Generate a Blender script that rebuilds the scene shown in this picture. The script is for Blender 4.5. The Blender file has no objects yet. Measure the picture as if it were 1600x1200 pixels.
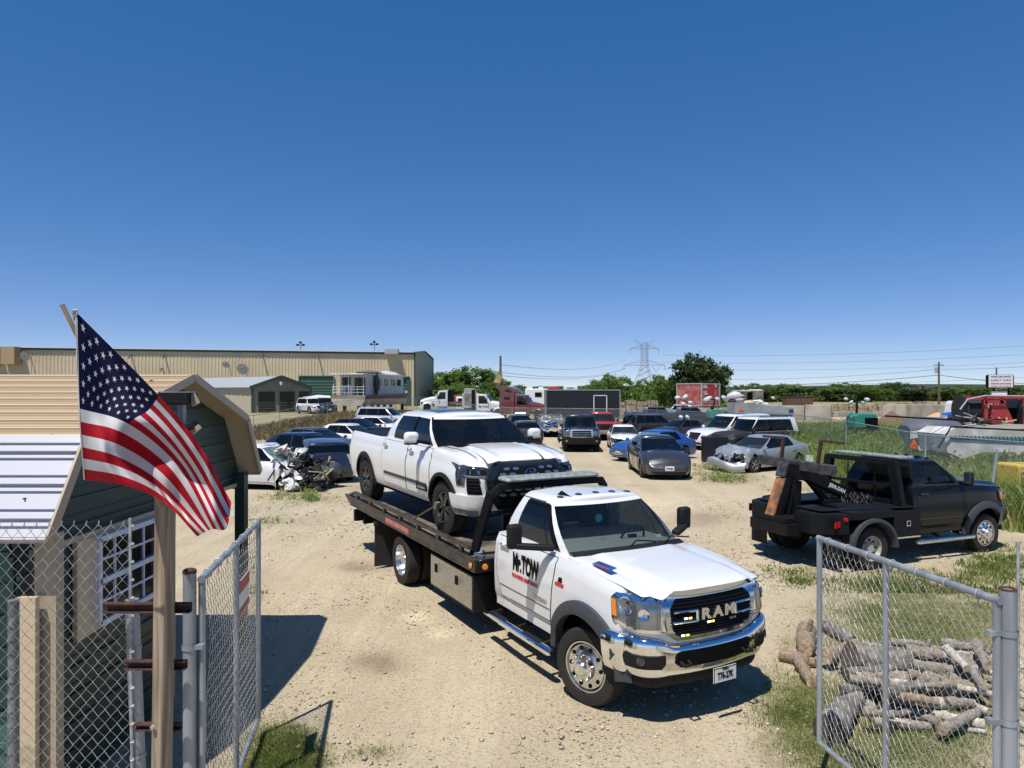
import bpy, math, random
import numpy as np
from mathutils import Vector, Matrix, Euler, noise
R = math.radians; PI = math.pi
sc = bpy.context.scene; COL = sc.collection
random.seed(7); rng = np.random.default_rng(7)
F, H, VH = 1110.0, 3.42, 612.0
def gz(x, y):                       # the yard dips slightly towards the gate
    t = min(1, max(0, (12.0 - y) / 4.0)); t = t*t*(3-2*t)
    b = min(1, max(0, (y-48)/30))*min(1, max(0, (-4-x)/8)); b = b*b*(3-2*b)
    return -0.085*t + .8*b
def G(u, v):                        # ground point seen at a spot of the photograph
    d = F*H/(v-VH)
    for k in range(4): d = F*(H-gz((u-800)/F*d, d))/(v-VH)
    x = (u-800)/F*d
    return Vector((x, d, gz(x, d)))
def A(u, v, d): return Vector(((u-800)/F*d, d, H-(v-VH)/F*d))
# ---------------------------------------------------------------- materials
MATS = {}
def nt(m): return m.node_tree.nodes, m.node_tree.links
def mat(name, col, rough=.5, metal=0, coat=0, spec=.5, var=0, vscale=3, stretch=None, col2=None, bump=0, bscale=40, emit=0, dust=0, wave=None, trans=0, sheen=0):
    if name in MATS: return MATS[name]
    m = bpy.data.materials.new(name); m.use_nodes = True; N, L = nt(m); b = N['Principled BSDF']
    b.inputs['Base Color'].default_value = (*col, 1); b.inputs['Roughness'].default_value = rough
    b.inputs['Metallic'].default_value = metal; b.inputs['Coat Weight'].default_value = coat
    b.inputs['Coat Roughness'].default_value = .04; b.inputs['Specular IOR Level'].default_value = spec
    if emit: b.inputs['Emission Color'].default_value = (*col, 1); b.inputs['Emission Strength'].default_value = emit
    if trans: b.inputs['Transmission Weight'].default_value = trans
    tc = N.new('ShaderNodeTexCoord'); src = tc.outputs['Object']
    if stretch: mp = N.new('ShaderNodeMapping'); mp.inputs['Scale'].default_value = stretch; L.new(src, mp.inputs[0]); src = mp.outputs[0]
    c_out = None
    if var or col2:
        n = N.new('ShaderNodeTexNoise'); n.inputs['Scale'].default_value = vscale; n.inputs['Detail'].default_value = 6; L.new(src, n.inputs[0])
        mx = N.new('ShaderNodeMix'); mx.data_type = 'RGBA'
        c2 = col2 or tuple(c*(1-var) for c in col); mx.inputs[6].default_value = (*col, 1); mx.inputs[7].default_value = (*c2, 1)
        cr = N.new('ShaderNodeMapRange'); cr.inputs[1].default_value = .38; cr.inputs[2].default_value = .62; L.new(n.outputs[0], cr.inputs[0]); L.new(cr.outputs[0], mx.inputs[0])
        c_out = mx.outputs[2]; L.new(c_out, b.inputs['Base Color'])
    if dust:                        # road dust: patchy tan dirt, thicker low on the body
        n = N.new('ShaderNodeTexNoise'); n.inputs['Scale'].default_value = 2.2; n.inputs['Detail'].default_value = 8; L.new(src, n.inputs[0])
        sx = N.new('ShaderNodeSeparateXYZ'); L.new(src, sx.inputs[0])
        r1 = N.new('ShaderNodeMapRange'); r1.inputs[1].default_value = 1.0; r1.inputs[2].default_value = .3; r1.inputs[3].default_value = .25; r1.inputs[4].default_value = 1; L.new(sx.outputs[2], r1.inputs[0])
        mu = N.new('ShaderNodeMath'); mu.operation = 'MULTIPLY'; L.new(n.outputs[0], mu.inputs[0]); L.new(r1.outputs[0], mu.inputs[1])
        m2 = N.new('ShaderNodeMath'); m2.operation = 'MULTIPLY'; m2.inputs[1].default_value = dust; L.new(mu.outputs[0], m2.inputs[0]); m2.use_clamp = True
        mx = N.new('ShaderNodeMix'); mx.data_type = 'RGBA'; mx.inputs[6].default_value = (*col, 1); mx.inputs[7].default_value = (.42, .36, .27, 1)
        if c_out: L.new(c_out, mx.inputs[6])
        L.new(m2.outputs[0], mx.inputs[0]); L.new(mx.outputs[2], b.inputs['Base Color'])
        r2 = N.new('ShaderNodeMath'); r2.operation = 'ADD'; r2.inputs[1].default_value = rough; L.new(m2.outputs[0], r2.inputs[0]); L.new(r2.outputs[0], b.inputs['Roughness'])
    if bump:
        n = N.new('ShaderNodeTexNoise'); n.inputs['Scale'].default_value = bscale; n.inputs['Detail'].default_value = 5; L.new(src, n.inputs[0])
        bp = N.new('ShaderNodeBump'); bp.inputs['Strength'].default_value = bump; bp.inputs['Distance'].default_value = .02; L.new(n.outputs[0], bp.inputs['Height']); L.new(bp.outputs[0], b.inputs['Normal'])
    if wave:                        # corrugated sheet: (axis, period m, depth)
        ax, per, dep = wave
        sx = N.new('ShaderNodeSeparateXYZ'); L.new(src, sx.inputs[0])
        a = N.new('ShaderNodeMath'); a.operation = 'MULTIPLY'; a.inputs[1].default_value = 2*PI/per; L.new(sx.outputs[ax], a.inputs[0])
        s = N.new('ShaderNodeMath'); s.operation = 'SINE'; L.new(a.outputs[0], s.inputs[0])
        p = N.new('ShaderNodeMapRange'); p.inputs[1].default_value = .3; p.inputs[2].default_value = .9; L.new(s.outputs[0], p.inputs[0])
        bp = N.new('ShaderNodeBump'); bp.inputs['Strength'].default_value = 1; bp.inputs['Distance'].default_value = dep; L.new(p.outputs[0], bp.inputs['Height']); L.new(bp.outputs[0], b.inputs['Normal'])
    MATS[name] = m; return m
def paint(name, col, metal=0, dust=.5, rough=.25): return mat(name, col, rough=rough, metal=metal, coat=.8, dust=dust)
WHITE = paint('white_paint', (.72, .73, .74), dust=.32)
WHITE2 = paint('white_pearl', (.78, .78, .77), dust=.3)
BLACKP = paint('black_paint', (.006, .007, .010), dust=.01, rough=.15); BLACKP.node_tree.nodes['Principled BSDF'].inputs['Coat Weight'].default_value = .12; BLACKP.node_tree.nodes['Principled BSDF'].inputs['Specular IOR Level'].default_value = .22
NAVY = paint('navy_paint', (.009, .013, .035), dust=.07)
GREYP = paint('grey_paint', (.035, .036, .044), metal=.3, dust=.08, rough=.3)
DKGREY = paint('dark_grey_paint', (.035, .036, .042), metal=.3, dust=.10, rough=.35)
SILVER = paint('silver_paint', (.46, .49, .52), metal=.6, dust=.35, rough=.35)
BLUE = paint('blue_paint', (.010, .085, .36), metal=.25, dust=.2)
REDP = paint('red_paint', (.42, .012, .015), dust=.3)
MAROON = paint('maroon_paint', (.10, .012, .02), dust=.5)
PLASTIC = mat('black_plastic', (.014, .014, .016), rough=.6, spec=.2, bump=.15, bscale=200)
GREYPL = mat('grey_plastic', (.050, .054, .062), rough=.55, spec=.25, bump=.1, bscale=200)
BLACKM = mat('black_steel', (.006, .007, .009), rough=.5, spec=.2, var=.4, vscale=8, dust=.05)
UNDER = mat('underbody', (.006, .006, .006), rough=.9, spec=.1, var=.5, vscale=6)
RUBBER = mat('tyre_rubber', (.013, .013, .014), rough=.85, spec=.2, bump=.2, bscale=60, dust=.10)
CHROME = mat('chrome', (.85, .87, .9), rough=.07, metal=1)
ALU = mat('polished_aluminium', (.75, .76, .78), rough=.2, metal=1, var=.15, vscale=9)
DIAM = mat('tread_plate', (.62, .60, .56), rough=.22, metal=1, var=.25, vscale=30, bump=.5, bscale=70)
GUN = mat('dark_rim', (.10, .105, .115), rough=.35, metal=.8)
RIMS = mat('silver_rim', (.5, .51, .53), rough=.35, metal=.8)
GLASS = mat('tinted_glass_solid', (.010, .014, .016), rough=.03, spec=.55)
GLASSL = mat('windscreen_glass', (.03, .042, .045), rough=.03, spec=.6)
GLASSG = mat('pale_glass', (.16, .20, .19), rough=.06, spec=.6)
CRACKG = mat('shattered_glass', (.22, .30, .28), rough=.25, spec=.6, col2=(.05, .08, .08), vscale=9)
LAMP = mat('lamp_lens', (.26, .28, .30), rough=.14, metal=.7, var=.25, vscale=5, coat=.6)
LAMPD = mat('dark_lamp_lens', (.12, .13, .14), rough=.08, metal=.6, var=.6, vscale=12)
AMBER = mat('amber_lens', (.75, .25, .03), rough=.2)
AMBERON = mat('amber_lamp_lit', (1, .55, .08), emit=3.0)
AMBERW = mat('white_lamp_lit', (1, .93, .7), emit=3.0)
REDL = mat('red_lens', (.30, .008, .01), rough=.15)
PLATE = mat('plate_white', (.68, .69, .68), rough=.4)
INK = mat('black_ink', (.004, .004, .005), rough=.6, spec=.12)
REDINK = mat('red_ink', (.55, .02, .02), rough=.5)
BLUEINK = mat('blue_ink', (.02, .07, .25), rough=.4)
GALV = mat('galvanised_steel', (.36, .39, .42), rough=.5, metal=.35, var=.35, vscale=9, stretch=(1, 1, .12))
GALVD = mat('shaded_galvanised_wire', (.26, .27, .27), rough=.6, metal=.2, var=.4, vscale=20, spec=.25)  # darker copy of the wire grey: shade on the left gate put into the colour
GALVW = mat('galvanised_wire', (.46, .47, .46), rough=.5, metal=.2, var=.35, vscale=20)
RUST = mat('rusty_steel', (.10, .035, .02), rough=.8, col2=(.045, .022, .018), vscale=12, bump=.4, bscale=60)
CREAMW = mat('cream_wheel', (.50, .46, .38), rough=.5, var=.3, vscale=10)
def glassmat(name, dark, tint, fac):
    m = bpy.data.materials.new(name); m.use_nodes = True; N, L = nt(m); p = N['Principled BSDF']; p.inputs['Base Color'].default_value = (*dark, 1); p.inputs['Roughness'].default_value = .6; p.inputs['Specular IOR Level'].default_value = 0
    tr = N.new('ShaderNodeBsdfTransparent'); tr.inputs[0].default_value = (*tint, 1); a = N.new('ShaderNodeMixShader'); a.inputs[0].default_value = fac; L.new(p.outputs[0], a.inputs[1]); L.new(tr.outputs[0], a.inputs[2])
    g = N.new('ShaderNodeBsdfGlossy'); g.inputs['Roughness'].default_value = .02; lw = N.new('ShaderNodeLayerWeight'); lw.inputs[0].default_value = .5; pw = N.new('ShaderNodeMath'); pw.operation = 'POWER'; pw.inputs[1].default_value = 4; L.new(lw.outputs['Facing'], pw.inputs[0]); fr = N.new('ShaderNodeMath'); fr.operation = 'MULTIPLY_ADD'; fr.inputs[1].default_value = .8; fr.inputs[2].default_value = .045; L.new(pw.outputs[0], fr.inputs[0]); b = N.new('ShaderNodeMixShader'); L.new(fr.outputs[0], b.inputs[0]); L.new(a.outputs[0], b.inputs[1]); L.new(g.outputs[0], b.inputs[2])
    L.new(b.outputs[0], N['Material Output'].inputs[0]); MATS[name] = m; return m
GLASS = glassmat('tinted_window', (.006, .007, .008), (.22, .24, .25), .45); GLASSL = glassmat('windscreen', (.010, .016, .017), (.62, .68, .66), .75); GLASSG = glassmat('clear_windscreen', (.05, .06, .06), (.75, .82, .8), .75)
CHROME2 = mat('bright_chrome', (.70, .71, .73), rough=.22, metal=.75)
# ---------------------------------------------------------------- mesh helper
class MB:
    def __init__(s): s.v = []; s.f = []; s.m = []; s.mi = 0
    def add(s, vs, fs, mi=None):
        o = len(s.v); s.v += [tuple(p) for p in vs]; s.f += [tuple(i+o for i in f) for f in fs]; s.m += [s.mi if mi is None else mi]*len(fs); return s
    def box(s, c, d, rot=None, mi=None, taper=1, shift=(0, 0)):
        x, y, z = (k/2 for k in d); vs = []
        for sz in (-1, 1):
            t = taper if sz > 0 else 1
            for sx, sy in ((-1, -1), (1, -1), (1, 1), (-1, 1)):
                p = Vector((sx*x*t+(shift[0] if sz > 0 else 0), sy*y*t+(shift[1] if sz > 0 else 0), sz*z))
                if rot is not None: p = rot @ p
                vs.append(p+Vector(c))
        return s.add(vs, [(3, 2, 1, 0), (4, 5, 6, 7), (0, 1, 5, 4), (1, 2, 6, 5), (2, 3, 7, 6), (3, 0, 4, 7)], mi)
    def bar(s, a, b, w, h=None, mi=None, up=(0, 0, 1)):
        a = Vector(a); b = Vector(b); h = h or w; d = b-a; L = d.length
        if L < 1e-6: return s
        x = d/L; y = Vector(up).cross(x)
        if y.length < 1e-4: y = Vector((0, 1, 0)).cross(x)
        if y.length < 1e-4: y = Vector((1, 0, 0)).cross(x)
        y.normalize(); z = x.cross(y)
        return s.box((a+b)/2, (L, w, h), Matrix((x, y, z)).transposed(), mi)
    def tube(s, pts, r, n=8, mi=None, cap=True, closed=False):
        pts = [Vector(p) for p in pts]; k = len(pts); rs = r if isinstance(r, (list, tuple)) else [r]*k
        vs = []; prev = None
        for i, p in enumerate(pts):
            if closed: d = pts[(i+1) % k]-pts[i-1]
            else: d = (pts[min(i+1, k-1)]-pts[max(i-1, 0)])
            d = d.normalized() if d.length > 1e-9 else Vector((0, 0, 1))
            if prev is None:
                q = Vector((0, 0, 1)) if abs(d.z) < .9 else Vector((1, 0, 0)); a = q.cross(d).normalized()
            else:
                a = prev-d*prev.dot(d); a = a.normalized() if a.length > 1e-6 else d.orthogonal().normalized()
            prev = a; b = d.cross(a)
            for j in range(n):
                t = 2*PI*j/n; vs.append(p+(a*math.cos(t)+b*math.sin(t))*rs[i])
        fs = []
        for i in range(k if closed else k-1):
            i2 = (i+1) % k
            for j in range(n): fs.append((i*n+j, i*n+(j+1) % n, i2*n+(j+1) % n, i2*n+j))
        if cap and not closed: fs += [tuple(range(n))[::-1], tuple((k-1)*n+j for j in range(n))]
        return s.add(vs, fs, mi)
    def lathe(s, prof, axis='y', c=(0, 0, 0), n=32, mi=None, close=False):     # prof: (offset along axis, radius)
        vs = []; fs = []; k = len(prof)
        for (a, r) in prof:
            for j in range(n):
                t = 2*PI*j/n; p, q = r*math.cos(t), r*math.sin(t)
                P = {'y': (p, a, q), 'x': (a, p, q), 'z': (p, q, a)}[axis]
                vs.append((P[0]+c[0], P[1]+c[1], P[2]+c[2]))
        for i in range(k if close else k-1):
            for j in range(n): fs.append((i*n+j, i*n+(j+1) % n, ((i+1) % k)*n+(j+1) % n, ((i+1) % k)*n+j))
        return s.add(vs, fs, mi)
    def prism(s, poly, d0, d1, axis='y', mi=None):    # poly in the other two axes (x,z) (y,z) or (x,y)
        n = len(poly); vs = []
        for d in (d0, d1):
            for (a, b) in poly: vs.append({'y': (a, d, b), 'x': (d, a, b), 'z': (a, b, d)}[axis])
        return s.add(vs, [tuple(range(n)), tuple(range(n, 2*n))[::-1]]+[(i, (i+1) % n, n+(i+1) % n, n+i) for i in range(n)], mi)
    def grid(s, rows, mi=None, closed=False):
        m = len(rows[0]); vs = [p for r in rows for p in r]; fs = []
        for i in range(len(rows)-1):
            for j in range(m if closed else m-1): fs.append((i*m+j, i*m+(j+1) % m, (i+1)*m+(j+1) % m, (i+1)*m+j))
        return s.add(vs, fs, mi)
    def xf(s, M):
        s.v = [tuple(M @ Vector(p)) for p in s.v]; return s
    def data(s, name, mats, smooth=35, fixn=True):
        me = bpy.data.meshes.new(name); me.from_pydata(s.v, [], s.f); me.update()
        for mm in (mats if isinstance(mats, (list, tuple)) else [mats]): me.materials.append(mm)
        me.polygons.foreach_set('material_index', s.m)
        if fixn and len(s.f) < 60000:
            import bmesh
            bm = bmesh.new(); bm.from_mesh(me); bmesh.ops.recalc_face_normals(bm, faces=bm.faces); bm.to_mesh(me); bm.free()
        if smooth:
            me.polygons.foreach_set('use_smooth', [True]*len(me.polygons))
            me.set_sharp_from_angle(angle=R(smooth))
        return me
    def obj(s, name, mats, parent=None, smooth=35, loc=None, rot=None, fixn=True, bevel=0):
        o = bpy.data.objects.new(name, s.data(name, mats, smooth, fixn)); COL.objects.link(o)
        if parent: o.parent = parent
        if loc: o.location = loc
        if rot: o.rotation_euler = rot
        if bevel:
            b = o.modifiers.new('b', 'BEVEL'); b.width = bevel; b.segments = 2; b.limit_method = 'ANGLE'; b.angle_limit = R(40)
        return o
def tag(o, label=None, cat=None, group=None, kind=None):
    if label: o['label'] = label
    if cat: o['category'] = cat
    if group: o['group'] = group
    if kind: o['kind'] = kind
    return o
def thing(name, label, cat, loc=(0, 0, 0), rz=0, group=None, ry=0):
    o = bpy.data.objects.new(name, None); COL.objects.link(o); o.location = loc; o.rotation_euler = (0, ry, rz); o.empty_display_size = .2
    return tag(o, label, cat, group)
def part(name, me, parent, loc=(0, 0, 0), rot=(0, 0, 0), label=None):
    o = bpy.data.objects.new(name, me); COL.objects.link(o); o.parent = parent; o.location = loc; o.rotation_euler = rot
    if label: o['label'] = label
    return o
def text_mb(txt, size, bold=0, sx=1, depth=.002):
    """lettering as mesh in the XY plane, centred"""
    cu = bpy.data.curves.new('t', 'FONT'); cu.body = txt; cu.size = size; cu.align_x = 'CENTER'; cu.align_y = 'CENTER'; cu.offset = bold; cu.extrude = depth; cu.resolution_u = 3
    o = bpy.data.objects.new('t', cu); COL.objects.link(o); bpy.context.view_layer.update()
    me = bpy.data.meshes.new_from_object(o.evaluated_get(bpy.context.evaluated_depsgraph_get()))
    mb = MB(); mb.add([(v.co.x*sx, v.co.y, v.co.z) for v in me.vertices], [tuple(p.vertices) for p in me.polygons])
    bpy.data.objects.remove(o); bpy.data.meshes.remove(me); return mb
def place_text(mb, origin, xdir, ydir):
    x = Vector(xdir).normalized(); z = x.cross(Vector(ydir)).normalized(); y = z.cross(x)
    M = Matrix((x, y, z)).transposed().to_4x4(); M.translation = Vector(origin); return mb.xf(M)
def star(cx, cy, r, rot=0):
    return [(cx+(r if k % 2 == 0 else r*.38)*math.sin(rot+k*PI/5), cy+(r if k % 2 == 0 else r*.38)*math.cos(rot+k*PI/5)) for k in range(10)]
# ---------------------------------------------------------------- wheels (axis y, outer face towards -y)
WCACHE = {}
def wheel_data(Rt, w, style):
    k = (Rt, w, style)
    if k in WCACHE: return WCACHE[k]
    rr = Rt*{'truck': .655, 'dual': .62, 'cream': .60, 'tundra': .60, 'dark': .63, 'steel': .6}.get(style, .63); hw = w/2
    t = MB(); prof = [(-hw*.72, rr), (-hw*.97, rr*1.06), (-hw, (rr+Rt)/2), (-hw*.95, Rt*.955), (-hw*.78, Rt*.99), (-hw*.4, Rt), (hw*.4, Rt), (hw*.78, Rt*.99), (hw*.95, Rt*.955), (hw, (rr+Rt)/2), (hw*.97, rr*1.06), (hw*.72, rr)]
    n = 48; t.lathe(prof, n=n)
    if style in ('tundra', 'cream', 'truck', 'dual'):
        nb = 36 if style == 'tundra' else 44
        for i in range(nb):
            for sy in (-1, 1):
                a = 2*PI*(i+(.5 if sy > 0 else 0))/nb; rot = Matrix.Rotation(-a, 3, 'Y')
                if style == 'tundra':
                    t.box(rot @ Vector((Rt-.002, sy*hw*.62, 0)), (.022, hw*.62, Rt*.10), rot)
        if style != 'tundra':
            for y in (-.55, -.2, .2, .55): t.lathe([(y*hw*1.1-.006, Rt*.995), (y*hw*1.1-.002, Rt*1.006), (y*hw*1.1+hw*.25, Rt*1.006), (y*hw*1.1+hw*.25+.004, Rt*.995)], n=n)
    tm = t.data('tyre', RUBBER, 40)
    r = MB(); m0 = {'truck': [ALU, INK], 'dual': [ALU, INK], 'cream': [CREAMW, INK], 'tundra': [GUN, INK], 'dark': [GUN, INK], 'silver': [RIMS, INK], 'steel': [mat('steel_wheel', (.06, .06, .065), rough=.6), INK]}[style]
    fy = -hw*.80
    r.lathe([(-hw*.74, rr*1.01), (-hw*.9, rr*1.0), (-hw*.9, rr*.95), (-hw*.7, rr*.92), (hw*.6, rr*.90), (hw*.6, rr*.2)], n=n)   # barrel
    r.mi = 0
    if style == 'truck':
        r.lathe([(fy+.05, rr*.93), (fy+.0, rr*.86), (fy-.005, rr*.60), (fy-.02, rr*.50), (fy-.075, rr*.42), (fy-.08, rr*.30), (fy-.10, rr*.27), (fy-.115, rr*.22), (fy-.115, 0)], n=n)
        for i in range(10):
            a = 2*PI*i/10; c = Vector((math.cos(a)*rr*.74, fy-.006, math.sin(a)*rr*.74))
            r.lathe([(0, .024), (-.004, .024), (-.005, .021), (-.005, 0)], c=c, n=12, mi=1)
            c = Vector((math.cos(a+.3)*rr*.47, fy-.045, math.sin(a+.3)*rr*.47)); r.lathe([(0, .018), (-.035, .017), (-.045, .009), (-.045, 0)], c=c, n=8)
    elif style in ('dual', 'cream'):
        d = .55*w if style == 'dual' else .30*w
        r.lathe([(fy, rr*.93), (fy+d*.8, rr*.86), (fy+d, rr*.78), (fy+d, rr*.5), (fy+d*.9, rr*.42), (fy+d*.45, rr*.38), (fy+d*.2, rr*.3), (fy+d*.2, 0)], n=n)
        for i in range(8):
            a = 2*PI*i/8; c = Vector((math.cos(a)*rr*.63, fy+d-.004, math.sin(a)*rr*.63)); r.lathe([(0, .03), (-.004, .03), (-.004, 0)], c=c, n=10, mi=1)
            c = Vector((math.cos(a+.4)*rr*.46, fy+d*.9, math.sin(a+.4)*rr*.46)); r.lathe([(0, .016), (-.04, .014), (-.045, 0)], c=c, n=7)
    else:
        ns = {'tundra': 6, 'steel': 8}.get(style, 5)
        r.lathe([(fy+.06, rr*.92), (fy+.075, rr*.3)], n=n, mi=1)
        for i in range(ns):
            for da in ((-.16, .16) if ns < 8 else (0,)):
                a = 2*PI*i/ns; p0 = Vector((math.cos(a)*rr*.16, fy+.015, math.sin(a)*rr*.16)); p1 = Vector((math.cos(a+da)*rr*.93, fy-.0, math.sin(a+da)*rr*.93))
                r.bar(p0, p1, rr*.12, .035, up=(0, 1, 0))
        r.lathe([(fy+.05, rr*.26), (fy-.01, rr*.24), (fy-.02, rr*.17), (fy-.02, 0)], n=20)
        r.lathe([(fy-.021, rr*.12), (fy-.026, rr*.10), (fy-.026, 0)], n=14, mi=1)
    rm = r.data('wheel', m0, 35)
    WCACHE[k] = (rm, tm); return WCACHE[k]
def add_wheel(par, x, y, Rt, w, style, steer=0, z=None, spin=0, label=None):
    """y<0: outer face to -y"""
    rm, tm = wheel_data(Rt, w, style); s = 1 if y < 0 else -1
    o = part('wheel', rm, par, (x, y-(-s)*w/2*1.0 if False else y+s*w/2, z if z is not None else Rt), (0, 0, (0 if s > 0 else PI)+R(steer)), label)
    o.rotation_mode = 'XYZ'; part('tyre', tm, o)
    if spin: o.rotation_euler[1] = spin
    return o
# ---------------------------------------------------------------- car body surface
def interp(pts, x):
    if x <= pts[0][0]: return pts[0][1]
    for (a, b), (c, d) in zip(pts, pts[1:]):
        if x <= c: return b+(d-b)*(x-a)/(c-a) if c > a else d
    return pts[-1][1]
def smooth_pts(pts, n=6):
    """Catmull-Rom through monotone x points"""
    out = []; P = [pts[0]]+list(pts)+[pts[-1]]
    for i in range(1, len(P)-2):
        for k in range(n):
            t = k/n; a, b, c, d = P[i-1][1], P[i][1], P[i+1][1], P[i+2][1]
            y = .5*((2*b)+(-a+c)*t+(2*a-5*b+4*c-d)*t*t+(-a+3*b-3*c+d)*t**3)
            out.append((P[i][0]+(P[i+1][0]-P[i][0])*t, y))
    out.append(pts[-1]); return out
class Shell:
    """lower body: plan outline (right half, y<0 mirrored) x profile of heights"""
    def __init__(s, xf, xr, hw, top, sill=.25, arches=(), prof=None, fbow=.12, rbow=.06, fcr=.25, rcr=.16, ftap=.06, rtap=.03, crown=.05, fprof=None, rprof=None, exp=2.6, taplen=1.0):
        s.xf, s.xr, s.hw, s.sill, s.arches, s.crown = xf, xr, hw, sill, arches, crown
        s.top = smooth_pts(top) if len(top) > 2 else top
        s.prof = smooth_pts(prof or [(0, .05), (.15, .02), (.45, 0), (.7, .0), (.88, .02), (1, .07)], 4)
        s.fprof = smooth_pts(fprof or [(0, .10), (.2, .01), (.5, 0), (.75, .03), (1, .12)], 4)
        s.rprof = smooth_pts(rprof or [(0, .08), (.25, 0), (.6, .02), (1, .06)], 4)
        def half(x):
            y = hw
            if x > xf-taplen: y -= ftap*((x-(xf-taplen))/taplen)**2
            if x < xr+.8: y -= rtap*((xr+.8-x)/.8)**2
            return y
        pts = []
        yf = half(xf)-fcr; N = 9
        for k in range(N):
            y = yf*k/N; pts.append((xf-fbow*(y/hw)**2, y))
        xc = xf-fbow*(yf/hw)**2
        for k in range(9):
            a = PI/2*k/8; ca, sa = abs(math.cos(a))**(2/exp), math.sin(a)**(2/exp)
            pts.append((xc-fcr*(1-ca)*1.0, yf+fcr*sa))
        x0 = xc-fcr; yrr = half(xr)-rcr; xcr = xr+rbow*(yrr/hw)**2; x1 = xcr+rcr
        xs = list(np.arange(x0-.09, x1+.03, -.09))
        for (ax, az, ar) in arches: xs += [ax+ar*.999, ax-ar*.999, ax+ar*1.003, ax-ar*1.003]+[ax+ar*math.cos(t) for t in (R(12), R(25), R(155), R(168))]
        xs = sorted([x for x in xs if x1 < x < x0], reverse=True)
        pts += [(x, half(x)) for x in xs]
        for k in range(9):
            a = PI/2*(1-k/8); ca, sa = abs(math.cos(a))**(2/exp), math.sin(a)**(2/exp)
            pts.append((xcr+rcr*(1-ca), yrr+rcr*sa))
        for k in range(6, -1, -1):
            y = yrr*k/7; pts.append((xr+rbow*(y/hw)**2, y))
        s.out = pts
        s.S = [0]
        for a, b in zip(pts, pts[1:]): s.S.append(s.S[-1]+math.hypot(a[0]-b[0], a[1]-b[1]))
        s.st = s.S[-1]
    def plan(s, q):
        q = min(max(q, 0), s.st)
        import bisect
        i = min(max(bisect.bisect_right(s.S, q)-1, 0), len(s.S)-2); t = (q-s.S[i])/max(1e-9, s.S[i+1]-s.S[i])
        a, b = s.out[i], s.out[i+1]; return (a[0]+(b[0]-a[0])*t, a[1]+(b[1]-a[1])*t)
    def s_of_x(s, x):   # side
        lo, hi = 0, s.st
        for _ in range(40):
            m = (lo+hi)/2
            if s.plan(m)[0] > x: lo = m
            else: hi = m
        return lo
    def s_of_y(s, y, rear=False):
        n = len(s.out)//2
        lo, hi = (0, s.S[14]) if not rear else (s.S[-12], s.st)
        for _ in range(40):
            m = (lo+hi)/2
            if (s.plan(m)[1] < y) != rear: lo = m
            else: hi = m
        return lo
    def ztop(s, x): return interp(s.top, x)
    def P(s, q, z, off=0, side=-1):
        """surface point at perimeter q and height z (side -1 = right)"""
        x, y = s.plan(q); zt = s.ztop(x); t = (z-s.sill)/max(.05, zt-s.sill); t = min(1.0, max(0, t))
        e = .004; xa, ya = s.plan(q-e); xb, yb = s.plan(q+e); n = Vector((-(yb-ya), xb-xa, 0))
        n = Vector((yb-ya, -(xb-xa), 0)); n.normalize()     # outward for the +y half
        ins = interp(s.prof, t)*min(1, (y/s.hw)*1.0)
        wf = min(1, max(0, (x-(s.xf-.7))/.7)); wr = min(1, max(0, ((s.xr+.6)-x)/.6))
        X = x-interp(s.fprof, t)*wf+interp(s.rprof, t)*wr; Y = y-ins
        return Vector((X+n.x*off, side*(Y+n.y*off), z))
    def bottom(s, x):
        z = s.sill
        for (ax, az, ar) in s.arches:
            if abs(x-ax) < ar*1.001: z = max(z, az+math.sqrt(max(0, ar*ar-(x-ax)**2)))
        return z
    def mesh(s, K=13, cover=True, skip=None):
        mb = MB(); n = len(s.out); ts = [0, .06, .14, .24, .34, .45, .56, .66, .75, .83, .9, .96, 1.0]
        for side in (-1, 1):
            rows = []
            for j in range(len(ts)):
                row = []
                for i in range(n):
                    x, y = s.out[i]; zt = s.ztop(x); z = s.sill+(zt-s.sill)*ts[j]; zb = s.bottom(x)+j*.0006
                    z = max(z, min(zb, zt-.02)); row.append(s.P(s.S[i], z, 0, side))
                rows.append(row)
            mb.grid(rows)
        if cover:
            rows = []
            for i in range(n):
                x, y = s.out[i]; zt = s.ztop(x); a = s.P(s.S[i], zt, 0, -1); row = []
                for k in range(-6, 7):
                    f = k/6; f2 = math.copysign(abs(f)**.8, f)
                    row.append(Vector((a.x, -a.y*f2*-1 if False else abs(a.y)*f2, zt+s.crown*(1-f2*f2)*min(1, abs(y)/s.hw*1.2))))
                rows.append(row)
            fs_rows = rows
            for i in range(n-1):
                xm = (s.out[i][0]+s.out[i+1][0])/2
                if skip and skip[1] < xm < skip[0]: continue
                mb.grid([rows[i], rows[i+1]])
        return mb
    def surf_top(s, x, y, off=0):
        """point on the hood/deck"""
        q = s.s_of_x(x); a = s.P(q, s.ztop(x), 0, 1); w = max(.05, abs(a.y)); return Vector((x, y, s.ztop(x)+s.crown*(1-min(1, (y/w)**2))+off))
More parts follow.
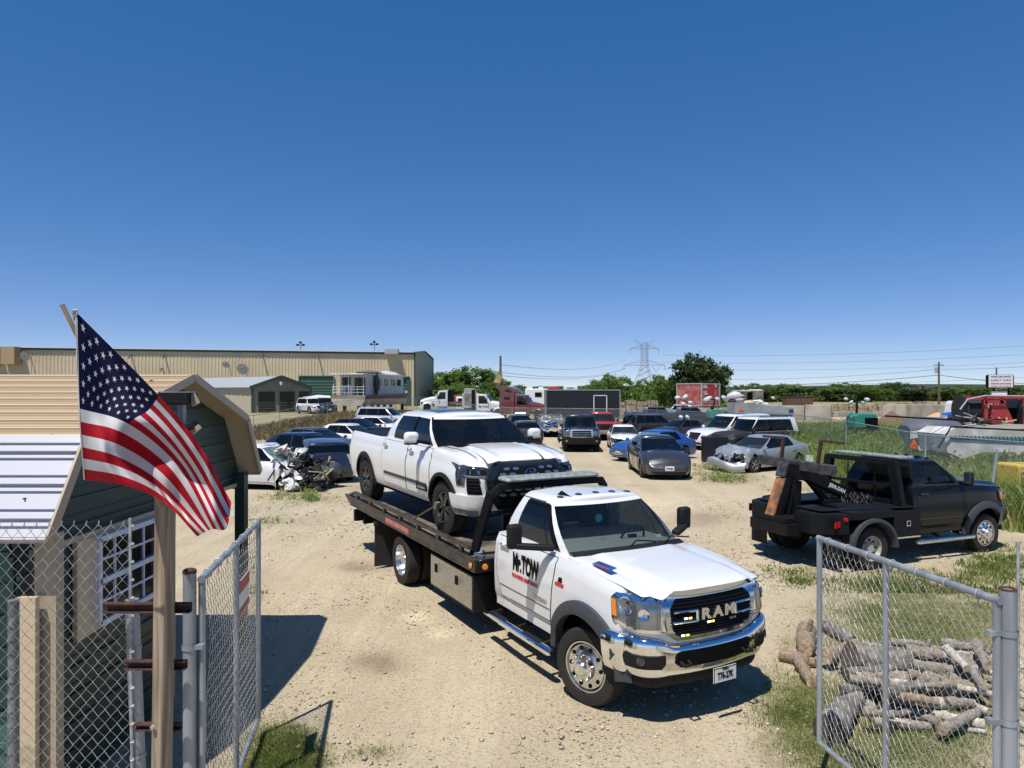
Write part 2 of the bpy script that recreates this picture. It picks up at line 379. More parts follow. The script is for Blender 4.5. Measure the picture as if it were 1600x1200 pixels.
    def patch(s, poly, off=.006, side=-1, nr=8, nc=8, depth=.012, mb=None, mi=None):
        """raised panel; poly = [(q,z),...] closed, monotone in z. q perimeter, negative q = other half"""
        zs = [p[1] for p in poly]; z0, z1 = min(zs), max(zs); rows = []
        zz = sorted(set([z0+(z1-z0)*k/nr for k in range(nr+1)]+[z for z in zs if z0 < z < z1])); m = len(poly)
        for z in zz:
            z_ = min(max(z, z0+1e-5), z1-1e-5); qs = []
            for i in range(m):
                a, b = poly[i], poly[(i+1) % m]
                if (a[1]-z_)*(b[1]-z_) <= 0 and a[1] != b[1]: qs.append(a[0]+(b[0]-a[0])*(z_-a[1])/(b[1]-a[1]))
            ql, qr = min(qs), max(qs); rows.append([s._pp(ql+(qr-ql)*k/nc, z, off, side) for k in range(nc+1)])
            rows[-1] = [(ql+(qr-ql)*k/nc, z) for k in range(nc+1)]
        Q = rows; mb = mb or MB()
        mb.grid([[s._pp(q, z, off, side) for q, z in r] for r in Q], mi)
        ring = [p for p in Q[0]]+[r[-1] for r in Q[1:]]+[p for p in Q[-1][-2::-1]]+[r[0] for r in Q[-2:0:-1]]
        mb.grid([[s._pp(q, z, off, side) for q, z in ring], [s._pp(q, z, off-depth, side) for q, z in ring]], mi, closed=True)
        return mb
    def _pp(s, q, z, off, side):
        if q > s.st: return s.P(2*s.st-q, z, off, -side)
        return s.P(abs(q), z, off, side if q >= 0 else -side)
class Cabin:
    def __init__(s, sh, base, roof, wb, wr, zr, cols, bow=.14, bowr=.10, rbow=.06, rbowr=.05, bulge=.03, crown=.05, zb=None, rz=None):
        """base=(x front corner, x rear corner) at belt; roof the same at roof; cols = side columns (xb, xr, kind of the span that FOLLOWS)"""
        s.sh = sh; B = []; T = []; kinds = []
        zbf = zb or (lambda x: sh.ztop(x)-.02)
        NW = 5
        for k in range(NW+1):
            u = k/NW; B.append((base[0]+bow*(1-u*u), wb*u*.97)); T.append((roof[0]+bowr*(1-u*u), wr*u*.97)); kinds.append('w' if k < NW else 'p')
        for (xb, xr, kd) in cols: B.append((xb, wb)); T.append((xr, wr)); kinds.append(kd)
        NR = 4
        for k in range(NR+1):
            u = 1-k/NR; B.append((base[1]-rbow*(1-u*u), wb*u*.96)); T.append((roof[1]-rbowr*(1-u*u), wr*u*.96)); kinds.append('r')
        kinds[len(kinds)-NR-2] = 'p'
        s.B, s.T, s.kinds = B, T, kinds
        s.zr = (lambda x: interp(rz, x)) if rz else (lambda x: zr)
        s.zb = zbf; s.bulge = bulge; s.crown = crown; s.wr = wr
        s.ts = [0, .05, .2, .4, .6, .8, .93, 1.0]
    def pt(s, i, t, side):
        if isinstance(i, float):
            k = min(int(i), len(s.B)-2); f = i-k; a = s.pt(k, t, side); b = s.pt(k+1, t, side); return a.lerp(b, f)
        bx, by = s.B[i]; tx, ty = s.T[i]; zb = s.zb(bx); zt = s.zr(tx)-.03
        b = s.bulge*math.sin(PI*t)*min(1, by/max(.01, s.wr))
        # roof edge rounding near the top
        return Vector((bx+(tx-bx)*t, side*(by+(ty-by)*t+b), zb+(zt-zb)*(t+.10*math.sin(PI*t)*0)))
    def build(s, par, paint, glass=GLASS, wsg=None, rwg=None, sunroof=None, frame=None, bpillar=None, roofname='roof', seat_col=(.05, .048, .045)):
        n = len(s.B); body = MB(); parts = {'w': MB(), 'r': MB()}; sides = []
        nrow = len(s.ts)
        for side in (-1, 1):
            for i in range(n-1):
                k = s.kinds[i]
                for j in range(nrow-1):
                    q = [s.pt(i, s.ts[j], side), s.pt(i+1, s.ts[j], side), s.pt(i+1, s.ts[j+1], side), s.pt(i, s.ts[j+1], side)]
                    inner = 1 <= j < nrow-2
                    if k == 'p' or not inner: body.add(q, [(0, 1, 2, 3)], 0)
                    elif k == 'b': body.add(q, [(0, 1, 2, 3)], 1)
                    elif k in 'wr': parts[k].add(q, [(0, 1, 2, 3)])
                    else:
                        if not (sides and sides[-1][0] == (side, i)): sides.append(((side, i), MB()))
                        sides[-1][1].add(q, [(0, 1, 2, 3)])
        rows = []
        for i in range(n):
            row = []; a = s.pt(i, 1.0, 1)
            for k in range(-6, 7):
                f = math.copysign(abs(k/6)**.75, k); row.append(Vector((a.x, a.y*f, a.z+.03*min(1, (1-abs(f))*8)+s.crown*(1-f*f)*min(1, a.y/s.wr*1.5))))
            rows.append(row)
        body.grid(rows, 0)
        o = body.obj(roofname, [paint, frame or PLASTIC], par, smooth=50)
        w = parts['w'].obj('windshield', wsg or GLASSL, par, smooth=60); r = parts['r'].obj('rear_window', rwg or glass, par, smooth=60)
        for k, mb in sides: mb.obj('side_window', glass, par, smooth=60)
        # interior: dark tub, dashboard, seats, steering wheel
        wx, rx = s.B[5][0], s.B[-1][0]; zb = s.zb(wx); w_ = s.B[6][1]; IN = mat('cabin_dark_trim', (.018, .018, .019), rough=.8); ST_ = mat('seat_fabric', seat_col, rough=.9)
        m = MB(); m.box(((wx+rx)/2, 0, zb-.42), (wx-rx-.1, w_*1.8, .06)); m.prism([(wx+.12, zb-.4), (wx+.12, zb-.03), (wx-.22, zb+.02), (wx-.30, zb-.12), (wx-.30, zb-.4)], -w_*.92, w_*.92)
        for sd in (-1, 1): m.box(((wx+rx)/2, sd*w_*.93, zb-.2), (wx-rx-.1, .05, .40))
        m.box((rx+.14, 0, zb-.2), (.1, w_*1.8, .40))
        it = m.obj('interior', IN, par, 0)
        for sd in (-1, 1):
            m = MB(); x = wx-1.0; m.box((x, sd*w_*.46, zb-.28), (.5, .5, .16)); m.bar((x-.22, sd*w_*.46, zb-.3), (x-.36, sd*w_*.46, zb+.26), .12, .48, up=(0, 1, 0)) if False else m.box((x-.28, sd*w_*.46, zb-.02), (.14, .48, .58)); m.box((x-.32, sd*w_*.46, zb+.34), (.10, .26, .17)); m.obj('seat', ST_, it, 30, bevel=.03)
        m = MB(); c = Vector((wx-.42, w_*.46, zb+.04)); m.tube([c+Vector((.07*math.sin(a), .19*math.cos(a), .18*math.sin(a))) for a in np.linspace(0, 2*PI, 17)[:-1]], .016, 6, closed=True); m.box(c, (.05, .12, .10)); m.tube([c, c+Vector((.3, 0, -.12))], .03, 6); m.obj('steering_wheel', IN, it, 40)
        if sunroof:
            x0, x1, hw = sunroof; rr = []
            for k in range(9):
                x = x0+(x1-x0)*k/8; z = s.zr(x); rr.append([Vector((x, hw*f, z+s.crown*(1-(hw*f/s.wr)**2)+.006)) for f in (-1, -.5, 0, .5, 1)])
            mb = MB(); mb.grid(rr); mb.obj('sunroof', GLASS, par, smooth=60)
        return o
def plate_part(par, c, rx, txt='', tilt=0, w=.32, big=False, state='TEXAS'):
    """licence plate facing +x (rx=0) or -x (rx=PI)"""
    t = MB(); t.box((0, 0, 0), (.012, w, w*.5))
    o = t.obj('licence_plate', PLATE, par, 0, c, (0, tilt, rx), bevel=.004)
    if txt:
        m = place_text(text_mb(txt, .098 if big else .10, .003, .62*w/.32), (.0075, 0, -.012), (0, 1, 0), (0, 0, 1))
        if big:
            m2 = place_text(text_mb(state, .036, .001, .9), (.0075, 0, .058), (0, 1, 0), (0, 0, 1)); m.add(m2.v, m2.f)
            m.box((0.006, 0, w*.25-.004), (.006, w, .006)); m.box((0.006, 0, -w*.25+.004), (.006, w, .006))
            for s in (-1, 1): m.box((0.006, s*(w/2-.004), 0), (.006, .006, w*.5))
        m.obj('plate_lettering', INK, o, 0)
    return o
def arch_ring(sh, ax, az, ar, wid=.05, off=.02, side=-1, t0=-5, t1=185, mb=None):
    mb = mb or MB(); rows = []
    for k in range(25):
        a = R(t0+(t1-t0)*k/24); row = []
        for (dr, do) in ((-.012, -.03), (-.012, off), (wid*.5, off*1.1), (wid, off*.6), (wid, -.01)):
            x = ax+(ar+dr)*math.cos(a); z = az+(ar+dr)*math.sin(a); q = sh.s_of_x(x); row.append(sh.P(q, z, do, side))
        rows.append(row)
    mb.grid(rows); return mb
def car(name, label, cat, loc, heading, kind, body, group='vehicles parked in the yard', wheel='silver', glass=GLASS, wsg=None, opts=None, scale=1.05, plate='', ry=0):
    """generic passenger vehicle. kind picks the proportions; heading in degrees (direction the nose points)"""
    o = opts or {}; D = dict(KINDS[kind]); D.update(o)
    t = thing(name, label, cat, loc, R(heading), group, ry); t.scale = (scale,)*3
    wb, xf, xr, hw, Rt = D['wb'], D['fo'], -D['wb']-D['ro'], D['hw'], D['Rt']; ar = Rt+D.get('gap', .055)
    sh = Shell(xf, xr, hw, D['top'], D['sill'], [(0, Rt, ar), (-wb, Rt, ar)], D.get('prof'), D.get('fbow', .14), D.get('rbow', .08), D.get('fcr', .3), D.get('rcr', .2), D.get('ftap', .10), D.get('rtap', .07), D.get('crown', .06), D.get('fprof'), D.get('rprof'))
    sk = None
    b = sh.mesh(cover=True, skip=D.get('skip')); bo = b.obj('body', body, t, smooth=40)
    u = MB(); u.box(((xf+xr)/2-.0, 0, (Rt+.32)/2+.05), (xf-xr-.5, 2*hw-.50, Rt+.2-.1)); u.box(((xf+xr)/2, 0, .24), (xf-xr-.35, 2*hw-.6, .1))
    u.box((-wb/2, 0, D['sill']+.02), (wb-2*ar-.04, 2*hw-.14, .06)); u.obj('underbody', UNDER, t, 0)
    C = Cabin(sh, D['base'], D['roof'], D['wbelt'], D['wroof'], D['zr'], D['cols'], D.get('bow', .16), D.get('bowr', .10), D.get('rbw', .1), D.get('rbwr', .06), D.get('bulge', .03), D.get('rcrown', .04), rz=D.get('rz'))
    C.build(t, D.get('roofmat') or body, glass, wsg, D.get('rwg'), D.get('sunroof'), bpillar=None)
    for x in (0, -wb):
        for y in (-1, 1): add_wheel(t, x, y*(hw-.015), Rt, D.get('tw', .22), wheel, D.get('steer', 0) if x == 0 else 0, spin=(x*1.7+y) % 1)
    if D.get('flare'):
        for x in (0, -wb):
            for sd in (-1, 1): arch_ring(sh, x, Rt, ar, D.get('fw', .05), .015, sd).obj('wheel_arch', PLASTIC, t, smooth=50)
    # doors: raised panels inside a dark seam, with handles
    for (x0, x1, x0b, x1b) in D['doors']:
        for sd in (-1, 1):
            zt = min(sh.ztop(x0), sh.ztop(x1))-.035; zl = D['sill']+.07
            zm = Rt+ar*.75
            pl = [(sh.s_of_x(x0b), zl), (sh.s_of_x(x0), zm), (sh.s_of_x(x0), zt), (sh.s_of_x(x1), zt), (sh.s_of_x(x1), zm), (sh.s_of_x(x1b), zl)]
            d = sh.patch(pl, .005, sd, 8, 8); dm = D.get('doormat') or body; do = d.obj('door', dm, t, smooth=40)
            g = MB(); c = [pl[0], pl[1], pl[2]]; pts = []
            for edge in ((pl[0], pl[1], pl[2]), (pl[3], pl[4], pl[5]), (pl[5], pl[0])):
                pts = [sh.P(a[0]+(b_[0]-a[0])*k/4, a[1]+(b_[1]-a[1])*k/4, .003, sd) for a, b_ in zip(edge, edge[1:]) for k in range(5)]
                g.tube(pts, .006, 4)
            g.obj('door_seam', INK, do, 0)
            hx = x1+.16; h = sh.P(sh.s_of_x(hx), zt-.10, .012, sd); m = MB(); m.box(h, (.19, .03, .03)); m.obj('door_handle', D.get('handle') or body, do, 30, bevel=.008)
    if D.get('cladding'):
        m = MB()
        for sd in (-1, 1): sh.patch([(sh.s_of_x(-ar-.02), D['sill']+.01), (sh.s_of_x(-ar-.02), D['sill']+.11), (sh.s_of_x(-wb+ar+.02), D['sill']+.11), (sh.s_of_x(-wb+ar+.02), D['sill']+.01)], .012, sd, 3, 10, mb=m)
        m.obj('sill_cladding', PLASTIC, t)
    # mirrors
    mx = D['base'][0]-.12
    for sd in (-1, 1):
        q = sh.P(sh.s_of_x(mx), sh.ztop(mx), 0, sd); m = MB(); c = Vector((q.x-.02, q.y+sd*.10, q.z+.07))
        m.lathe([(-.055, .0), (-.05, .05), (-.02, .085), (.03, .09), (.045, .08), (.045, 0)], 'x', (0, 0, 0), 12); m.xf(Matrix.Diagonal((1, 1.3, .9, 1))); m.xf(Matrix.Translation(c)); m.xf(Matrix.Identity(4))
        m.bar(q+Vector((0, -sd*.03, -.01)), c, .05, .03); m.obj('mirror', D.get('mirmat') or body, t, 50)
    # lights, grille, plates
    fz = D['fz']    # front: (grille z0,z1,halfwidth), lamp polys
    for (poly, mt, nm, off) in D['front'](sh):
        if nm == 'headlight':
            for sd in (-1, 1): sh.patch(poly, off, sd).obj(nm, mt, t, 50)
        else: sh.patch(poly, off, -1, nc=14).obj(nm, mt, t, 40)
    for (poly, mt, nm, off) in D['rear'](sh):
        if nm == 'taillight':
            for sd in (-1, 1): sh.patch(poly, off, sd).obj(nm, mt, t, 50)
        else: sh.patch(poly, off, -1, nc=10).obj(nm, mt, t, 40)
    if D.get('fplate', 1):
        z = D.get('fpz', .5); q = sh.P(0, z, .02); plate_part(t, q, 0, plate)
    if D.get('rplate', 1):
        z = D.get('rpz', .85); q = sh.P(sh.st, z, .02); plate_part(t, q, PI, plate)
    if D.get('rails'):
        for sd in (-1, 1):
            m = MB(); x0, x1 = D['rails']; z = D['zr']+.035; m.tube([(x0, sd*D['wroof']*.9, z-.04), (x0-.08, sd*D['wroof']*.9, z+.02), (x1+.08, sd*D['wroof']*.9, z+.02), (x1, sd*D['wroof']*.9, z-.04)], .018, 6); m.obj('roof_rail', D.get('railmat', RIMS), t)
    # wipers + cowl
    m = MB(); bx = D['base'][0]
    for y0 in (.45, -.15):
        a = Vector((bx+.16-.1*(y0/.8)**2+.03, y0, sh.ztop(bx+.1)+sh.crown+.0)); m.tube([a, a+Vector((-.06, .45, .045))], .008, 4)
    m.obj('wiper', INK, t)
    t.__dict__ if False else None
    return t, sh, C
def lampf(q0, q1, z0, z1, z0b=None, z1b=None): return [(q0, z0), (q0, z1), (q1, z1b if z1b is not None else z1), (q1, z0b if z0b is not None else z0)]
def front_sedan(gm=PLASTIC, lm=LAMP, gz0=.38, gz1=.66, gw=.55, low=True):
    def f(sh):
        zt = sh.ztop(sh.xf-.05)
        out = [([(.52, zt-.14), (.60, zt-.05), (1.0, zt-.0), (1.28, zt+.05), (1.22, zt-.07), (.62, zt-.20)], lm, 'headlight', .008)]
        if gw: out.append(([(-gw, gz1), (gw, gz1), (gw*.7, gz0), (-gw*.7, gz0)], gm, 'grille', .008))
        if low: out.append(([(-.62, sh.sill+.05), (-.58, sh.sill+.16), (.58, sh.sill+.16), (.62, sh.sill+.05)], PLASTIC, 'air_intake', .006))
        return out
    return f
def rear_sedan(z0=.78, z1=.95, wide=.5, red=REDL, bump=True):
    def f(sh):
        st = sh.st
        out = [([(st-.55, z0), (st-.55, z1), (st-1.15, z1+.02), (st-1.0, z0)], red, 'taillight', .008)]
        if bump: out.append(([(st-.7, sh.sill+.02), (st-.7, sh.sill+.14), (st+.7, sh.sill+.14), (st+.7, sh.sill+.02)], PLASTIC, 'bumper', .008))
        return out
    return f
KINDS = {}
KINDS['sedan'] = dict(wb=2.75, fo=.93, ro=1.05, hw=.91, Rt=.335, sill=.20, fz=0,
    top=[(-3.80, .93), (-3.5, 1.0), (-3.0, 1.02), (-2.4, .99), (-1.4, .95), (-.6, .93), (-.35, .93), (.2, .86), (.65, .74), (.93, .62)],
    base=(-.42, -3.25), roof=(-1.35, -2.62), wbelt=.80, wroof=.59, zr=1.44,
    cols=[(-.60, -1.36, 'g'), (-1.62, -1.72, 'b'), (-1.72, -1.78, 'g'), (-2.62, -2.40, 'p'), (-2.95, -2.48, 'p')],
    rz=[(-3.2, 1.36), (-2.6, 1.42), (-2.0, 1.455), (-1.6, 1.45), (-1.25, 1.42)],
    doors=[(-.52, -1.66, -.48, -1.66), (-1.69, -2.62, -1.69, -2.38)], front=front_sedan(), rear=rear_sedan(), rcrown=.03)
KINDS['suv'] = dict(wb=2.80, fo=.92, ro=1.0, hw=.95, Rt=.37, sill=.25, fz=0,
    top=[(-3.8, 1.08), (-3.6, 1.10), (-2.5, 1.10), (-1.4, 1.08), (-.6, 1.07), (-.3, 1.07), (.3, 1.02), (.7, .93), (.92, .80)],
    base=(-.38, -3.62), roof=(-1.15, -3.38), wbelt=.86, wroof=.68, zr=1.70,
    cols=[(-.55, -1.18, 'g'), (-1.60, -1.66, 'b'), (-1.70, -1.74, 'g'), (-2.62, -2.62, 'b'), (-2.72, -2.72, 'g'), (-3.40, -3.20, 'p')],
    doors=[(-.50, -1.64, -.48, -1.64), (-1.67, -2.66, -1.67, -2.42)], front=front_sedan(gz0=.55, gz1=.9, gw=.5), rear=rear_sedan(.95, 1.12), rpz=.95, fpz=.48, cladding=True, flare=True)
def front_pickup(gm=CHROME, gin=PLASTIC, bmat=CHROME, lm=LAMP):
    def f(sh):
        zt = sh.ztop(sh.xf-.02); zb = .52
        return [([(.60, zt-.36), (.60, zt-.08), (1.12, zt-.07), (1.12, zt-.36)], lm, 'headlight', .012),
                ([(-.56, zt-.46), (-.56, zt-.05), (.56, zt-.05), (.56, zt-.46)], gm, 'grille', .014),
                ([(-.47, zt-.40), (-.47, zt-.29), (.47, zt-.29), (.47, zt-.40)], gin, 'grille', .022),
                ([(-.47, zt-.21), (-.47, zt-.11), (.47, zt-.11), (.47, zt-.21)], gin, 'grille', .022),
                ([(-1.1, zb), (-1.1, zb+.24), (1.1, zb+.24), (1.1, zb)], bmat, 'bumper', .05)]
    return f
KINDS['pickup'] = dict(wb=3.75, fo=.98, ro=1.22, hw=1.0, Rt=.41, sill=.46, fz=0, fcr=.16, rcr=.08, ftap=.05, rtap=.01, exp=3, fbow=.10, rbow=.02,
    top=[(-4.97, 1.36), (-4.9, 1.37), (-3.0, 1.37), (-1.2, 1.33), (-.5, 1.31), (-.2, 1.31), (.3, 1.29), (.75, 1.27), (.98, 1.24)],
    fprof=[(0, .06), (.3, 0), (.8, 0), (1, .06)], rprof=[(0, .02), (.5, 0), (1, 0)], prof=[(0, .04), (.15, .01), (.5, 0), (.8, .01), (1, .05)],
    base=(-.42, -3.02), roof=(-1.02, -2.86), wbelt=.90, wroof=.72, zr=1.90, gap=.09,
    cols=[(-.58, -1.03, 'g'), (-1.60, -1.64, 'b'), (-1.70, -1.73, 'g'), (-2.58, -2.56, 'p')],
    doors=[(-.52, -1.64, -.50, -1.64), (-1.68, -2.80, -1.68, -2.75)], front=front_pickup(), rear=lambda sh: [([(sh.st-.86, .85), (sh.st-.86, 1.25), (sh.st-1.02, 1.25), (sh.st-1.02, .85)], REDL, 'taillight', .01), ([(sh.st-.95, .52), (sh.st-.95, .68), (sh.st+.95, .68), (sh.st+.95, .52)], CHROME, 'bumper', .06)],
    rpz=.62, fpz=.66, flare=True, crown=.04, bow=.12, steer=0, tw=.27)
def band(sh, q0, q1, zo, nq=28, side=-1):
    """moulded strip round the nose: zo = [(z, offset), ...]"""
    mb = MB(); mb.grid([[sh._pp(q0+(q1-q0)*k/nq, z(q0+(q1-q0)*k/nq) if callable(z) else z, o, side) for k in range(nq+1)] for z, o in zo]); return mb
def ram_cab(t, paint_m, chrome=CHROME, hero=True):
    sh = Shell(.965, -2.2, 1.02, [(-2.2, 1.52), (-1.5, 1.54), (-.7, 1.53), (-.4, 1.52), (0, 1.49), (.5, 1.44), (.82, 1.39), (.965, 1.34)], .60, [(0, .44, .575)],
               [(0, .05), (.12, .015), (.45, 0), (.62, .0), (.72, .012), (.9, .03), (1, .075)], .19, .0, .30, .05, .135, 0, .03, [(0, .05), (.3, .02), (.6, .0), (.9, .02), (1, .06)], [(0, 0), (1, 0)], exp=2.8)
    sh.mesh().obj('body', paint_m, t, 40)
    # hood with raised centre
    ss = lambda a: (lambda u: u*u*(3-2*u))(min(1, max(0, a)))
    rows = []
    for k in range(29):
        x = -.50+1.445*k/28; q = sh.s_of_x(x) if x < .75 else sh.s_of_x(.75); row = []
        yw = .90-.06*ss((x-.2)/.8)-.20*ss((x-.80)/.2); xx = x
        for j in range(-14, 15):
            y = yw*j/14; e = abs(y); xf_ = sh.xf-.19*(y/1.02)**2-.03
            X = min(x, xf_) if x > .65 else x
            z = sh.ztop(min(X, .90))+sh.crown*(1-(y/1.0)**2)+.008+(.020+.055*ss((X+.3)/1.2))*ss((.64-e)/.10)-(.02*ss((x-.90)/.045))
            if e > yw*.99: z -= .012
            row.append((X+.05*ss((x-.80)/.14)*(e < .68), y, z))
        rows.append(row)
    mb = MB(); mb.grid(rows); h = mb.obj('hood', paint_m, t, 50)
    for s in (-1, 1): m = MB(); m.tube([(r[0][0], s*abs(r[0][1])*1.006, r[0][2]-.004) for r in rows], .005, 4); m.obj('hood_seam', INK, h, 0)
    # nose
    g = MB(); sh.patch([(-.50, .93), (.50, .93), (.61, 1.0), (.68, 1.30), (.60, 1.43), (-.60, 1.43), (-.68, 1.30), (-.61, 1.0)], .035, -1, 10, 18, .05, mb=g)
    gs = g.obj('grille', mat('shaded_chrome', (.55, .58, .63), rough=.1, metal=1) if hero else chrome, t, 40)
    g = MB(); sh.patch([(-.47, .975), (.47, .975), (.545, 1.04), (.59, 1.27), (.52, 1.355), (-.52, 1.355), (-.59, 1.27), (-.545, 1.04)], .040, -1, 8, 16, .02, mb=g); g.obj('grille_insert', INK, gs)
    g = MB()
    for k in range(12):
        z = 1.0+k*.0305; hw_ = .50+.07*min(1, (z-.98)/.12)
        if z > 1.29: hw_ -= .05*(z-1.29)/.06
        if z < 1.345: g.tube([sh._pp(hw_*j/8, z, .047, -1) for j in range(-8, 9)], .0075, 5)
    g.obj('grille_slat', mat('gloss_black_slat', (.006, .006, .007), rough=.3, spec=.3), gs)
    for s in (-1, 1):
        g = MB()
        for z in (1.13, 1.235): g.tube([sh._pp(s*y, z, .062, -1) for y in (.27, .36, .45, .56)], .014, 6)
        g.tube([sh._pp(s*.27, z, .062, -1) for z in (1.125, 1.24)], .016, 6)
        g.obj('grille_bracket', chrome, gs)
    if hero:
        for s, w, u in (('R', 0, -.165), ('A', 0, .0), ('M', 0, .175)):
            a = sh._pp(u, 1.185, .058, 1); b = sh._pp(u+.02, 1.185, .058, 1); m = place_text(text_mb(s, .155, .008, 1.28, .012), a, (b-a), (0, 0, 1)); m.obj('lettering', mat('dull_chrome', (.6, .61, .62), rough=.25, metal=1), gs, 0)
        for (u, z, on) in ((-.40, 1.17, 1), (-.115, 1.105, 1), (.20, 1.10, 0), (.42, 1.02, 0), (-.43, 1.0, 1), (-.25, .755, 1), (.25, .755, 0)):
            a = sh._pp(u, z, .062, 1); b = sh._pp(u+.03, z, .062, 1); d = (b-a).normalized(); m = MB(); m.bar(a-d*.055, a+d*.055, .03, .028, mi=0)
            m.bar(a+d*.010, a+d*.045, .045, .016, mi=1); m.bar(a-d*.045, a-d*.010, .045, .016, mi=2); m.obj('strobe_light', [INK, AMBERON if on else LAMP, AMBERW if on else LAMP], t, 0)
    for s in (-1, 1):
        g = MB(); sh.patch([(.62, 1.02), (.66, 1.12), (.63, 1.35), (.70, 1.405), (1.24, 1.39), (1.30, 1.33), (1.26, 1.12), (1.10, 1.03)], .022, s, 10, 12, .03, mb=g); bz = g.obj('headlight_bezel', chrome, t, 40)
        g = MB(); sh.patch([(.70, 1.07), (.70, 1.335), (1.27, 1.345), (1.22, 1.13), (1.08, 1.07)], .034, s, 8, 10, .02, mb=g); hl = g.obj('headlight', LAMP, t, 40)
        for u, z in ((.86, 1.225), (1.05, 1.235)):
            p = sh.P(u, z, .036, s); n = (sh.P(u, z, .08, s)-p).normalized(); q = Vector((1, 0, 0)).rotation_difference(n).to_matrix().to_4x4(); q.translation = p
            m = MB(); m.lathe([(0, .062), (.012, .058), (.004, .045), (-.004, 0)], 'x', n=18); m.xf(q); m.obj('reflector', CHROME, hl)
        g = MB(); sh.patch([(1.185, 1.16), (1.215, 1.325), (1.275, 1.325), (1.24, 1.16)], .040, s, 5, 3, .02, mb=g); g.obj('turn_signal', AMBER, hl)
        arch_ring(sh, 0, .44, .575, .135, .075, s, 2, 178).obj('wheel_arch', GREYPL, t, 50)
    top = lambda q: .885+.10*ss((abs(q)-.50)/.3)
    g = band(sh, -1.36, 1.36, [(top, .02), (lambda q: top(q)-.012, .055), (lambda q: top(q)-.05, .08), (lambda q: .80+.04*ss((abs(q)-.5)/.3), .085), (.74, .078), (.66, .075), (.62, .08), (.58, .07), (.56, .05), (.56, 0)], 44)
    bp = g.obj('bumper', chrome, t, 60)
    g = MB(); sh.patch([(-.46, .655), (-.52, .70), (-.52, .81), (-.46, .835), (.46, .835), (.52, .81), (.52, .70), (.46, .655)], .092, -1, 5, 16, .03, mb=g); g.obj('bumper_opening', INK, bp)
    for s in (-1, 1):
        g = MB(); sh.patch([(.70, .665), (.66, .72), (.67, .81), (1.0, .825), (1.04, .76), (1.0, .67)], .095, s, 5, 8, .03, mb=g); f = g.obj('fog_recess', PLASTIC, bp)
        p = sh.P(.86, .755, .092, s); n = (sh.P(.86, .755, .16, s)-p).normalized(); q = Vector((1, 0, 0)).rotation_difference(n).to_matrix().to_4x4(); q.translation = p
        m = MB(); m.lathe([(-.02, .05), (.012, .045), (.014, 0)], 'x', n=16); m.xf(q); m.obj('fog_light', LAMPD, bp)
        m = MB(); a = sh.P(.43, .70, .10, s); m.tube([a+Vector((0, -.05, .02)), a+Vector((.06, -.045, 0)), a+Vector((.06, .045, 0)), a+Vector((0, .05, .02))], .018, 8); m.obj('tow_hook', BLACKM, bp)
    g = band(sh, -1.45, 1.45, [(.60, .02), (.50, .03), (.44, .0), (.44, -.1)], 30); g.obj('air_dam', PLASTIC, t)
    # cab
    C = Cabin(sh, (-.52, -2.18), (-1.18, -1.93), .875, .70, 2.09, [(-.68, -1.20, 'g'), (-1.84, -1.74, 'p'), (-2.10, -1.88, 'p')], .15, .09, .02, .02, .045, .045)
    C.build(t, paint_m, GLASS, GLASSL)
    # door with seam, crease, handle
    pl = [(-1.96, .72), (-2.08, .95), (-2.10, 1.50), (-.62, 1.50), (-.66, 1.2), (-.72, .72)]
    for s in (-1, 1):
        P = [(sh.s_of_x(x), z) for x, z in pl]; d = sh.patch(P, .006, s, 10, 12); do = d.obj('door', paint_m, t, 40)
        g = MB(); pp = P+[P[0]]
        g.tube([sh.P(a[0]+(b[0]-a[0])*k/5, a[1]+(b[1]-a[1])*k/5, .002, s) for a, b in zip(pp, pp[1:]) for k in range(5)], .007, 5)
        L = [C.pt(8 if False else 6.25, tt, s) for tt in (0, .3, .6, .9, 1.0)]; g.tube([p+Vector((0, s*.002, 0)) for p in L], .006, 4)
        L = [C.pt(8.4, tt, s) for tt in (0, .3, .6, .9, 1.0)]; g.tube([p+Vector((0, s*.002, 0)) for p in L], .006, 4)
        L2 = [C.pt(6.25+(8.4-6.25)*k/6, .985, s)+Vector((0, s*.004, 0)) for k in range(7)]; g.tube(L2, .005, 4)
        g.obj('door_seam', INK, do, 0)
        g = MB(); z = .86; g.tube([sh.P(sh.s_of_x(x), z, .007, s) for x in np.linspace(-.72, -2.0, 9)], .006, 4); g.obj('door_crease', GREYPL, do, 0)
        h = sh.P(sh.s_of_x(-1.88), 1.40, .03, s); m = MB(); m.box(h, (.24, .03, .038)); m.box(h-Vector((0, s*.018, .0)), (.26, .02, .075), mi=1); m.obj('door_handle', [chrome, paint_m], do, 0, bevel=.012)
        g = MB(); g.tube([C.pt(7+0.0, .05, s), C.pt(7., .93, s)], .012, 4)
        # rocker
        g = MB(); g.bar((-.62, s*.96, .60), (-2.15, s*.96, .60), .05, .10); g.obj('rocker_panel', paint_m, t, 0)
        # window rain guard
        g = MB(); a = [C.pt(6+.05+.9*k/5, .90, s)+Vector((0, s*.018, 0)) for k in range(6)]; b = [C.pt(6+.05+.9*k/5, .97, s)+Vector((0, s*.008, 0)) for k in range(6)]; g.grid([a, b])
        a = [C.pt(6.10, tt, s)+Vector((0, s*.014, 0)) for tt in (.1, .4, .7, .95)]; b = [C.pt(6.0, tt, s)+Vector((0, s*.003, 0)) for tt in (.1, .4, .7, .95)]; g.grid([a, b]); g.obj('rain_guard', INK, do, 0)
        # tow mirrors
        m = MB(); m.bar((-.72, s*.96, 1.60), (-.98, s*1.34, 1.61), .11, .07); m.obj('mirror_arm', PLASTIC, t, 30, bevel=.015)
        m = MB(); m.box((-1.0, s*1.36, 1.725), (.12, .18, .30)); mo = m.obj('mirror', PLASTIC, t, 30, bevel=.035)
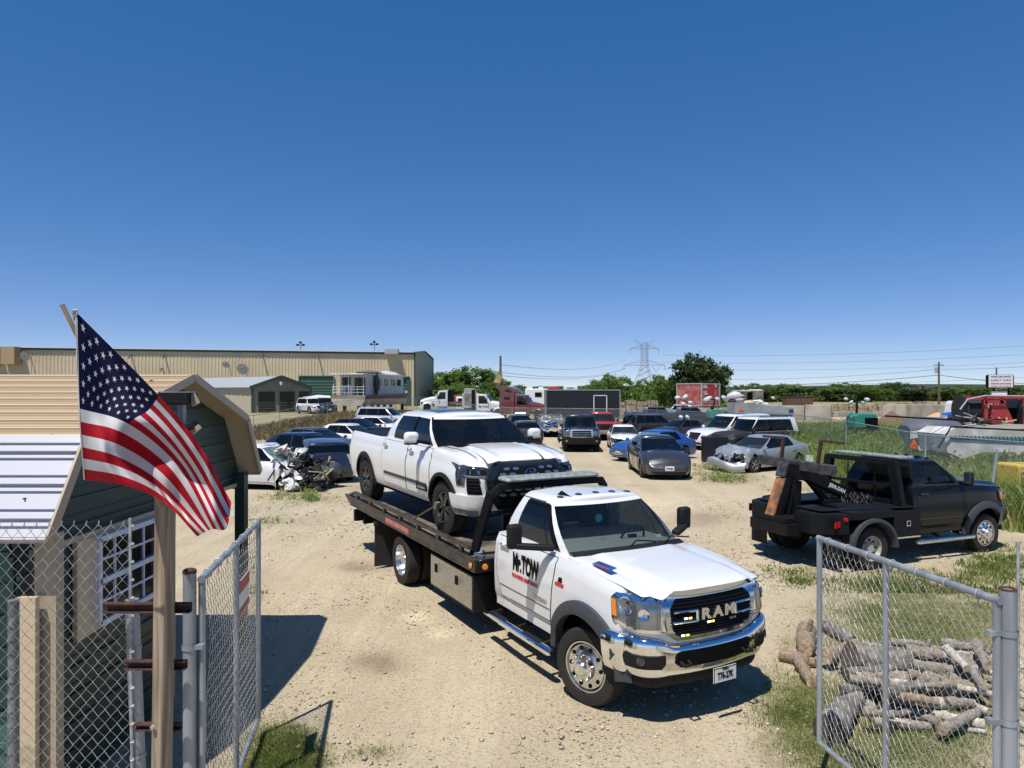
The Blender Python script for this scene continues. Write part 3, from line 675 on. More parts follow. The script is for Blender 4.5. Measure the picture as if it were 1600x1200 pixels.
        m = MB(); m.box((-1.063, s*1.36, 1.735), (.006, .14, .21)); m.obj('mirror_glass', CHROME, mo, 0)
        # step
        m = MB(); m.tube([(-.50, s*1.12, .42), (-.56, s*1.12, .42), (-2.2, s*1.12, .42), (-2.25, s*1.12, .42)], [.03, .055, .055, .03], 10); m.xf(Matrix.Diagonal((1, 1, 1, 1)))
        m.mi = 1
        for x in (-.75, -1.4, -2.05): m.bar((x, s*.8, .5), (x, s*1.12, .42), .05)
        m.mi = 2
        for x in (-.95, -1.85): m.box((x, s*1.12, .472), (.42, .07, .012))
        m.obj('side_step', [chrome if hero else ALU, BLACKM, PLASTIC], t, 50)
        m = MB()
        for y0 in (.28*s,): 
            a = Vector((-.36, y0+.15, 1.565)); m.tube([a, a+Vector((-.10, .22*1, .075)), a+Vector((-.07, .5, .04))], .009, 5)
        m.obj('wiper', INK, t)
    m = MB(); m.grid([[(-.50+.14*(1-(y/.9)**2)+dx, y, 1.525+.03*(1-(y/.9)**2)+dz) for y in np.linspace(-.86, .86, 13)] for dx, dz in ((-.06, .045), (.05, .022))]); m.obj('cowl', PLASTIC, t)
    m = MB()
    for y in (-.54, -.27, 0, .27, .54):
        z = 2.09+.045*(1-(y/.7)**2)-.002; x = -1.22-.03*(y/.6)**2; mm = MB(); mm.lathe([(-.06, 0), (-.05, .022), (0, .035), (.045, .030), (.06, 0)], 'x', (0, 0, 0), 10); mm.xf(Matrix.Translation((x, y, z)) @ Matrix.Diagonal((1, 1.1, .8, 1))); mm.obj('clearance_light', GREYPL if hero else INK, t, 50)
    m = MB(); m.add([(-1.22, -.42, 2.13), (-1.40, -.42, 2.17), (-1.42, -.36, 2.115), (-1.42, -.48, 2.115), (-1.15, -.42, 2.115)], [(0, 1, 2), (0, 3, 1), (4, 0, 2), (4, 3, 0), (1, 3, 2)]); m.xf(Matrix.Identity(4)); m.obj('roof_antenna', INK, t, 0)
    m = MB(); m.box((-.75, 0, .62), (3.0, 1.35, .34)); m.box((.55, 0, .75), (.6, 1.5, .5)); m.box((-1.4, 0, .72), (1.6, 1.8, .16)); m.box((0, 0, .44), (.16, 1.7, .16)); m.obj('underbody', UNDER, t, 0)
    for s in (-1, 1): add_wheel(t, 0, s*1.03, .43, .25, 'truck', 17 if hero else 0)
    return sh, C
def text_on(sh, s, txt, x0, x1, z, size, m, par, name, sx=1, bold=.004, off=.012):
    a = sh.P(sh.s_of_x(x0), z, off, s); b = sh.P(sh.s_of_x(x1), z, off, s); d = (b-a) if s < 0 else (a-b)
    tm = text_mb(txt, size, bold, sx, .001); w = max(v[0] for v in tm.v)-min(v[0] for v in tm.v); k = (b-a).length/w
    tm.v = [(v[0]*k, v[1], v[2]) for v in tm.v]; place_text(tm, (a+b)/2, d, (0, 0, 1)); return tm.obj(name, m, par, 0)
# ================= the white rollback tow truck
TRW = thing('tow_truck', 'white flatbed tow truck with lit amber strobes, carrying a white pickup', 'tow truck', (1.687, 8.46, -.085), R(-61.2), None, R(.9))
t = TRW
sh, C = ram_cab(t, WHITE)
text_on(sh, -1, 'Mr.TOW', -1.64, -.98, 1.235, .32, INK, t, 'door_lettering', 1, .018)
text_on(sh, -1, 'ROADSIDE ASSISTANCE', -1.64, -1.0, 1.07, .062, REDINK, t, 'door_lettering', 1, .003)
text_on(sh, -1, 'TRADESMAN', -1.12, -.78, .93, .07, mat('dull_chrome', (1, 1, 1)), t, 'door_badge', 1, .003)
g = MB(); sh.patch([(sh.s_of_x(.02), 1.37), (sh.s_of_x(.02), 1.435), (sh.s_of_x(-.30), 1.435), (sh.s_of_x(-.30), 1.37)], .008, -1, 3, 4, mb=g)
m = MB(); m.box((.08, -.80, 1.548), (.34, .10, .010), Matrix.Rotation(R(12), 3, 'X')); b = m.obj('hood_badge', BLUEINK, t, 0, bevel=.004)
g.v = []; 
tm = place_text(text_mb('5500', .075, .004, 1.5, .001), (.08, -.795, 1.5555), (1, 0, -.03), (0, .97, .24)); tm.obj('badge_lettering', CHROME, b, 0)
m = MB(); m.box((.08, -.835, 1.545), (.26, .016, .004), Matrix.Rotation(R(12), 3, 'X')); m.obj('badge_stripe', REDINK, b, 0)
g = MB(); sh.patch([(sh.s_of_x(-.42), 1.20), (sh.s_of_x(-.42), 1.235), (sh.s_of_x(-.60), 1.235), (sh.s_of_x(-.60), 1.20)], .008, -1, 3, 4, mb=g); fb = g.obj('fender_badge', REDINK, t)
g = MB(); sh.patch([(sh.s_of_x(-.46), 1.245), (sh.s_of_x(-.47), 1.30), (sh.s_of_x(-.53), 1.30), (sh.s_of_x(-.55), 1.245)], .008, -1, 3, 4, mb=g); g.obj('badge_emblem', INK, fb)
plate_part(t, sh.P(0, .56, .16)+Vector((0, .06, -.03)), 0, 'T76-27K', 0, .33, True)
m = MB(); m.lathe([(0, .055), (-.004, .055), (-.004, 0)], 'x', n=14); m.xf(Matrix.Translation((-.93, -.15, 1.86))); m.obj('windscreen_sticker', mat('sky_blue_sticker', (.05, .25, .45)), t)
for (p, s) in (((-.62, .58, 1.62), 1),): m = MB(); m.box(p, (.004, .09, .05), Matrix.Rotation(R(-50), 3, 'Y')); m.obj('windscreen_sticker', PLATE, t, 0)
# --- chassis
m = MB()
for s in (-1, 1): m.box((-5.0, s*.43, .80), (6.9, .09, .24))
m.box((-5.42, 0, .45), (.16, 1.9, .16)); m.box((-5.42, 0, .45), (.42, .36, .34)); m.box((-3.3, .2, .72), (1.3, .7, .4)); m.box((-6.9, 0, .66), (.2, 1.6, .2)); m.box((-8.15, 0, .66), (.12, 2.1, .16))
m.box((-7.6, 0, .72), (1.2, .5, .22)); m.tube([(-6.6, -.6, .78), (-8.1, -.62, .74)], .05, 8); m.tube([(-6.9, -.9, .62), (-7.5, -.95, .62)], .035, 8); m.box((-2.45, 0, 1.2), (.06, 1.5, 1.0)); m.box((-2.28, 0, .9), (.2, 1.3, .5))
m.obj('chassis', BLACKM, t, 0)
for s in (-1, 1):
    add_wheel(t, -5.42, s*1.22, .43, .24, 'dual'); w = add_wheel(t, -5.42, s*.93, .43, .24, 'steel')
    m = MB(); m.box((-6.68, s*1.0, .42), (.02, .56, .78)); m.box((-6.66, s*1.0, .86), (.06, .6, .08)); m.obj('mud_flap', mat('mudflap_rubber', (.02, .02, .02), rough=.8), t, 0)
    m = MB(); m.box((-3.18, s*.98, .62), (1.56, .50, .52)); tb = m.obj('toolbox', BLACKM, t, 0, bevel=.006)
    m = MB(); m.box((-3.18, s*1.236, .63), (1.50, .012, .46)); dr = m.obj('toolbox_door', DIAM, tb, 0)
    for x in (-3.72, -2.95):
        m = MB(); m.box((x, s*1.248, .69), (.085, .014, .13)); lt = m.obj('latch', INK, dr, 0, bevel=.02)
    m = MB(); m.box((-8.32, s*1.02, .74), (.1, .36, .24)); m.box((-8.375, s*1.02, .74), (.01, .30, .12), mi=1); m.obj('tail_light_box', [BLACKM, REDL], t, 0)
# --- bed
DECK = mat('deck_steel', (.055, .055, .058), rough=.55, metal=.3, col2=(.30, .25, .18), vscale=1.6, bump=.2)
m = MB(); m.box((-5.35, 0, 1.105), (6.1, 2.42, .05)); m.prism([(-8.40, 1.08), (-8.40, 1.13), (-8.82, 1.115), (-8.82, 1.10)], -1.21, 1.21); m.obj('deck', DECK, t, 0)
m = MB()
for x in np.arange(-8.2, -2.6, .45): m.box((x, 0, 1.03), (.07, 2.3, .10))
m.obj('deck_crossmember', BLACKM, t, 0)
for s in (-1, 1):
    m = MB(); m.prism([(-2.30, .955), (-8.42, .955), (-8.84, 1.10), (-8.84, 1.13), (-2.30, 1.13)], s*1.19, s*1.255); m.bar((-2.30, s*1.257, 1.125), (-8.75, s*1.257, 1.125), .016, .03); m.bar((-2.30, s*1.257, .965), (-8.42, s*1.257, .965), .016, .03); bm_ = m.obj('bed_rail', mat('worn_black_steel', (.020, .018, .017), rough=.45, col2=(.06, .045, .035), vscale=5, dust=.05), t, 0)
    m = MB(); m.bar((-2.55, s*1.215, 1.245), (-8.2, s*1.215, 1.245), .06, .05); m.bar((-8.2, s*1.215, 1.245), (-8.55, s*1.215, 1.15), .06, .05)
    for x in np.arange(-8.0, -2.5, .86): m.box((x, s*1.215, 1.175), (.09, .05, .10))
    m.obj('tie_down_rail', mat('worn_black_steel', (0, 0, 0)), t, 0)
    for x, y, rx in ((-2.42, s*1.268, 0),):
        m = MB(); m.lathe([(0, .045), (-s*0 + (.012 if s > 0 else -.012), .04), ((.014 if s > 0 else -.014), 0)], 'y', (x, y, 1.03), 14); m.obj('marker_light', AMBER, t)
m = MB(); m.box((-2.29, 0, 1.04), (.06, 2.5, .17)); m.obj('bed_headboard', BLACKM, t, 0)
for s in (-1, 1): m = MB(); m.lathe([(0, .045), (.012, .04), (.014, 0)], 'x', (-2.258, s*1.12, 1.03), 14); m.obj('marker_light', AMBER, t)
m = MB(); m.box((-5.5, -1.2585, 1.035), (1.22, .004, .105)); st_ = m.obj('bed_sticker', mat('faded_red_sticker', (.40, .08, .07), rough=.5), t, 0)
tm = place_text(text_mb('MR.TOW FLATBED TOWING', .088, .002, .85, .001), (-5.5, -1.2620, 1.035), (1, 0, 0), (0, 0, 1)); w = max(v[0] for v in tm.v)-min(v[0] for v in tm.v)
tm.v = [(-5.5+(v[0]+5.5)*1.14/w, v[1], v[2]) for v in tm.v]; tm.obj('sticker_lettering', mat('pale_red', (.55, .28, .26)), st_, 0)
m = MB()
for s in (-1, 1): m.bar((-2.62, s*1.12, 1.13), (-2.36, s*.98, 2.05), .09, .12); m.bar((-2.36, s*.985, 2.0), (-2.30, s*.86, 2.12), .09, .10)
m.bar((-2.30, -.9, 2.125), (-2.30, .9, 2.125), .09, .09); m.bar((-2.38, -.98, 1.75), (-2.38, .98, 1.75), .05); m.bar((-2.5, -1.0, 1.42), (-2.5, 1.0, 1.42), .05)
m.obj('headache_rack', BLACKM, t, 0, bevel=.012)
m = MB(); m.box((-2.38, 0, 2.215), (.30, 1.60, .07)); m.obj('light_bar', mat('frosted_lamp_cover', (.30, .34, .31), rough=.4, var=.45, vscale=12), t, 30, bevel=.035)
m = MB(); m.tube([(-2.5, -1.15, 1.16), (-2.42, -1.2, 1.19), (-2.34, -1.12, 1.17), (-2.44, -1.05, 1.2)], .022, 6, closed=True); m.obj('tie_hook', ALU, t)
# ================= the white crew-cab pickup it carries (stands on the deck)
def rel(tr, p):
    M = Matrix.Translation(tr.location) @ tr.rotation_euler.to_matrix().to_4x4(); return M @ Vector(p)
PU = thing('pickup_truck', 'clean white crew cab pickup riding on the flatbed tow truck', 'pickup truck', rel(TRW, (-4.1, .05, 1.135)), R(-61.2+1.3), None, R(.9))
t = PU
sh2 = Shell(1.02, -5.05, 1.06, [(-5.05, 1.34), (-4.9, 1.37), (-3.0, 1.36), (-2.7, 1.38), (-1.2, 1.36), (-.5, 1.36), (-.2, 1.36), (.4, 1.33), (.8, 1.26), (1.02, 1.15)], .42, [(0, .42, .53), (-3.87, .42, .53)],
    [(0, .07), (.12, .03), (.35, .01), (.55, 0), (.7, .01), (.8, .045), (.9, .05), (1, .10)], .20, .03, .30, .10, .07, .02, .05, [(0, .12), (.12, .04), (.4, 0), (.8, .02), (1, .14)], [(0, .06), (.5, 0), (1, .02)], exp=2.5)
sh2.mesh(skip=(-3.12, -4.90)).obj('body', WHITE2, t, 40)
m = MB(); m.box((-4.0, 0, 1.355), (1.9, 1.86, .045)); m.obj('bed_cover', BLACKM, t, 0, bevel=.01)
C2 = Cabin(sh2, (-.42, -3.02), (-1.12, -2.62), .92, .74, 1.885, [(-.62, -1.16, 'g'), (-1.55, -1.62, 'g'), (-2.52, -2.42, 'p'), (-2.86, -2.52, 'p')], .18, .12, .02, .02, .05, .05, rz=[(-2.8, 1.85), (-2.2, 1.885), (-1.6, 1.885), (-1.0, 1.86)])
C2.build(t, WHITE2, GLASS, GLASS, sunroof=(-1.35, -2.25, .52))
for s in (-1, 1):
    g = MB(); L = [C2.pt(7.0, tt, s)+Vector((0, s*.004, 0)) for tt in (.05, .3, .6, .93)]; g.tube(L, .022, 5); L = [C2.pt(5.05+.9*0, tt, s)+Vector((0, s*.004, 0)) for tt in (.02, .3, .6, .98)]; g.tube(L, .02, 4); g.obj('window_trim', INK, t)
    for nm, pl in (('door', [(-.52, .52), (-.50, .9), (-.50, 1.335), (-1.56, 1.335), (-1.56, .9), (-1.56, .52)]), ('door', [(-1.585, .52), (-1.585, .9), (-1.585, 1.335), (-2.86, 1.335), (-2.86, .90), (-2.74, .52)])):
        P = [(sh2.s_of_x(x), z) for x, z in pl]; do = sh2.patch(P, .006, s, 9, 10).obj(nm, WHITE2, t, 40)
        g = MB(); pp = P+[P[0]]; g.tube([sh2.P(a[0]+(b[0]-a[0])*k/5, a[1]+(b[1]-a[1])*k/5, .002, s) for a, b in zip(pp, pp[1:]) for k in range(5)], .006, 5); g.obj('door_seam', INK, do, 0)
        xh = pl[3][0]+.20; h = sh2.P(sh2.s_of_x(xh), 1.23, .035, s); m = MB(); m.box(h, (.20, .035, .04)); m.box(h-Vector((0, s*.018, 0)), (.12, .02, .10)); m.obj('door_handle', mat('satin_silver', (.6, .61, .62), rough=.3, metal=.8), do, 30, bevel=.014)
    g = sh2.patch([(sh2.s_of_x(-.62), .68), (sh2.s_of_x(-.62), .735), (sh2.s_of_x(-2.70), .735), (sh2.s_of_x(-2.70), .68)], .018, s, 2, 12, .02); g.obj('door_moulding', GREYPL, t)
    g = sh2.patch([(sh2.s_of_x(-.60), .60), (sh2.s_of_x(-.60), .70), (sh2.s_of_x(-1.05), .70), (sh2.s_of_x(-1.05), .60)], .024, s, 2, 6, .02); bd = g.obj('door_badge', INK, t)
    text_on(sh2, s, 'HYBRID' if False else 'TUNDRA', -1.0, -.65, .65, .06, RIMS, bd, 'badge_lettering', 1, .002, .028)
    for x in (0, -3.87): arch_ring(sh2, x, .42, .53, .05, .03, s, -4, 184).obj('wheel_arch', PLASTIC, t, 50)
    m = MB(); m.bar((-.66, s*.96, 1.42), (-.82, s*1.14, 1.44), .09, .05); m.obj('mirror_arm', INK, t, 30, bevel=.01)
    m = MB(); m.box((-.86, s*1.24, 1.50), (.14, .26, .21)); mo = m.obj('mirror', WHITE2, t, 50, bevel=.06)
    m = MB(); m.box((-.86, s*1.24, 1.402), (.12, .22, .03)); m.obj('mirror_base', INK, mo, 30, bevel=.01)
    # lamps
    g = MB(); sh2.patch([(.70, 1.02), (.68, 1.13), (.80, 1.155), (1.55, 1.20), (1.36, 1.10), (1.30, .86), (1.12, .86), (1.10, 1.02)], .012, s, 10, 8, .02, mb=g); hl = g.obj('headlight', LAMPD, t, 40)
    g = MB(); sh2.patch([(.76, 1.045), (.76, 1.115), (1.08, 1.125), (1.08, 1.045)], .018, s, 2, 4, .01, mb=g); g.obj('lamp_inset', INK, hl)
    g = MB(); sh2.patch([(.86, 1.055), (.86, 1.11), (.90, 1.11), (.90, 1.055)], .024, s, 2, 2, .01, mb=g); sh2.patch([(1.0, 1.055), (1.0, 1.11), (1.03, 1.11), (1.03, 1.055)], .024, s, 2, 2, .01, mb=g); g.obj('reflector', CHROME, hl)
    g = MB(); sh2.patch([(.76, 1.015), (.76, 1.03), (1.12, 1.03), (1.12, 1.015)], .02, s, 2, 6, .01, mb=g); g.obj('turn_signal', mat('brushed_bronze', (.5, .28, .12), rough=.3, metal=.6), hl)
    g = MB(); sh2.patch([(.80, .74), (.86, .99), (1.08, .99), (1.05, .74)], .010, s, 4, 4, .01, mb=g); g.obj('air_vent', INK, t)
    g = MB()
    for z in (.80, .85, .90, .95): sh2.patch([(.84, z), (.84, z+.014), (1.06, z+.014), (1.06, z)], .018, s, 1, 3, .01, mb=g)
    g.obj('vent_fin', PLASTIC, t)
    g = MB(); sh2.patch([(.72, .42), (.62, .60), (.70, .72), (1.50, .72), (1.42, .42)], .045, s, 8, 12, .05, mb=g); g.obj('bumper', WHITE2, t, 50)
    g = MB(); sh2.patch([(.86, .40), (.86, .50), (1.40, .50), (1.36, .40)], .052, s, 3, 8, .03, mb=g); g.obj('bumper_lip', mat('matte_grey', (.2, .2, .2), rough=.6), t)
    m = MB(); m.box((-.25, s*.60, 1.405), (.30, .24, .02)); m.box((-.25, s*.60, 1.412), (.36, .16, .02)); m.obj('hood_scoop', INK, t, 0, bevel=.008)
    g = MB(); g.tube([(x, s*.80+s*.04*(x < 0), sh2.ztop(x)+.052*(1-.6)+.0) for x in np.linspace(-.4, .75, 9)], .006, 4); g.obj('hood_seam', GREYPL, t)
    g = MB(); g.add([], []); rr = []
    for x in np.linspace(-.30, .92, 13): rr.append([(x, s*y, sh2.ztop(x)+.05*(1-(y/1)**2)-.003+.020*math.exp(-((y-.52)/.07)**2)) for y in np.linspace(.34, .70, 9)])
    g.grid(rr); g.obj('hood_ridge', WHITE2, t, 60)
g = MB(); sh2.patch([(-.56, .50), (-.74, .74), (-.78, .98), (-.60, 1.24), (.60, 1.24), (.78, .98), (.74, .74), (.56, .50)], .075, -1, 12, 16, .09, mb=g); gr = g.obj('grille', mat('gloss_black_trim', (.012, .014, .02), rough=.15, coat=.5), t, 40)
g = MB(); sh2.patch([(-.58, .70), (-.64, .98), (-.52, 1.16), (.52, 1.16), (.64, .98), (.58, .70)], .080, -1, 10, 16, .02, mb=g); g.obj('grille_insert', INK, gr)
g = MB()
for r_ in range(6):
    z = .735+r_*.078
    for k in range(7):
        y = (k-3+(.5 if r_ % 2 else 0))*.165; hw_ = .54-.10*abs(z-.95)
        if abs(y) < hw_ and not (abs(y) < .17 and z > 1.0): 
            sh2.patch([(y-.055, z), (y-.04, z+.022), (y+.04, z+.022), (y+.055, z), (y+.04, z-.022), (y-.04, z-.022)] if False else [(y-.03, z-.02), (y-.06, z), (y-.03, z+.02), (y+.03, z+.02), (y+.06, z), (y+.03, z-.02)], .095, -1, 3, 3, .02, mb=g)
g.obj('grille_mesh', mat('black_chrome', (.5, .51, .54), rough=.22, metal=.9), gr)
p = sh2._pp(0, 1.045, .10, 1); m = MB()
def oval(cx, cz, a, b, n=24): return [p+Vector((.0, cx+a*math.cos(2*PI*k/n), cz+b*math.sin(2*PI*k/n))) for k in range(n)]
m.tube(oval(0, 0, .115, .075), .011, 6, closed=True); m.tube(oval(0, .028, .062, .026), .009, 6, closed=True); m.tube(oval(0, -.008, .028, .058), .008, 6, closed=True)
em = m.obj('emblem', CHROME, gr); m = MB(); m.lathe([(-.012, .115), (-.006, .11), (-.005, 0)], 'x', n=24); m.xf(Matrix.Translation(p) @ Matrix.Diagonal((1, 1, .65, 1))); m.obj('emblem_backing', BLUEINK, em)
m = MB(); m.box((-2.0, 0, .5), (5.4, 1.5, .3)); m.box((-1.9, 0, .42), (2.4, 1.95, .10)); m.obj('underbody', UNDER, t, 0)
for x in (0, -3.87):
    for s in (-1, 1): add_wheel(t, x, s*1.04, .425, .29, 'tundra', 0, spin=.4 if x else 0)
m = MB()
for y0 in (.05, -.6):
    a = Vector((-.27, y0, 1.425)); m.tube([a, a+Vector((-.10, .25, .06)), a+Vector((-.10, .52, .04))], .008, 5)
m.obj('wiper', INK, t)
# wheel straps
for s in (-1,):
    m = MB(); a = rel(TRW, (-4.0, -1.12, 1.62)); b = rel(TRW, (-4.85, -1.18, 1.26)); m.bar(a, b, .05, .012); m.bar(a+Vector((0, 0, -.06)), a+Vector((.02, -.02, .05)), .09, .06); o = m.obj('tie_down_strap', mat('dirty_webbing', (.16, .14, .10), rough=.9), None, 0)
    tag(o, 'grey ratchet strap holding the front wheel of the white pickup on the flatbed', 'strap')
# ================= the black wrecker
BW = thing('tow_truck', 'black wrecker tow truck with raised boom and wooden block, parked by the weeds', 'tow truck', (9.74, 16.03, 0), R(21)); BW.scale = (.95,)*3
t = BW; ram_cab(t, BLACKP, mat('black_trim_chrome', (.03, .03, .034), rough=.2, coat=.4), False)
k_ = 1/.95
BODY = mat('black_wrecker_body', (.007, .008, .011), rough=.55, dust=.008, spec=.2, bump=.05)
m = MB(); W = 1.3
def plan_box(poly, z0, z1, m): m.prism([(a*k_, b*k_) for a, b in poly], z0*k_, z1*k_, 'z')
for s in (-1, 1):
    m = MB(); plan_box([(-2.25, s*.45), (-2.25, s*1.25), (-2.95, s*1.25), (-2.95, s*.45)], .53, 1.08, m); plan_box([(-2.95, s*.45), (-2.95, s*1.25), (-3.85, s*1.27), (-4.05, s*1.2), (-4.05, s*.45)], .98, 1.12, m)
    plan_box([(-4.05, s*.30), (-4.05, s*1.2), (-4.48, s*1.02), (-4.64, s*.82), (-4.64, s*.42)], .70, 1.09, m); plan_box([(-2.25, s*.2), (-2.25, s*1.2), (-4.45, s*.9), (-4.45, s*.2)], 1.12, 1.135, m)
    m.obj('service_body', BODY, t, 0, bevel=.02)
    m = MB()
    a0 = R(5); rows = []
    for q in range(17):
        a = R(0+180*q/16); rows.append([(-3.5*k_+rr*math.cos(a), s*yy, .43+rr*math.sin(a)) for rr, yy in ((.53, 1.0), (.53, 1.36), (.56, 1.40), (.62, 1.39), (.62, 1.30))])
    m.grid(rows); m.obj('wheel_arch', GREYPL, t, 50)
    rot_ = Matrix.Rotation(s*R(-19.6), 3, 'Z'); cc = Vector((-4.27*k_, s*1.125*k_, .90*k_)); m = MB(); m.box(cc, (.34, .03, .17), rot_); m.obj('tail_light_box', INK, t, 0)
    for dy in (-.055, .055):
        m = MB(); m.box(cc+rot_ @ Vector((dy*1.5, s*.02, 0)), (.12, .03, .12), rot_); m.obj('tail_light', mat('bright_red_lens', (.55, .015, .02), rough=.15), t, 0)
    c = Vector((-4.12*k_, s*1.19*k_, .99*k_)); m = MB(); m.lathe([(-.02, .05), (.01, .045), (.02, 0)], 'x'); m.xf(Matrix.Translation(c) @ Matrix.Rotation(PI+s*R(-70)*-1 if s > 0 else PI-R(-70)*-1 if False else PI+R(70), 4, 'Z') if s < 0 else Matrix.Translation(c) @ Matrix.Rotation(PI-R(70), 4, 'Z')); m.obj('marker_light', REDL, t)
    m = MB(); m.box((-2.6*k_, s*1.272*k_, .84*k_), (.11, .01, .12)); m.box((-2.6*k_, s*1.276*k_, .84*k_), (.07, .01, .08), mi=1); m.obj('latch', [ALU, INK], t, 0, bevel=.008)
    m = MB(); m.box((-2.6*k_, s*1.262*k_, .57*k_), (.66*k_, .01, .03)); m.obj('reflector_strip', ALU, t, 0)
    add_wheel(t, -3.5*k_, s*1.24*k_, .43, .24, 'cream'); add_wheel(t, -3.5*k_, s*.95*k_, .43, .24, 'steel')
    m = MB(); m.box((-4.30*k_, s*1.0*k_, .42), (.02, .5, .5)); m.obj('mud_flap', PLASTIC, t, 0)
    m = MB(); m.bar((-2.50*k_, s*1.0*k_, 1.07*k_), (-2.50*k_, s*.82*k_, 2.0*k_), .12, .22); m.obj('pylon_post', BLACKM, t, 0, bevel=.01)
m = MB(); m.box((-3.6*k_, 0, .78*k_), (2.7, .9, .3)); m.box((-3.5*k_, 0, .45), (.16, 1.9, .16)); m.box((-4.7*k_, 0, .72*k_), (.5, 1.1, .22)); m.obj('chassis', BLACKM, t, 0)
m = MB(); m.bar((-2.50*k_, -.86*k_, 1.99*k_), (-2.50*k_, .86*k_, 1.99*k_), .14, .10); m.bar((-2.46*k_, -.8*k_, 1.5*k_), (-2.46*k_, .8*k_, 1.5*k_), .06); m.bar((-2.46*k_, -.8*k_, 1.2*k_), (-2.46*k_, .8*k_, 1.2*k_), .06)
for y in (-.35, .35): m.bar((-2.46*k_, y*k_, 1.2*k_), (-2.46*k_, y*k_, 1.98*k_), .02)
m.obj('cab_guard', BLACKM, t, 0)
m = MB(); m.box((-2.28*k_, -.1*k_, 2.085*k_), (.34, 1.75*k_, .06)); m.obj('light_bar', mat('frosted_lamp_cover', (0, 0, 0)), t, 30, bevel=.02)
m = MB(); m.box((-2.95*k_, .95*k_, 1.93*k_), (.02, .22, .15)); m.obj('licence_plate', mat('white_green_plate', (.62, .66, .60), col2=(.3, .45, .3), vscale=9), t, 0)
# boom
m = MB(); m.bar((-2.75*k_, .05, 1.22*k_), (-4.15*k_, .05, 1.80*k_), .26, .24); m.bar((-3.3*k_, .05, 1.05*k_), (-3.85*k_, .05, 1.60*k_), .12); m.bar((-3.0*k_, .05, 1.1*k_), (-3.5*k_, .05, 1.1*k_), .3, .15); m.box((-4.15*k_, .05, 1.78*k_), (.30, .34, .34))
bo = m.obj('boom', BLACKM, t, 0, bevel=.012)
tm = text_mb('JERR-DAN', .115, .004, .95, .001); place_text(tm, (-3.2*k_, .05-.136, 1.405*k_), (1.4, 0, -.58), (.58, 0, 1.4)); tm.obj('boom_lettering', PLATE, bo, 0)
m = MB(); m.bar((-4.15*k_, 1.20, 1.94*k_), (-4.15*k_, -.98, 1.90*k_), .18, .20); m.obj('crossbar', mat('scraped_black_steel', (.02, .021, .026), rough=.5, col2=(.07, .068, .065), vscale=7), t, 0, bevel=.012)
for y in (.52, -.55):
    a = Vector((-4.15*k_, y, 2.0*k_)); b = a+Vector((.0, -.08, .48)); m = MB(); m.bar(a, b, .06)
    if y < 0: m.bar(b, b+Vector((.05, -.55, -.02)), .05)
    else: m.bar(b, b+Vector((-.1, .55, 0)), .05)
    m.obj('crossbar_upright', RUST, t, 0)
m = MB(); m.bar((-4.38*k_, .16, 1.98*k_), (-4.48*k_, .16, 1.68*k_), .26, .08); m.obj('tow_head', mat('scraped_black_steel', (0, 0, 0)), t, 0, bevel=.02)
WOOD = mat('weathered_orange_wood', (.42, .17, .06), rough=.75, col2=(.14, .075, .045), vscale=5, bump=.4, bscale=30)
m = MB(); m.bar((-4.46*k_, .16, 1.66*k_), (-4.84*k_, .16, .70*k_), .26, .05); m.obj('wooden_board', WOOD, t, 0, bevel=.006)
m = MB(); m.bar((-4.36*k_, .12, 1.66*k_), (-4.70*k_, .12, .62*k_), .24, .12); m.bar((-4.30*k_, -.06, 1.5*k_), (-4.55*k_, -.06, .7*k_), .03); m.bar((-4.2*k_, .1, 1.6*k_), (-4.25*k_, .1, .8*k_), .3, .2); m.obj('tow_stinger', BLACKM, t, 0)
m = MB()
for k in range(46):
    c = Vector((random.uniform(-3.1, -2.6)*k_, random.uniform(-.55, .3), random.uniform(1.13, 1.28)*k_)); m.tube([c+Vector((.05*math.cos(a), .03*math.sin(a*1.3), .05*math.sin(a))) for a in np.linspace(0, 5.2, 7)], .012, 5)
m.obj('winch_chain', mat('chain_steel', (.02, .02, .02), rough=.6, metal=.2), t, 50)
m = MB(); m.lathe([(-.2, .13), (-.19, .13), (-.19, .07), (.19, .07), (.19, .13), (.2, .13)], 'y', (-2.85*k_, .1, 1.32*k_), 16); m.obj('winch_drum', BLACKM, t)
# ================================================================= ground
def px(x, y): return 800+x/y*F, VH+F*(H-0)/y
VEG = [(1390, 1120, 210, 110, 1.5), (1240, 1110, 55, 60, 1.0), (1560, 885, 80, 40, .9), (1245, 900, 70, 30, .55), (1420, 915, 170, 30, .7), (1140, 747, 60, 11, 1.2), (1240, 762, 90, 14, .6), (1170, 718, 40, 12, .8),
    (470, 778, 90, 13, .8), (430, 815, 70, 12, .6), (560, 760, 30, 12, .6), (380, 880, 40, 40, .45), (435, 1185, 75, 65, 1.5), (405, 930, 40, 25, .5), (590, 1165, 70, 20, .5), (1200, 880, 40, 30, .4), (1105, 735, 40, 14, .8), (1230, 1010, 40, 40, .5),
    (700, 690, 900, 8, .12), (930, 662, 90, 8, .9), (1050, 668, 40, 12, .8), (830, 668, 40, 12, .7), (1440, 975, 170, 70, 1.5), (1200, 800, 60, 20, .3), (1310, 980, 60, 60, .6), (1120, 742, 50, 10, .6)]
def vegf(x, y):
    if y < 3: return 0
    u, v = px(x, y); s = 0
    for (a, b, ra, rb, w_) in VEG:
        d = ((u-a)/ra)**2+((v-b)/rb)**2
        if d < 2.2: s = max(s, w_*math.exp(-d*1.2))
    n = noise.noise(Vector((x*.9, y*.9, 0)))*.5+noise.noise(Vector((x*2.7, y*2.7, 4)))*.35
    if y > 95 or (y > 60 and x < 8): s = max(s, min(1, (y-60)/30)*1.2)
    if -26 < x < -6 and 44 < y < 80: s = max(s, .7)
    return max(0, s*(1+n*1.1)-.10)
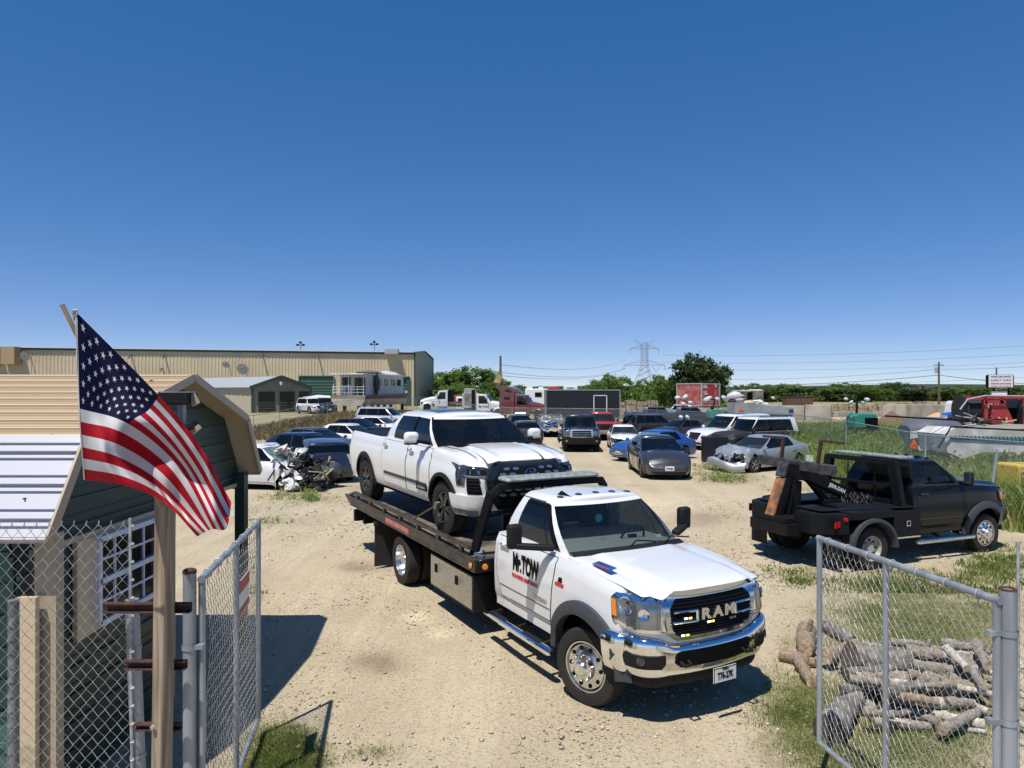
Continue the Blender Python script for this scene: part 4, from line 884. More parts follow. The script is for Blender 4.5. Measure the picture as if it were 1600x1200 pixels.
def ground():
    ys = [-6, -2, 1, 2.5]+list(np.arange(3.2, 16, .16))+list(np.arange(16, 40, .5))+list(np.arange(40, 100, 2.5))+[100, 130, 180, 260, 400, 700, 1200, 2500, 5000]
    nx = 150; me = MB(); rows = []; cols = []
    for y in ys:
        hw = max(8, abs(y)*.85+3) if y < 100 else y*1.1; row = []
        for k in range(nx+1):
            x = -hw+2*hw*k/nx; z = gz(x, y)
            if 3 < y < 40: z += .018*noise.noise(Vector((x*.8, y*.8, 1)))+.006*noise.noise(Vector((x*3, y*3, 2)))
            # heap of dirt in the middle of the yard and ruts
            row.append((x, y, z)); cols.append(vegf(x, y))
        rows.append(row)
    me.grid(rows); d = me.data('ground', [], 0, False) if False else None
    m = bpy.data.materials.new('gravel_ground'); m.use_nodes = True; N, L = nt(m); b = N['Principled BSDF']; b.inputs['Roughness'].default_value = .95; b.inputs['Specular IOR Level'].default_value = .15
    tc = N.new('ShaderNodeTexCoord'); S = tc.outputs['Object']
    def nz(sc_, det=6, rough=.55):
        n = N.new('ShaderNodeTexNoise'); n.inputs['Scale'].default_value = sc_; n.inputs['Detail'].default_value = det; n.inputs['Roughness'].default_value = rough; L.new(S, n.inputs[0]); return n.outputs[0]
    def rmp(src, a, b_, c=0, d_=1):
        r = N.new('ShaderNodeMapRange'); r.inputs[1].default_value = a; r.inputs[2].default_value = b_; r.inputs[3].default_value = c; r.inputs[4].default_value = d_; L.new(src, r.inputs[0]); return r.outputs[0]
    def mix(f, a, b_):
        x = N.new('ShaderNodeMix'); x.data_type = 'RGBA'
        for i, v in ((6, a), (7, b_)):
            if isinstance(v, tuple): x.inputs[i].default_value = (*v, 1)
            else: L.new(v, x.inputs[i])
        if isinstance(f, float): x.inputs[0].default_value = f
        else: L.new(f, x.inputs[0])
        return x.outputs[2]
    c = mix(rmp(nz(.35, 8), .4, .62), (.52, .435, .29), (.44, .36, .235))
    c = mix(rmp(nz(1.7, 8, .7), .52, .72), c, (.52, .44, .31))
    c = mix(rmp(nz(.9, 5), .60, .74, 0, .6), c, (.36, .27, .17))
    c = mix(rmp(nz(14, 8, .8), .42, .66, 0, .6), c, (.34, .28, .20))
    c = mix(rmp(nz(45, 4, .8), .56, .72, 0, .8), c, (.62, .55, .42))
    # compacted tyre lanes running with the trucks: smoother and paler
    mp = N.new('ShaderNodeMapping'); mp.inputs['Rotation'].default_value = (0, 0, R(-62)+PI/2); mp.inputs['Scale'].default_value = (1.1, .05, 1); L.new(S, mp.inputs[0]); tl = N.new('ShaderNodeTexNoise'); tl.inputs['Scale'].default_value = 1.0; tl.inputs['Detail'].default_value = 3; L.new(mp.outputs[0], tl.inputs[0])
    lane = rmp(tl.outputs[0], .50, .62); c = mix(rmp(tl.outputs[0], .50, .62, 0, .55), c, (.56, .475, .33))
    sm = N.new('ShaderNodeTexNoise'); mp2 = N.new('ShaderNodeMapping'); mp2.inputs['Rotation'].default_value = (0, 0, R(-72)+PI/2); mp2.inputs['Scale'].default_value = (9, .25, 1); L.new(S, mp2.inputs[0]); L.new(mp2.outputs[0], sm.inputs[0]); sm.inputs['Scale'].default_value = 1.5
    c = mix(rmp(sm.outputs[0], .52, .66, 0, .28), c, (.40, .33, .23))
    # oil and damp stains
    c = mix(rmp(nz(.55, 3, .4), .66, .74, 0, .55), c, (.30, .21, .15))
    # stones: voronoi cells of differing tone
    vo = N.new('ShaderNodeTexVoronoi'); vo.inputs['Scale'].default_value = 34; L.new(S, vo.inputs[0])
    vs = N.new('ShaderNodeSeparateColor'); L.new(vo.outputs['Color'], vs.inputs[0])
    peb = N.new('ShaderNodeMath'); peb.operation = 'MULTIPLY'; L.new(rmp(vs.outputs[0], .35, .6), peb.inputs[0]); L.new(rmp(vo.outputs['Distance'], .42, .30), peb.inputs[1])
    tone = mix(vs.outputs[1], (.25, .20, .145), (.66, .60, .48))
    pf = N.new('ShaderNodeMath'); pf.operation = 'MULTIPLY'; L.new(peb.outputs[0], pf.inputs[0]); L.new(rmp(nz(.6, 4), .3, .6, .4, .95), pf.inputs[1])
    c = mix(pf.outputs[0], c, tone)
    # fine tyre streaks along the track of the trucks
    a2 = N.new('ShaderNodeAttribute'); a2.attribute_name = 'stain'; c = mix(rmp(a2.outputs['Fac'], 0, 1, 0, 1), c, (.24, .175, .115)); a3 = N.new('ShaderNodeAttribute'); a3.attribute_name = 'pale'; c = mix(rmp(a3.outputs['Fac'], 0, 1, 0, .9), c, (.66, .56, .38))
    at = N.new('ShaderNodeAttribute'); at.attribute_name = 'veg'
    c = mix(rmp(at.outputs['Fac'], .15, .9, 0, .8), c, mix(rmp(nz(5, 6), .4, .6), (.17, .17, .065), (.30, .26, .14)))
    L.new(c, b.inputs['Base Color'])
    ad = N.new('ShaderNodeMath'); ad.operation = 'ADD'; L.new(nz(22, 8, .75), ad.inputs[0]); L.new(pf.outputs[0], ad.inputs[1])
    bp = N.new('ShaderNodeBump'); bp.inputs['Strength'].default_value = .8; bp.inputs['Distance'].default_value = .025; L.new(ad.outputs[0], bp.inputs['Height']); L.new(bp.outputs[0], b.inputs['Normal'])
    dat = me.data('ground', m, 0, False); 
    for nm_, L_ in (('stain', [(1092, 808, 52, 12, .75), (590, 1026, 48, 17, .75), (556, 886, 30, 9, .8), (1060, 818, 60, 9, .4), (400, 900, 40, 14, .35), (1215, 1160, 40, 30, .6), (880, 905, 60, 10, .3)]), ('pale', [(655, 962, 26, 9, .9), (690, 985, 22, 8, 1.0), (1010, 790, 130, 20, .5), (1180, 920, 60, 60, .35), (700, 1120, 60, 60, .35)])):
        vv = []
        for y in ys:
            for p_ in (rows[ys.index(y)] if 4 < y < 40 else [None]*(nx+1)):
                s_ = 0
                if p_:
                    u_, v_ = px(p_[0], p_[1])
                    for (a_, b_, ra_, rb_, w_) in L_:
                        d_ = ((u_-a_)/ra_)**2+((v_-b_)/rb_)**2
                        if d_ < 3: s_ = max(s_, w_*math.exp(-d_*1.1)*(1+.7*noise.noise(Vector((p_[0]*2.2, p_[1]*2.2, 6)))))
                vv.append(s_)
        ax_ = dat.attributes.new(nm_, 'FLOAT', 'POINT'); ax_.data.foreach_set('value', vv)
    at_ = dat.attributes.new('veg', 'FLOAT', 'POINT'); at_.data.foreach_set('value', cols)
    dat.polygons.foreach_set('use_smooth', [True]*len(dat.polygons))
    o = bpy.data.objects.new('ground', dat); COL.objects.link(o); tag(o, kind='structure'); return o
ground()
def raw(name, V, Fc, m, smooth=False):
    me = bpy.data.meshes.new(name); V = np.asarray(V, dtype=np.float32); Fc = np.asarray(Fc, dtype=np.int32)
    me.vertices.add(len(V)); me.vertices.foreach_set('co', V.ravel()); n, k = Fc.shape
    me.loops.add(n*k); me.loops.foreach_set('vertex_index', Fc.ravel()); me.polygons.add(n)
    me.polygons.foreach_set('loop_start', np.arange(0, n*k, k, dtype=np.int32)); me.polygons.foreach_set('loop_total', np.full(n, k, dtype=np.int32))
    me.update(calc_edges=True); me.validate(); me.materials.append(m)
    if smooth: me.polygons.foreach_set('use_smooth', [True]*n)
    return me
def leafmat(name, a, b, scale=1.2, tr=.25, c3=None):
    m = bpy.data.materials.new(name); m.use_nodes = True; N, L = nt(m); p = N['Principled BSDF']; p.inputs['Roughness'].default_value = .6; p.inputs['Specular IOR Level'].default_value = .25
    tc = N.new('ShaderNodeTexCoord'); n = N.new('ShaderNodeTexNoise'); n.inputs['Scale'].default_value = scale; n.inputs['Detail'].default_value = 5; L.new(tc.outputs['Object'], n.inputs[0])
    g = N.new('ShaderNodeNewGeometry'); ad = N.new('ShaderNodeMath'); ad.operation = 'MULTIPLY_ADD'; ad.inputs[1].default_value = .35; L.new(g.outputs['Random Per Island'], ad.inputs[0]); L.new(n.outputs[0], ad.inputs[2])
    r = N.new('ShaderNodeValToRGB'); r.color_ramp.elements[0].position = .42; r.color_ramp.elements[0].color = (*a, 1); r.color_ramp.elements[1].position = .85; r.color_ramp.elements[1].color = (*b, 1)
    if c3: e = r.color_ramp.elements.new(.95); e.color = (*c3, 1)
    L.new(ad.outputs[0], r.inputs[0]); L.new(r.outputs[0], p.inputs['Base Color'])
    t = N.new('ShaderNodeBsdfTranslucent'); L.new(r.outputs[0], t.inputs[0]); mx = N.new('ShaderNodeMixShader'); mx.inputs[0].default_value = tr
    L.new(p.outputs[0], mx.inputs[1]); L.new(t.outputs[0], mx.inputs[2]); L.new(mx.outputs[0], N['Material Output'].inputs[0]); return m
def blades(pts, hmin, hmax, w0, lean=.5, seg=2, seed=1):
    """pts: (n,3) roots -> tapering curved strips"""
    r = np.random.default_rng(seed); P = np.asarray(pts); n = len(P); h = r.uniform(hmin, hmax, n)*r.uniform(.6, 1, n); a = r.uniform(0, 2*PI, n); b = r.uniform(0, 2*PI, n); ln = r.uniform(.1, lean, n)*h
    V = np.zeros((n, 2*seg+1, 3)); wx, wy = np.cos(a)*w0*r.uniform(.6, 1.2, n), np.sin(a)*w0*r.uniform(.6, 1.2, n)
    for k in range(seg+1):
        t = k/seg; cx = P[:, 0]+np.cos(b)*ln*t*t; cy = P[:, 1]+np.sin(b)*ln*t*t; cz = P[:, 2]+h*(t-.15*t*t)
        if k < seg:
            s = 1-.6*t; V[:, 2*k] = np.stack([cx-wx*s, cy-wy*s, cz], 1); V[:, 2*k+1] = np.stack([cx+wx*s, cy+wy*s, cz], 1)
        else: V[:, 2*k] = np.stack([cx, cy, cz], 1)
    base = np.arange(n)[:, None]*(2*seg+1); fs = []
    for k in range(seg):
        if k < seg-1: fs += [base+np.array([[2*k, 2*k+1, 2*k+3]]), base+np.array([[2*k, 2*k+3, 2*k+2]])]
        else: fs += [base+np.array([[2*k, 2*k+1, 2*k+2]])]
    return V.reshape(-1, 3), np.concatenate(fs)
GRASSM = leafmat('grass_blades', (.09, .15, .025), (.24, .27, .07), 1.5, .3, (.38, .32, .16))
WEEDM = leafmat('weeds', (.07, .13, .025), (.34, .42, .12), .55, .4, (.50, .43, .24))
DRYM = leafmat('dry_weeds', (.13, .12, .04), (.30, .22, .10), .3, .25, (.17, .08, .05))
pts = []
for (a, b, ra, rb, w_) in VEG:
    if w_ < .3 or b < 700 and ra > 200: continue
    cnt = int(3600*w_*min(1.6, ra*rb/6000)*(1 if b > 860 else .45))
    for _ in range(cnt):
        u = random.gauss(a, ra*.72); v = random.gauss(b, rb*.72)
        if v < 640 or v > 1290: continue
        p = G(u, v)
        f = vegf(p.x, p.y)
        if random.random() < min(1, max(0, f*1.5-.25)):
            q = [p]+([p+Vector((random.gauss(0, .05), random.gauss(0, .05), 0)) for _ in range(4)]); pts += q
tp = np.array(pts); d = tp[:, 1]
V1, F1 = blades(tp[d < 12], .025, .085, .003, 1.2, 2, 1); V2, F2 = blades(tp[d >= 12], .05, .16, .010, .8, 2, 2)
o = bpy.data.objects.new('grass', raw('grass', np.concatenate([V1, V2]), np.concatenate([F1, F2+len(V1)]), GRASSM)); COL.objects.link(o); tag(o, 'short patchy green grass growing through the gravel', 'grass', kind='stuff')
# pebbles
def pebbles(n=26000):
    r = np.random.default_rng(3); V = []; Fc = []; base = np.array([(1, 0, 0), (-1, 0, 0), (0, 1, 0), (0, -1, 0), (0, 0, 1), (0, 0, -.4)], float)
    oc = np.array([(0, 2, 4), (2, 1, 4), (1, 3, 4), (3, 0, 4), (2, 0, 5), (1, 2, 5), (3, 1, 5), (0, 3, 5)])
    k = 0
    while k < n:
        u = r.uniform(380, 1600); v = 612+612/(r.uniform(1.03, 3.6)); 
        p = G(u, v)
        if noise.noise(Vector((p.x*.35, p.y*.35, 9)))+r.uniform(-.5, .5) < -.05: continue
        s = r.choice([.008, .011, .015, .022, .035], p=[.35, .3, .2, .12, .03])*(1 if p.y < 12 else 1.4)
        rot = Euler((r.uniform(-.4, .4), r.uniform(-.4, .4), r.uniform(0, 6))).to_matrix(); M = np.array(rot)
        q = (base*np.array([1, r.uniform(.6, 1), r.uniform(.4, .7)])*s*r.uniform(.8, 1.2, (6, 1))) @ M.T+np.array([p.x, p.y, p.z+s*.15])
        Fc.append(oc+6*k); V.append(q); k += 1
    return np.concatenate(V), np.concatenate(Fc)
PEB = leafmat('limestone_pebbles', (.26, .21, .15), (.58, .52, .41), 9, 0)
V, Fc = pebbles(); o = bpy.data.objects.new('gravel', raw('gravel', V, Fc, PEB, False)); COL.objects.link(o); tag(o, 'loose pale limestone pebbles scattered over the yard', 'gravel', kind='stuff')
# tall weeds on the right, behind the fence, and the dry bank on the left
def weeds(name, poly, n, hm, m, label, seed, per=11, w=.02, spread=.25):
    r = random.Random(seed); pts = []
    xs = [p[0] for p in poly]; ys = [p[1] for p in poly]
    def inside(x, y):
        c = False; j = len(poly)-1
        for i in range(len(poly)):
            if (poly[i][1] > y) != (poly[j][1] > y) and x < (poly[j][0]-poly[i][0])*(y-poly[i][1])/(poly[j][1]-poly[i][1])+poly[i][0]: c = not c
            j = i
        return c
    k = 0; hh = []
    while k < n:
        y = min(ys)+(max(ys)-min(ys))*r.random()**1.8; x = r.uniform(min(xs), max(xs))
        if not inside(x, y): continue
        nn = noise.noise(Vector((x*.25, y*.25, seed)))
        if nn < -.28 and r.random() < .7: continue
        k += 1; g = gz(x, y); s = .75+.6*nn+.2*r.random()
        for _ in range(per): pts.append((x+r.gauss(0, spread), y+r.gauss(0, spread), g)); hh.append(max(.25, s))
    P = np.array(pts); V, Fc = blades(P, hm[0], hm[1], w, .6, 3, seed); nv = 7; hh = np.repeat(np.array(hh), nv); z0 = np.repeat(P[:, 2], nv); V[:, 2] = z0+(V[:, 2]-z0)*hh
    o = bpy.data.objects.new(name, raw(name, V, Fc, m)); COL.objects.link(o); tag(o, label, 'weeds', kind='stuff')
def bushes(name, label, box, n, m, seed, inside=lambda x, y: True, rad=(.25, .6), leaf=.06, per=110):
    r = np.random.default_rng(seed); V = []; k = 0
    while k < n:
        x = r.uniform(box[0], box[1]); y = box[2]+(box[3]-box[2])*r.uniform()**1.6
        if not inside(x, y): continue
        k += 1; R_ = r.uniform(*rad); c = np.array([x, y, gz(x, y)+R_*.8]); p = c+r.normal(0, 1, (per, 3))*np.array([R_*.5, R_*.5, R_*.55]); p[:, 2] = np.maximum(p[:, 2], gz(x, y)+.03)
        a = r.normal(0, 1, (per, 3)); a /= np.linalg.norm(a, axis=1)[:, None]; b = np.cross(a, r.normal(0, 1, (per, 3))); b /= np.linalg.norm(b, axis=1)[:, None]; s = leaf*r.uniform(.5, 1.4, (per, 1)); V.append(np.stack([p-a*s, p+b*s*.45, p+a*s, p-b*s*.45], 1).reshape(-1, 3))
    V = np.concatenate(V); o = bpy.data.objects.new(name, raw(name, V, np.arange(len(V)).reshape(-1, 4), m)); COL.objects.link(o); tag(o, label, 'weeds', kind='stuff')
def in_strip(x, y):
    u = 800+x/y*F; fr = interp([(1185, 41), (1255, 34), (1290, 28.5), (1340, 25.5), (1480, 21), (1560, 18.5), (1700, 17)], u); bk = interp([(1185, 62), (1480, 52), (1560, 33), (1700, 25)], u); return u > 1185 and fr < y < bk
def xy(u, d): return ((u-800)/F*d, d)
weeds('weeds', [xy(1185, 41), xy(1255, 34), xy(1290, 28.5), xy(1340, 25.5), xy(1480, 21), xy(1560, 18), xy(1680, 16.5), xy(1700, 24), xy(1560, 34), xy(1480, 55), xy(1180, 64)], 11500, (.7, 1.75), WEEDM, 'tall green weeds filling the fenced strip behind the black wrecker', 5, 11, .022, .28)
weeds('dry_grass', [xy(425, 50), xy(520, 55), xy(640, 66), xy(700, 84), xy(560, 84), xy(440, 66), xy(390, 56)], 2600, (.35, .8), DRYM, 'dry yellow grass along the far left fence', 6, 9, .05, .6)
weeds('weeds', [xy(800, 62), xy(1130, 56), xy(1190, 46), xy(1200, 62), xy(1000, 72), xy(800, 76)], 900, (.4, 1.0), WEEDM, 'thin weeds along the middle fence behind the parked cars', 8, 8, .04, .5)
bushes('broadleaf_weeds', 'bushy broad leaved weeds rising out of the tall grass strip', (9, 30, 17, 60), 420, leafmat('broad_weeds', (.07, .14, .025), (.30, .40, .09), .5, .4, (.42, .40, .16)), 8, in_strip, (.35, .75), .07, 120)
bushes('seed_heads', 'brown seed stalks and dead weeds among the green strip', (9, 30, 17, 60), 200, leafmat('dead_weeds', (.16, .09, .05), (.36, .24, .14), .5, .2), 9, in_strip, (.3, .8), .035, 70)
bushes('grass_tufts', 'small green weeds at the feet of the parked cars', (-9, 9, 22, 46), 60, WEEDM, 10, lambda x, y: vegf(x, y) > .5, (.08, .2), .03, 60)
# ================================================================= trees
BARK = mat('bark', (.12, .09, .065), rough=.95, var=.4, vscale=6, bump=.6, bscale=20)
def tree_mesh(seed, lf=.30, nclump=60, per=60, shape=(1, 1, 1)):
    r = np.random.default_rng(seed); cs = []
    lobes = [(r.normal(0, .38, 3)*np.array([1, 1, .55])+np.array([0, 0, .15]), r.uniform(.38, .62)) for _ in range(7)]
    for _ in range(nclump):
        c0, R0 = lobes[r.integers(0, 7)]; v = r.normal(0, 1, 3); v /= np.linalg.norm(v); v[2] = abs(v[2])*1.0 if r.random() < .75 else v[2]
        cs.append(c0+v*R0*r.uniform(.7, 1.0))
    for _ in range(nclump//2):
        a = r.uniform(0, 6.28); q = r.uniform(.2, .75); cs.append(np.array([q*math.cos(a), q*math.sin(a), r.uniform(-1.05, -.1)]))
    V = []; Fc = []; k = 0
    for c in cs:
        rad = r.uniform(.10, .22); n = per
        p = c+r.normal(0, rad*.55, (n, 3)); a = r.normal(0, 1, (n, 3)); a /= np.linalg.norm(a, axis=1)[:, None]; b = np.cross(a, r.normal(0, 1, (n, 3))); b /= np.linalg.norm(b, axis=1)[:, None]
        s = lf*.085*r.uniform(.6, 1.5, (n, 1)); q = np.stack([p-a*s, p+b*s*.6, p+a*s, p-b*s*.6], 1).reshape(-1, 3); V.append(q); Fc.append(np.arange(k, k+4*n).reshape(-1, 4)); k += 4*n
    V = np.concatenate(V)
    V[:, 2] = (V[:, 2]-V[:, 2].min()); V /= np.array([V[:, 0].max()-V[:, 0].min(), V[:, 1].max()-V[:, 1].min(), V[:, 2].max()])  # unit box
    return V, np.concatenate(Fc)
LEAF = [leafmat('leaves_bright', (.07, .14, .025), (.25, .35, .08), .25, .4), leafmat('leaves_dark', (.022, .045, .012), (.08, .115, .03), .3, .22), leafmat('leaves_mid', (.05, .10, .02), (.18, .26, .06), .25, .35)]
PROTO = {}
def proto(i, kind):
    if (i, kind) not in PROTO:
        V, Fc = tree_mesh(20+i, .62, 110 if kind == 1 else 80, 60)
        V[:, 2] = .02+.98*V[:, 2]; c = raw('crown', V, Fc, LEAF[kind])
        m = MB(); m.tube([(0, 0, 0), (.01, 0, .12), (.0, .01, .3), (0, 0, .5)], [.03, .022, .018, .008], 7)
        rr = random.Random(i)
        for k in range(6):
            a = k*1.05; m.tube([(0, 0, .16+.03*k), (.12*math.cos(a), .12*math.sin(a), .34+.04*k), (.28*math.cos(a), .28*math.sin(a), .5+.05*k)], [.014, .009, .004], 5)
        PROTO[(i, kind)] = (c, m.data('trunk', BARK))
    return PROTO[(i, kind)]
def tree(u, d, wpx, vtop, kind, i, label, rz=0, group='trees beyond the yard', base=None):
    p = A(u, VH, d); z0 = gz(p.x, d); h = H-(vtop-VH)/F*d-z0; w_ = wpx/F*d; c, tr = proto(i, kind)
    t = thing('tree', label, 'tree', (p.x, d, z0), 0, group); t.scale = (w_, w_, h); t.rotation_euler[2] = rz
    part('crown', c, t); part('trunk', tr, t)
T = [(688, 165, 44, 579, 0), (722, 160, 62, 571, 0), (752, 158, 60, 574, 0), (775, 150, 36, 590, 2), (706, 150, 44, 596, 0), (740, 148, 60, 600, 0), (806, 170, 40, 600, 0), (832, 190, 50, 602, 2), (865, 210, 46, 606, 0), (893, 215, 40, 603, 2),
     (920, 170, 44, 600, 0), (952, 150, 52, 582, 0), (930, 145, 40, 596, 0), (975, 165, 46, 600, 2), (1003, 175, 40, 598, 2), (1020, 180, 40, 590, 0), (1038, 150, 44, 584, 0), (1150, 150, 36, 600, 2), (1168, 200, 30, 606, 1), (1190, 220, 36, 606, 1)]
LB = {0: 'bright green bushy tree', 2: 'mid green rounded tree', 1: 'dark green low tree'}
WH = ['beside the warehouse end wall', 'tallest behind the white flatbed cab', 'between warehouse and tall pole', 'right in front of the tall pole', 'low against the warehouse end', 'low behind the white day cab', 'behind the maroon semi', 'above the white camper', 'behind the red roof', 'behind the white cabinet', 'left above the black trailer', 'tallest above the black trailer', 'low at the black trailer end', 'left of the pylon foot', 'in front of the pylon foot', 'right of the pylon foot', 'touching the big dark tree', 'right behind the red box trailer', 'small behind the wrecked camper', 'over the wrecked camper roof']
for k, (u, d, wp, vt, kd) in enumerate(T): tree(u, d, wp*1.45, vt, kd, k % 4, LB[kd]+' '+WH[k], k*1.3)
tree(1087, 122, 108, 548, 1, 5, 'big dark green oak standing alone behind the red box trailer', .4)
tree(1062, 124, 60, 575, 1, 6, 'dark lower oak at the left foot of the big oak', 1.4); tree(1112, 126, 62, 566, 1, 7, 'dark lower oak at the right foot of the big oak', 2.4)
rr = random.Random(4); x = 1185
k = 0
while x < 1760:
    d = rr.uniform(230, 300); wp = rr.uniform(30, 48); vt = 599+4*math.sin(x*.021)+rr.uniform(-5, 6)+(4 if x > 1400 else 0); kd = rr.choice([0, 2, 2, 0] if 1200 < x < 1400 else [1, 2, 2, 1])
    t_ = tree(x, d, wp*1.9, vt, kd, k % 4, 'tree in the low dark wood closing the horizon on the right', k*1.7, 'trees of the horizon wood')
    x += wp*.62; k += 1
for (u, d, wp, vt) in ((-40, 200, 90, 600), (800, 260, 70, 606), (870, 280, 70, 607), (905, 280, 70, 606), (1010, 280, 60, 606), (1140, 290, 60, 606)): tree(u, d, wp, vt, 1, k % 4, 'tree in the low dark wood closing the horizon in the middle', k, 'trees of the middle horizon wood'); k += 1
# bare tree
t = thing('tree', 'leafless grey tree rising from the horizon wood', 'tree', A(1441, VH, 240)*1, 0, 'trees beyond the yard'); t.location.z = 0
m = MB(); m.tube([(0, 0, 0), (0, 0, 3.5)], [.2, .15], 6); rr = random.Random(2)
for k in range(26):
    a = rr.uniform(0, 6.28); l = rr.uniform(1.2, 3.0); m.tube([(0, 0, rr.uniform(2, 3.5)), (l*.4*math.cos(a), l*.4*math.sin(a), 4), (l*math.cos(a), l*math.sin(a), 4+rr.uniform(.3, 2.2))], [.09, .06, .03], 4)
m.obj('trunk', mat('bare_wood', (.25, .20, .18), rough=.9), t)
m = MB(); rows = []
for (d, z) in ((520, -1), (760, 8.5), (1100, 9.5), (1400, -5)): rows.append([(x_, d, z+(2.2*noise.noise(Vector((x_*.004, d*.01, 3))) if z > 0 else 0)+(2.5 if x_ > 380 and z > 0 else 0)) for x_ in np.linspace(-1500, 1500, 70)])
m.grid(rows); o = m.obj('hills', mat('distant_wooded_hills', (.035, .055, .035), rough=.95, var=.4, vscale=.05), None, 60); tag(o, kind='structure')

# the continuous understorey of the far wood
def scrub(name, label, segs, n, lf, m, seed):
    r = np.random.default_rng(seed); V = []
    for (u0, d0, u1, d1, h) in segs:
        x0, x1 = (u0-800)/F*d0, (u1-800)/F*d1; k = int(n*abs(u1-u0)/800); f = r.uniform(0, 1, k)
        hh = h*(.55+.45*np.sin(f*(u1-u0)*.05+seed)**2)*(.75+.25*np.sin(f*(u1-u0)*.31))
        c = np.stack([x0+(x1-x0)*f+r.normal(0, 1, k), d0+(d1-d0)*f+r.normal(0, 5, k), np.abs(r.uniform(0, 1, k))**.8*hh], 1)
        a = r.normal(0, 1, (k, 3)); a /= np.linalg.norm(a, axis=1)[:, None]; b = np.cross(a, r.normal(0, 1, (k, 3))); b /= np.linalg.norm(b, axis=1)[:, None]; s = lf*r.uniform(.6, 1.5, (k, 1)); V.append(np.stack([c-a*s, c+b*s*.6, c+a*s, c-b*s*.6], 1).reshape(-1, 3))
    V = np.concatenate(V); o = bpy.data.objects.new(name, raw(name, V, np.arange(len(V)).reshape(-1, 4), m)); COL.objects.link(o); tag(o, label, 'bushes', kind='stuff')
scrub('undergrowth', 'dark green undergrowth of the far wood on the right', [(1130, 235, 1420, 260, 3.6), (1420, 265, 1800, 265, 3.2)], 26000, .55, LEAF[1], 3)
scrub('undergrowth', 'green scrub under the trees in the middle distance', [(675, 145, 800, 150, 4.2), (800, 170, 1140, 160, 4.6)], 30000, .32, LEAF[2], 4)
# ================================================================= barn at the left
TAN = mat('tan_sheet', (.60, .47, .30), rough=.42, dust=.1); TANW = mat('tan_trim', (.42, .33, .23), rough=.5); LWHITE = mat('white_sheet', (.50, .50, .535), rough=.4, dust=.12)
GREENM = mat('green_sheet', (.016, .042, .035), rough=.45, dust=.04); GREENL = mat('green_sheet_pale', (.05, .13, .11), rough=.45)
B = thing('metal_barn', 'green metal barn with tan and white ribbed roof and a small window', 'barn', (-3.95, 7.8, gz(-4, 7.8)))
def o_(p): return Vector(p)-B.location
XE = -3.54; XL = -16.0
prof = [(5.38, 2.30), (5.42, 2.32), (5.9, 3.06), (7.9, 3.60), (9.5, 3.08), (9.98, 2.31)]
def roofpart(i0, i1, m_, name):
    m = MB(); th = .025
    for i in range(i0, i1):
        (y0, z0), (y1, z1) = prof[i], prof[i+1]; n = Vector((0, -(z1-z0), (y1-y0))).normalized()*th
        q = [o_((XE, y0, z0)), o_((XL, y0, z0)), o_((XL, y1, z1)), o_((XE, y1, z1))]
        m.add(q+[p-n for p in q], [(0, 1, 2, 3), (7, 6, 5, 4), (0, 3, 7, 4), (0, 4, 5, 1), (2, 6, 7, 3)])
        L = math.hypot(y1-y0, z1-z0); nr = max(1, int(L/.225))
        for k in range(1, nr+1):
            f = (k-.5)/nr; y = y0+(y1-y0)*f; z = z0+(z1-z0)*f; d = Vector((0, y1-y0, z1-z0)).normalized(); c = Vector((0, y, z))+n*.6
            for dd, w_, h_ in ((0, .035, .03), (.07, .012, .012), (-.07, .012, .012)):
                if L < .3: continue
                a = c+d*dd; m.bar(o_((XE-.002, a.y, a.z)), o_((XL, a.y, a.z)), w_, h_, up=n)
    return m.obj(name, m_, B, 0)
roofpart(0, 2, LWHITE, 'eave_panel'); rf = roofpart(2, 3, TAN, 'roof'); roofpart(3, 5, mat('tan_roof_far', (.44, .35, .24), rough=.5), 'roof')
m = MB()
for (a, b) in zip(prof[1:], prof[2:]): m.bar(o_((XE+.012, a[0], a[1]-.02)), o_((XE+.012, b[0], b[1]-.02)), .02, .09)
m.bar(o_((XE, prof[1][0], prof[1][1]-.03)), o_((XL, prof[1][0], prof[1][1]-.03)), .05, .05); m.bar(o_((XE, 9.98, 2.28)), o_((XL, 9.98, 2.28)), .05, .05)
m.obj('roof_trim', TANW, B, 0)
XW = -3.83
def siding(poly_top, y0, y1, z0, name, m_, x=XW, step=.24):
    """horizontal ribbed sheet on a plane of constant x; poly_top(y)->z"""
    m = MB(); ys = np.linspace(y0, y1, 40)
    for a, b in zip(ys, ys[1:]):
        m.add([o_((x, a, z0)), o_((x, b, z0)), o_((x, b, poly_top(b))), o_((x, a, poly_top(a))), o_((x-.03, a, z0)), o_((x-.03, b, z0)), o_((x-.03, b, poly_top(b))), o_((x-.03, a, poly_top(a)))], [(0, 1, 2, 3), (7, 6, 5, 4)])
    z = z0+.1
    while z < 3.5:
        yy = [y for y in ys if poly_top(y) > z+.02]
        if yy and yy[-1]-yy[0] > .1:
            m.bar(o_((x+.008, yy[0], z)), o_((x+.008, yy[-1], z)), .03, .035); m.bar(o_((x+.003, yy[0], z+.1)), o_((x+.003, yy[-1], z+.1)), .012, .012)
        z += step
    return m.obj(name, m_, B, 0)
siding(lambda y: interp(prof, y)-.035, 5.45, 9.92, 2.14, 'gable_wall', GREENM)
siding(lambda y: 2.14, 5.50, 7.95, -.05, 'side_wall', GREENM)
m = MB(); m.bar(o_((XW+.03, 5.62, 2.14)), o_((XW+.03, 9.90, 2.14)), .05, .05); m.bar(o_((XW+.02, 7.95, 0)), o_((XW+.02, 7.95, 2.12)), .06, .06); m.obj('wall_trim', TANW, B, 0)
m = MB()
m.prism([(6.17, 1.24), (6.17, 2.11), (7.76, 2.11), (7.76, 1.29)], XW+.012, XW+.055, 'x'); m.v = [tuple(Vector(p)-B.location) for p in m.v]; m.obj('window_surround', TAN, B, 0)
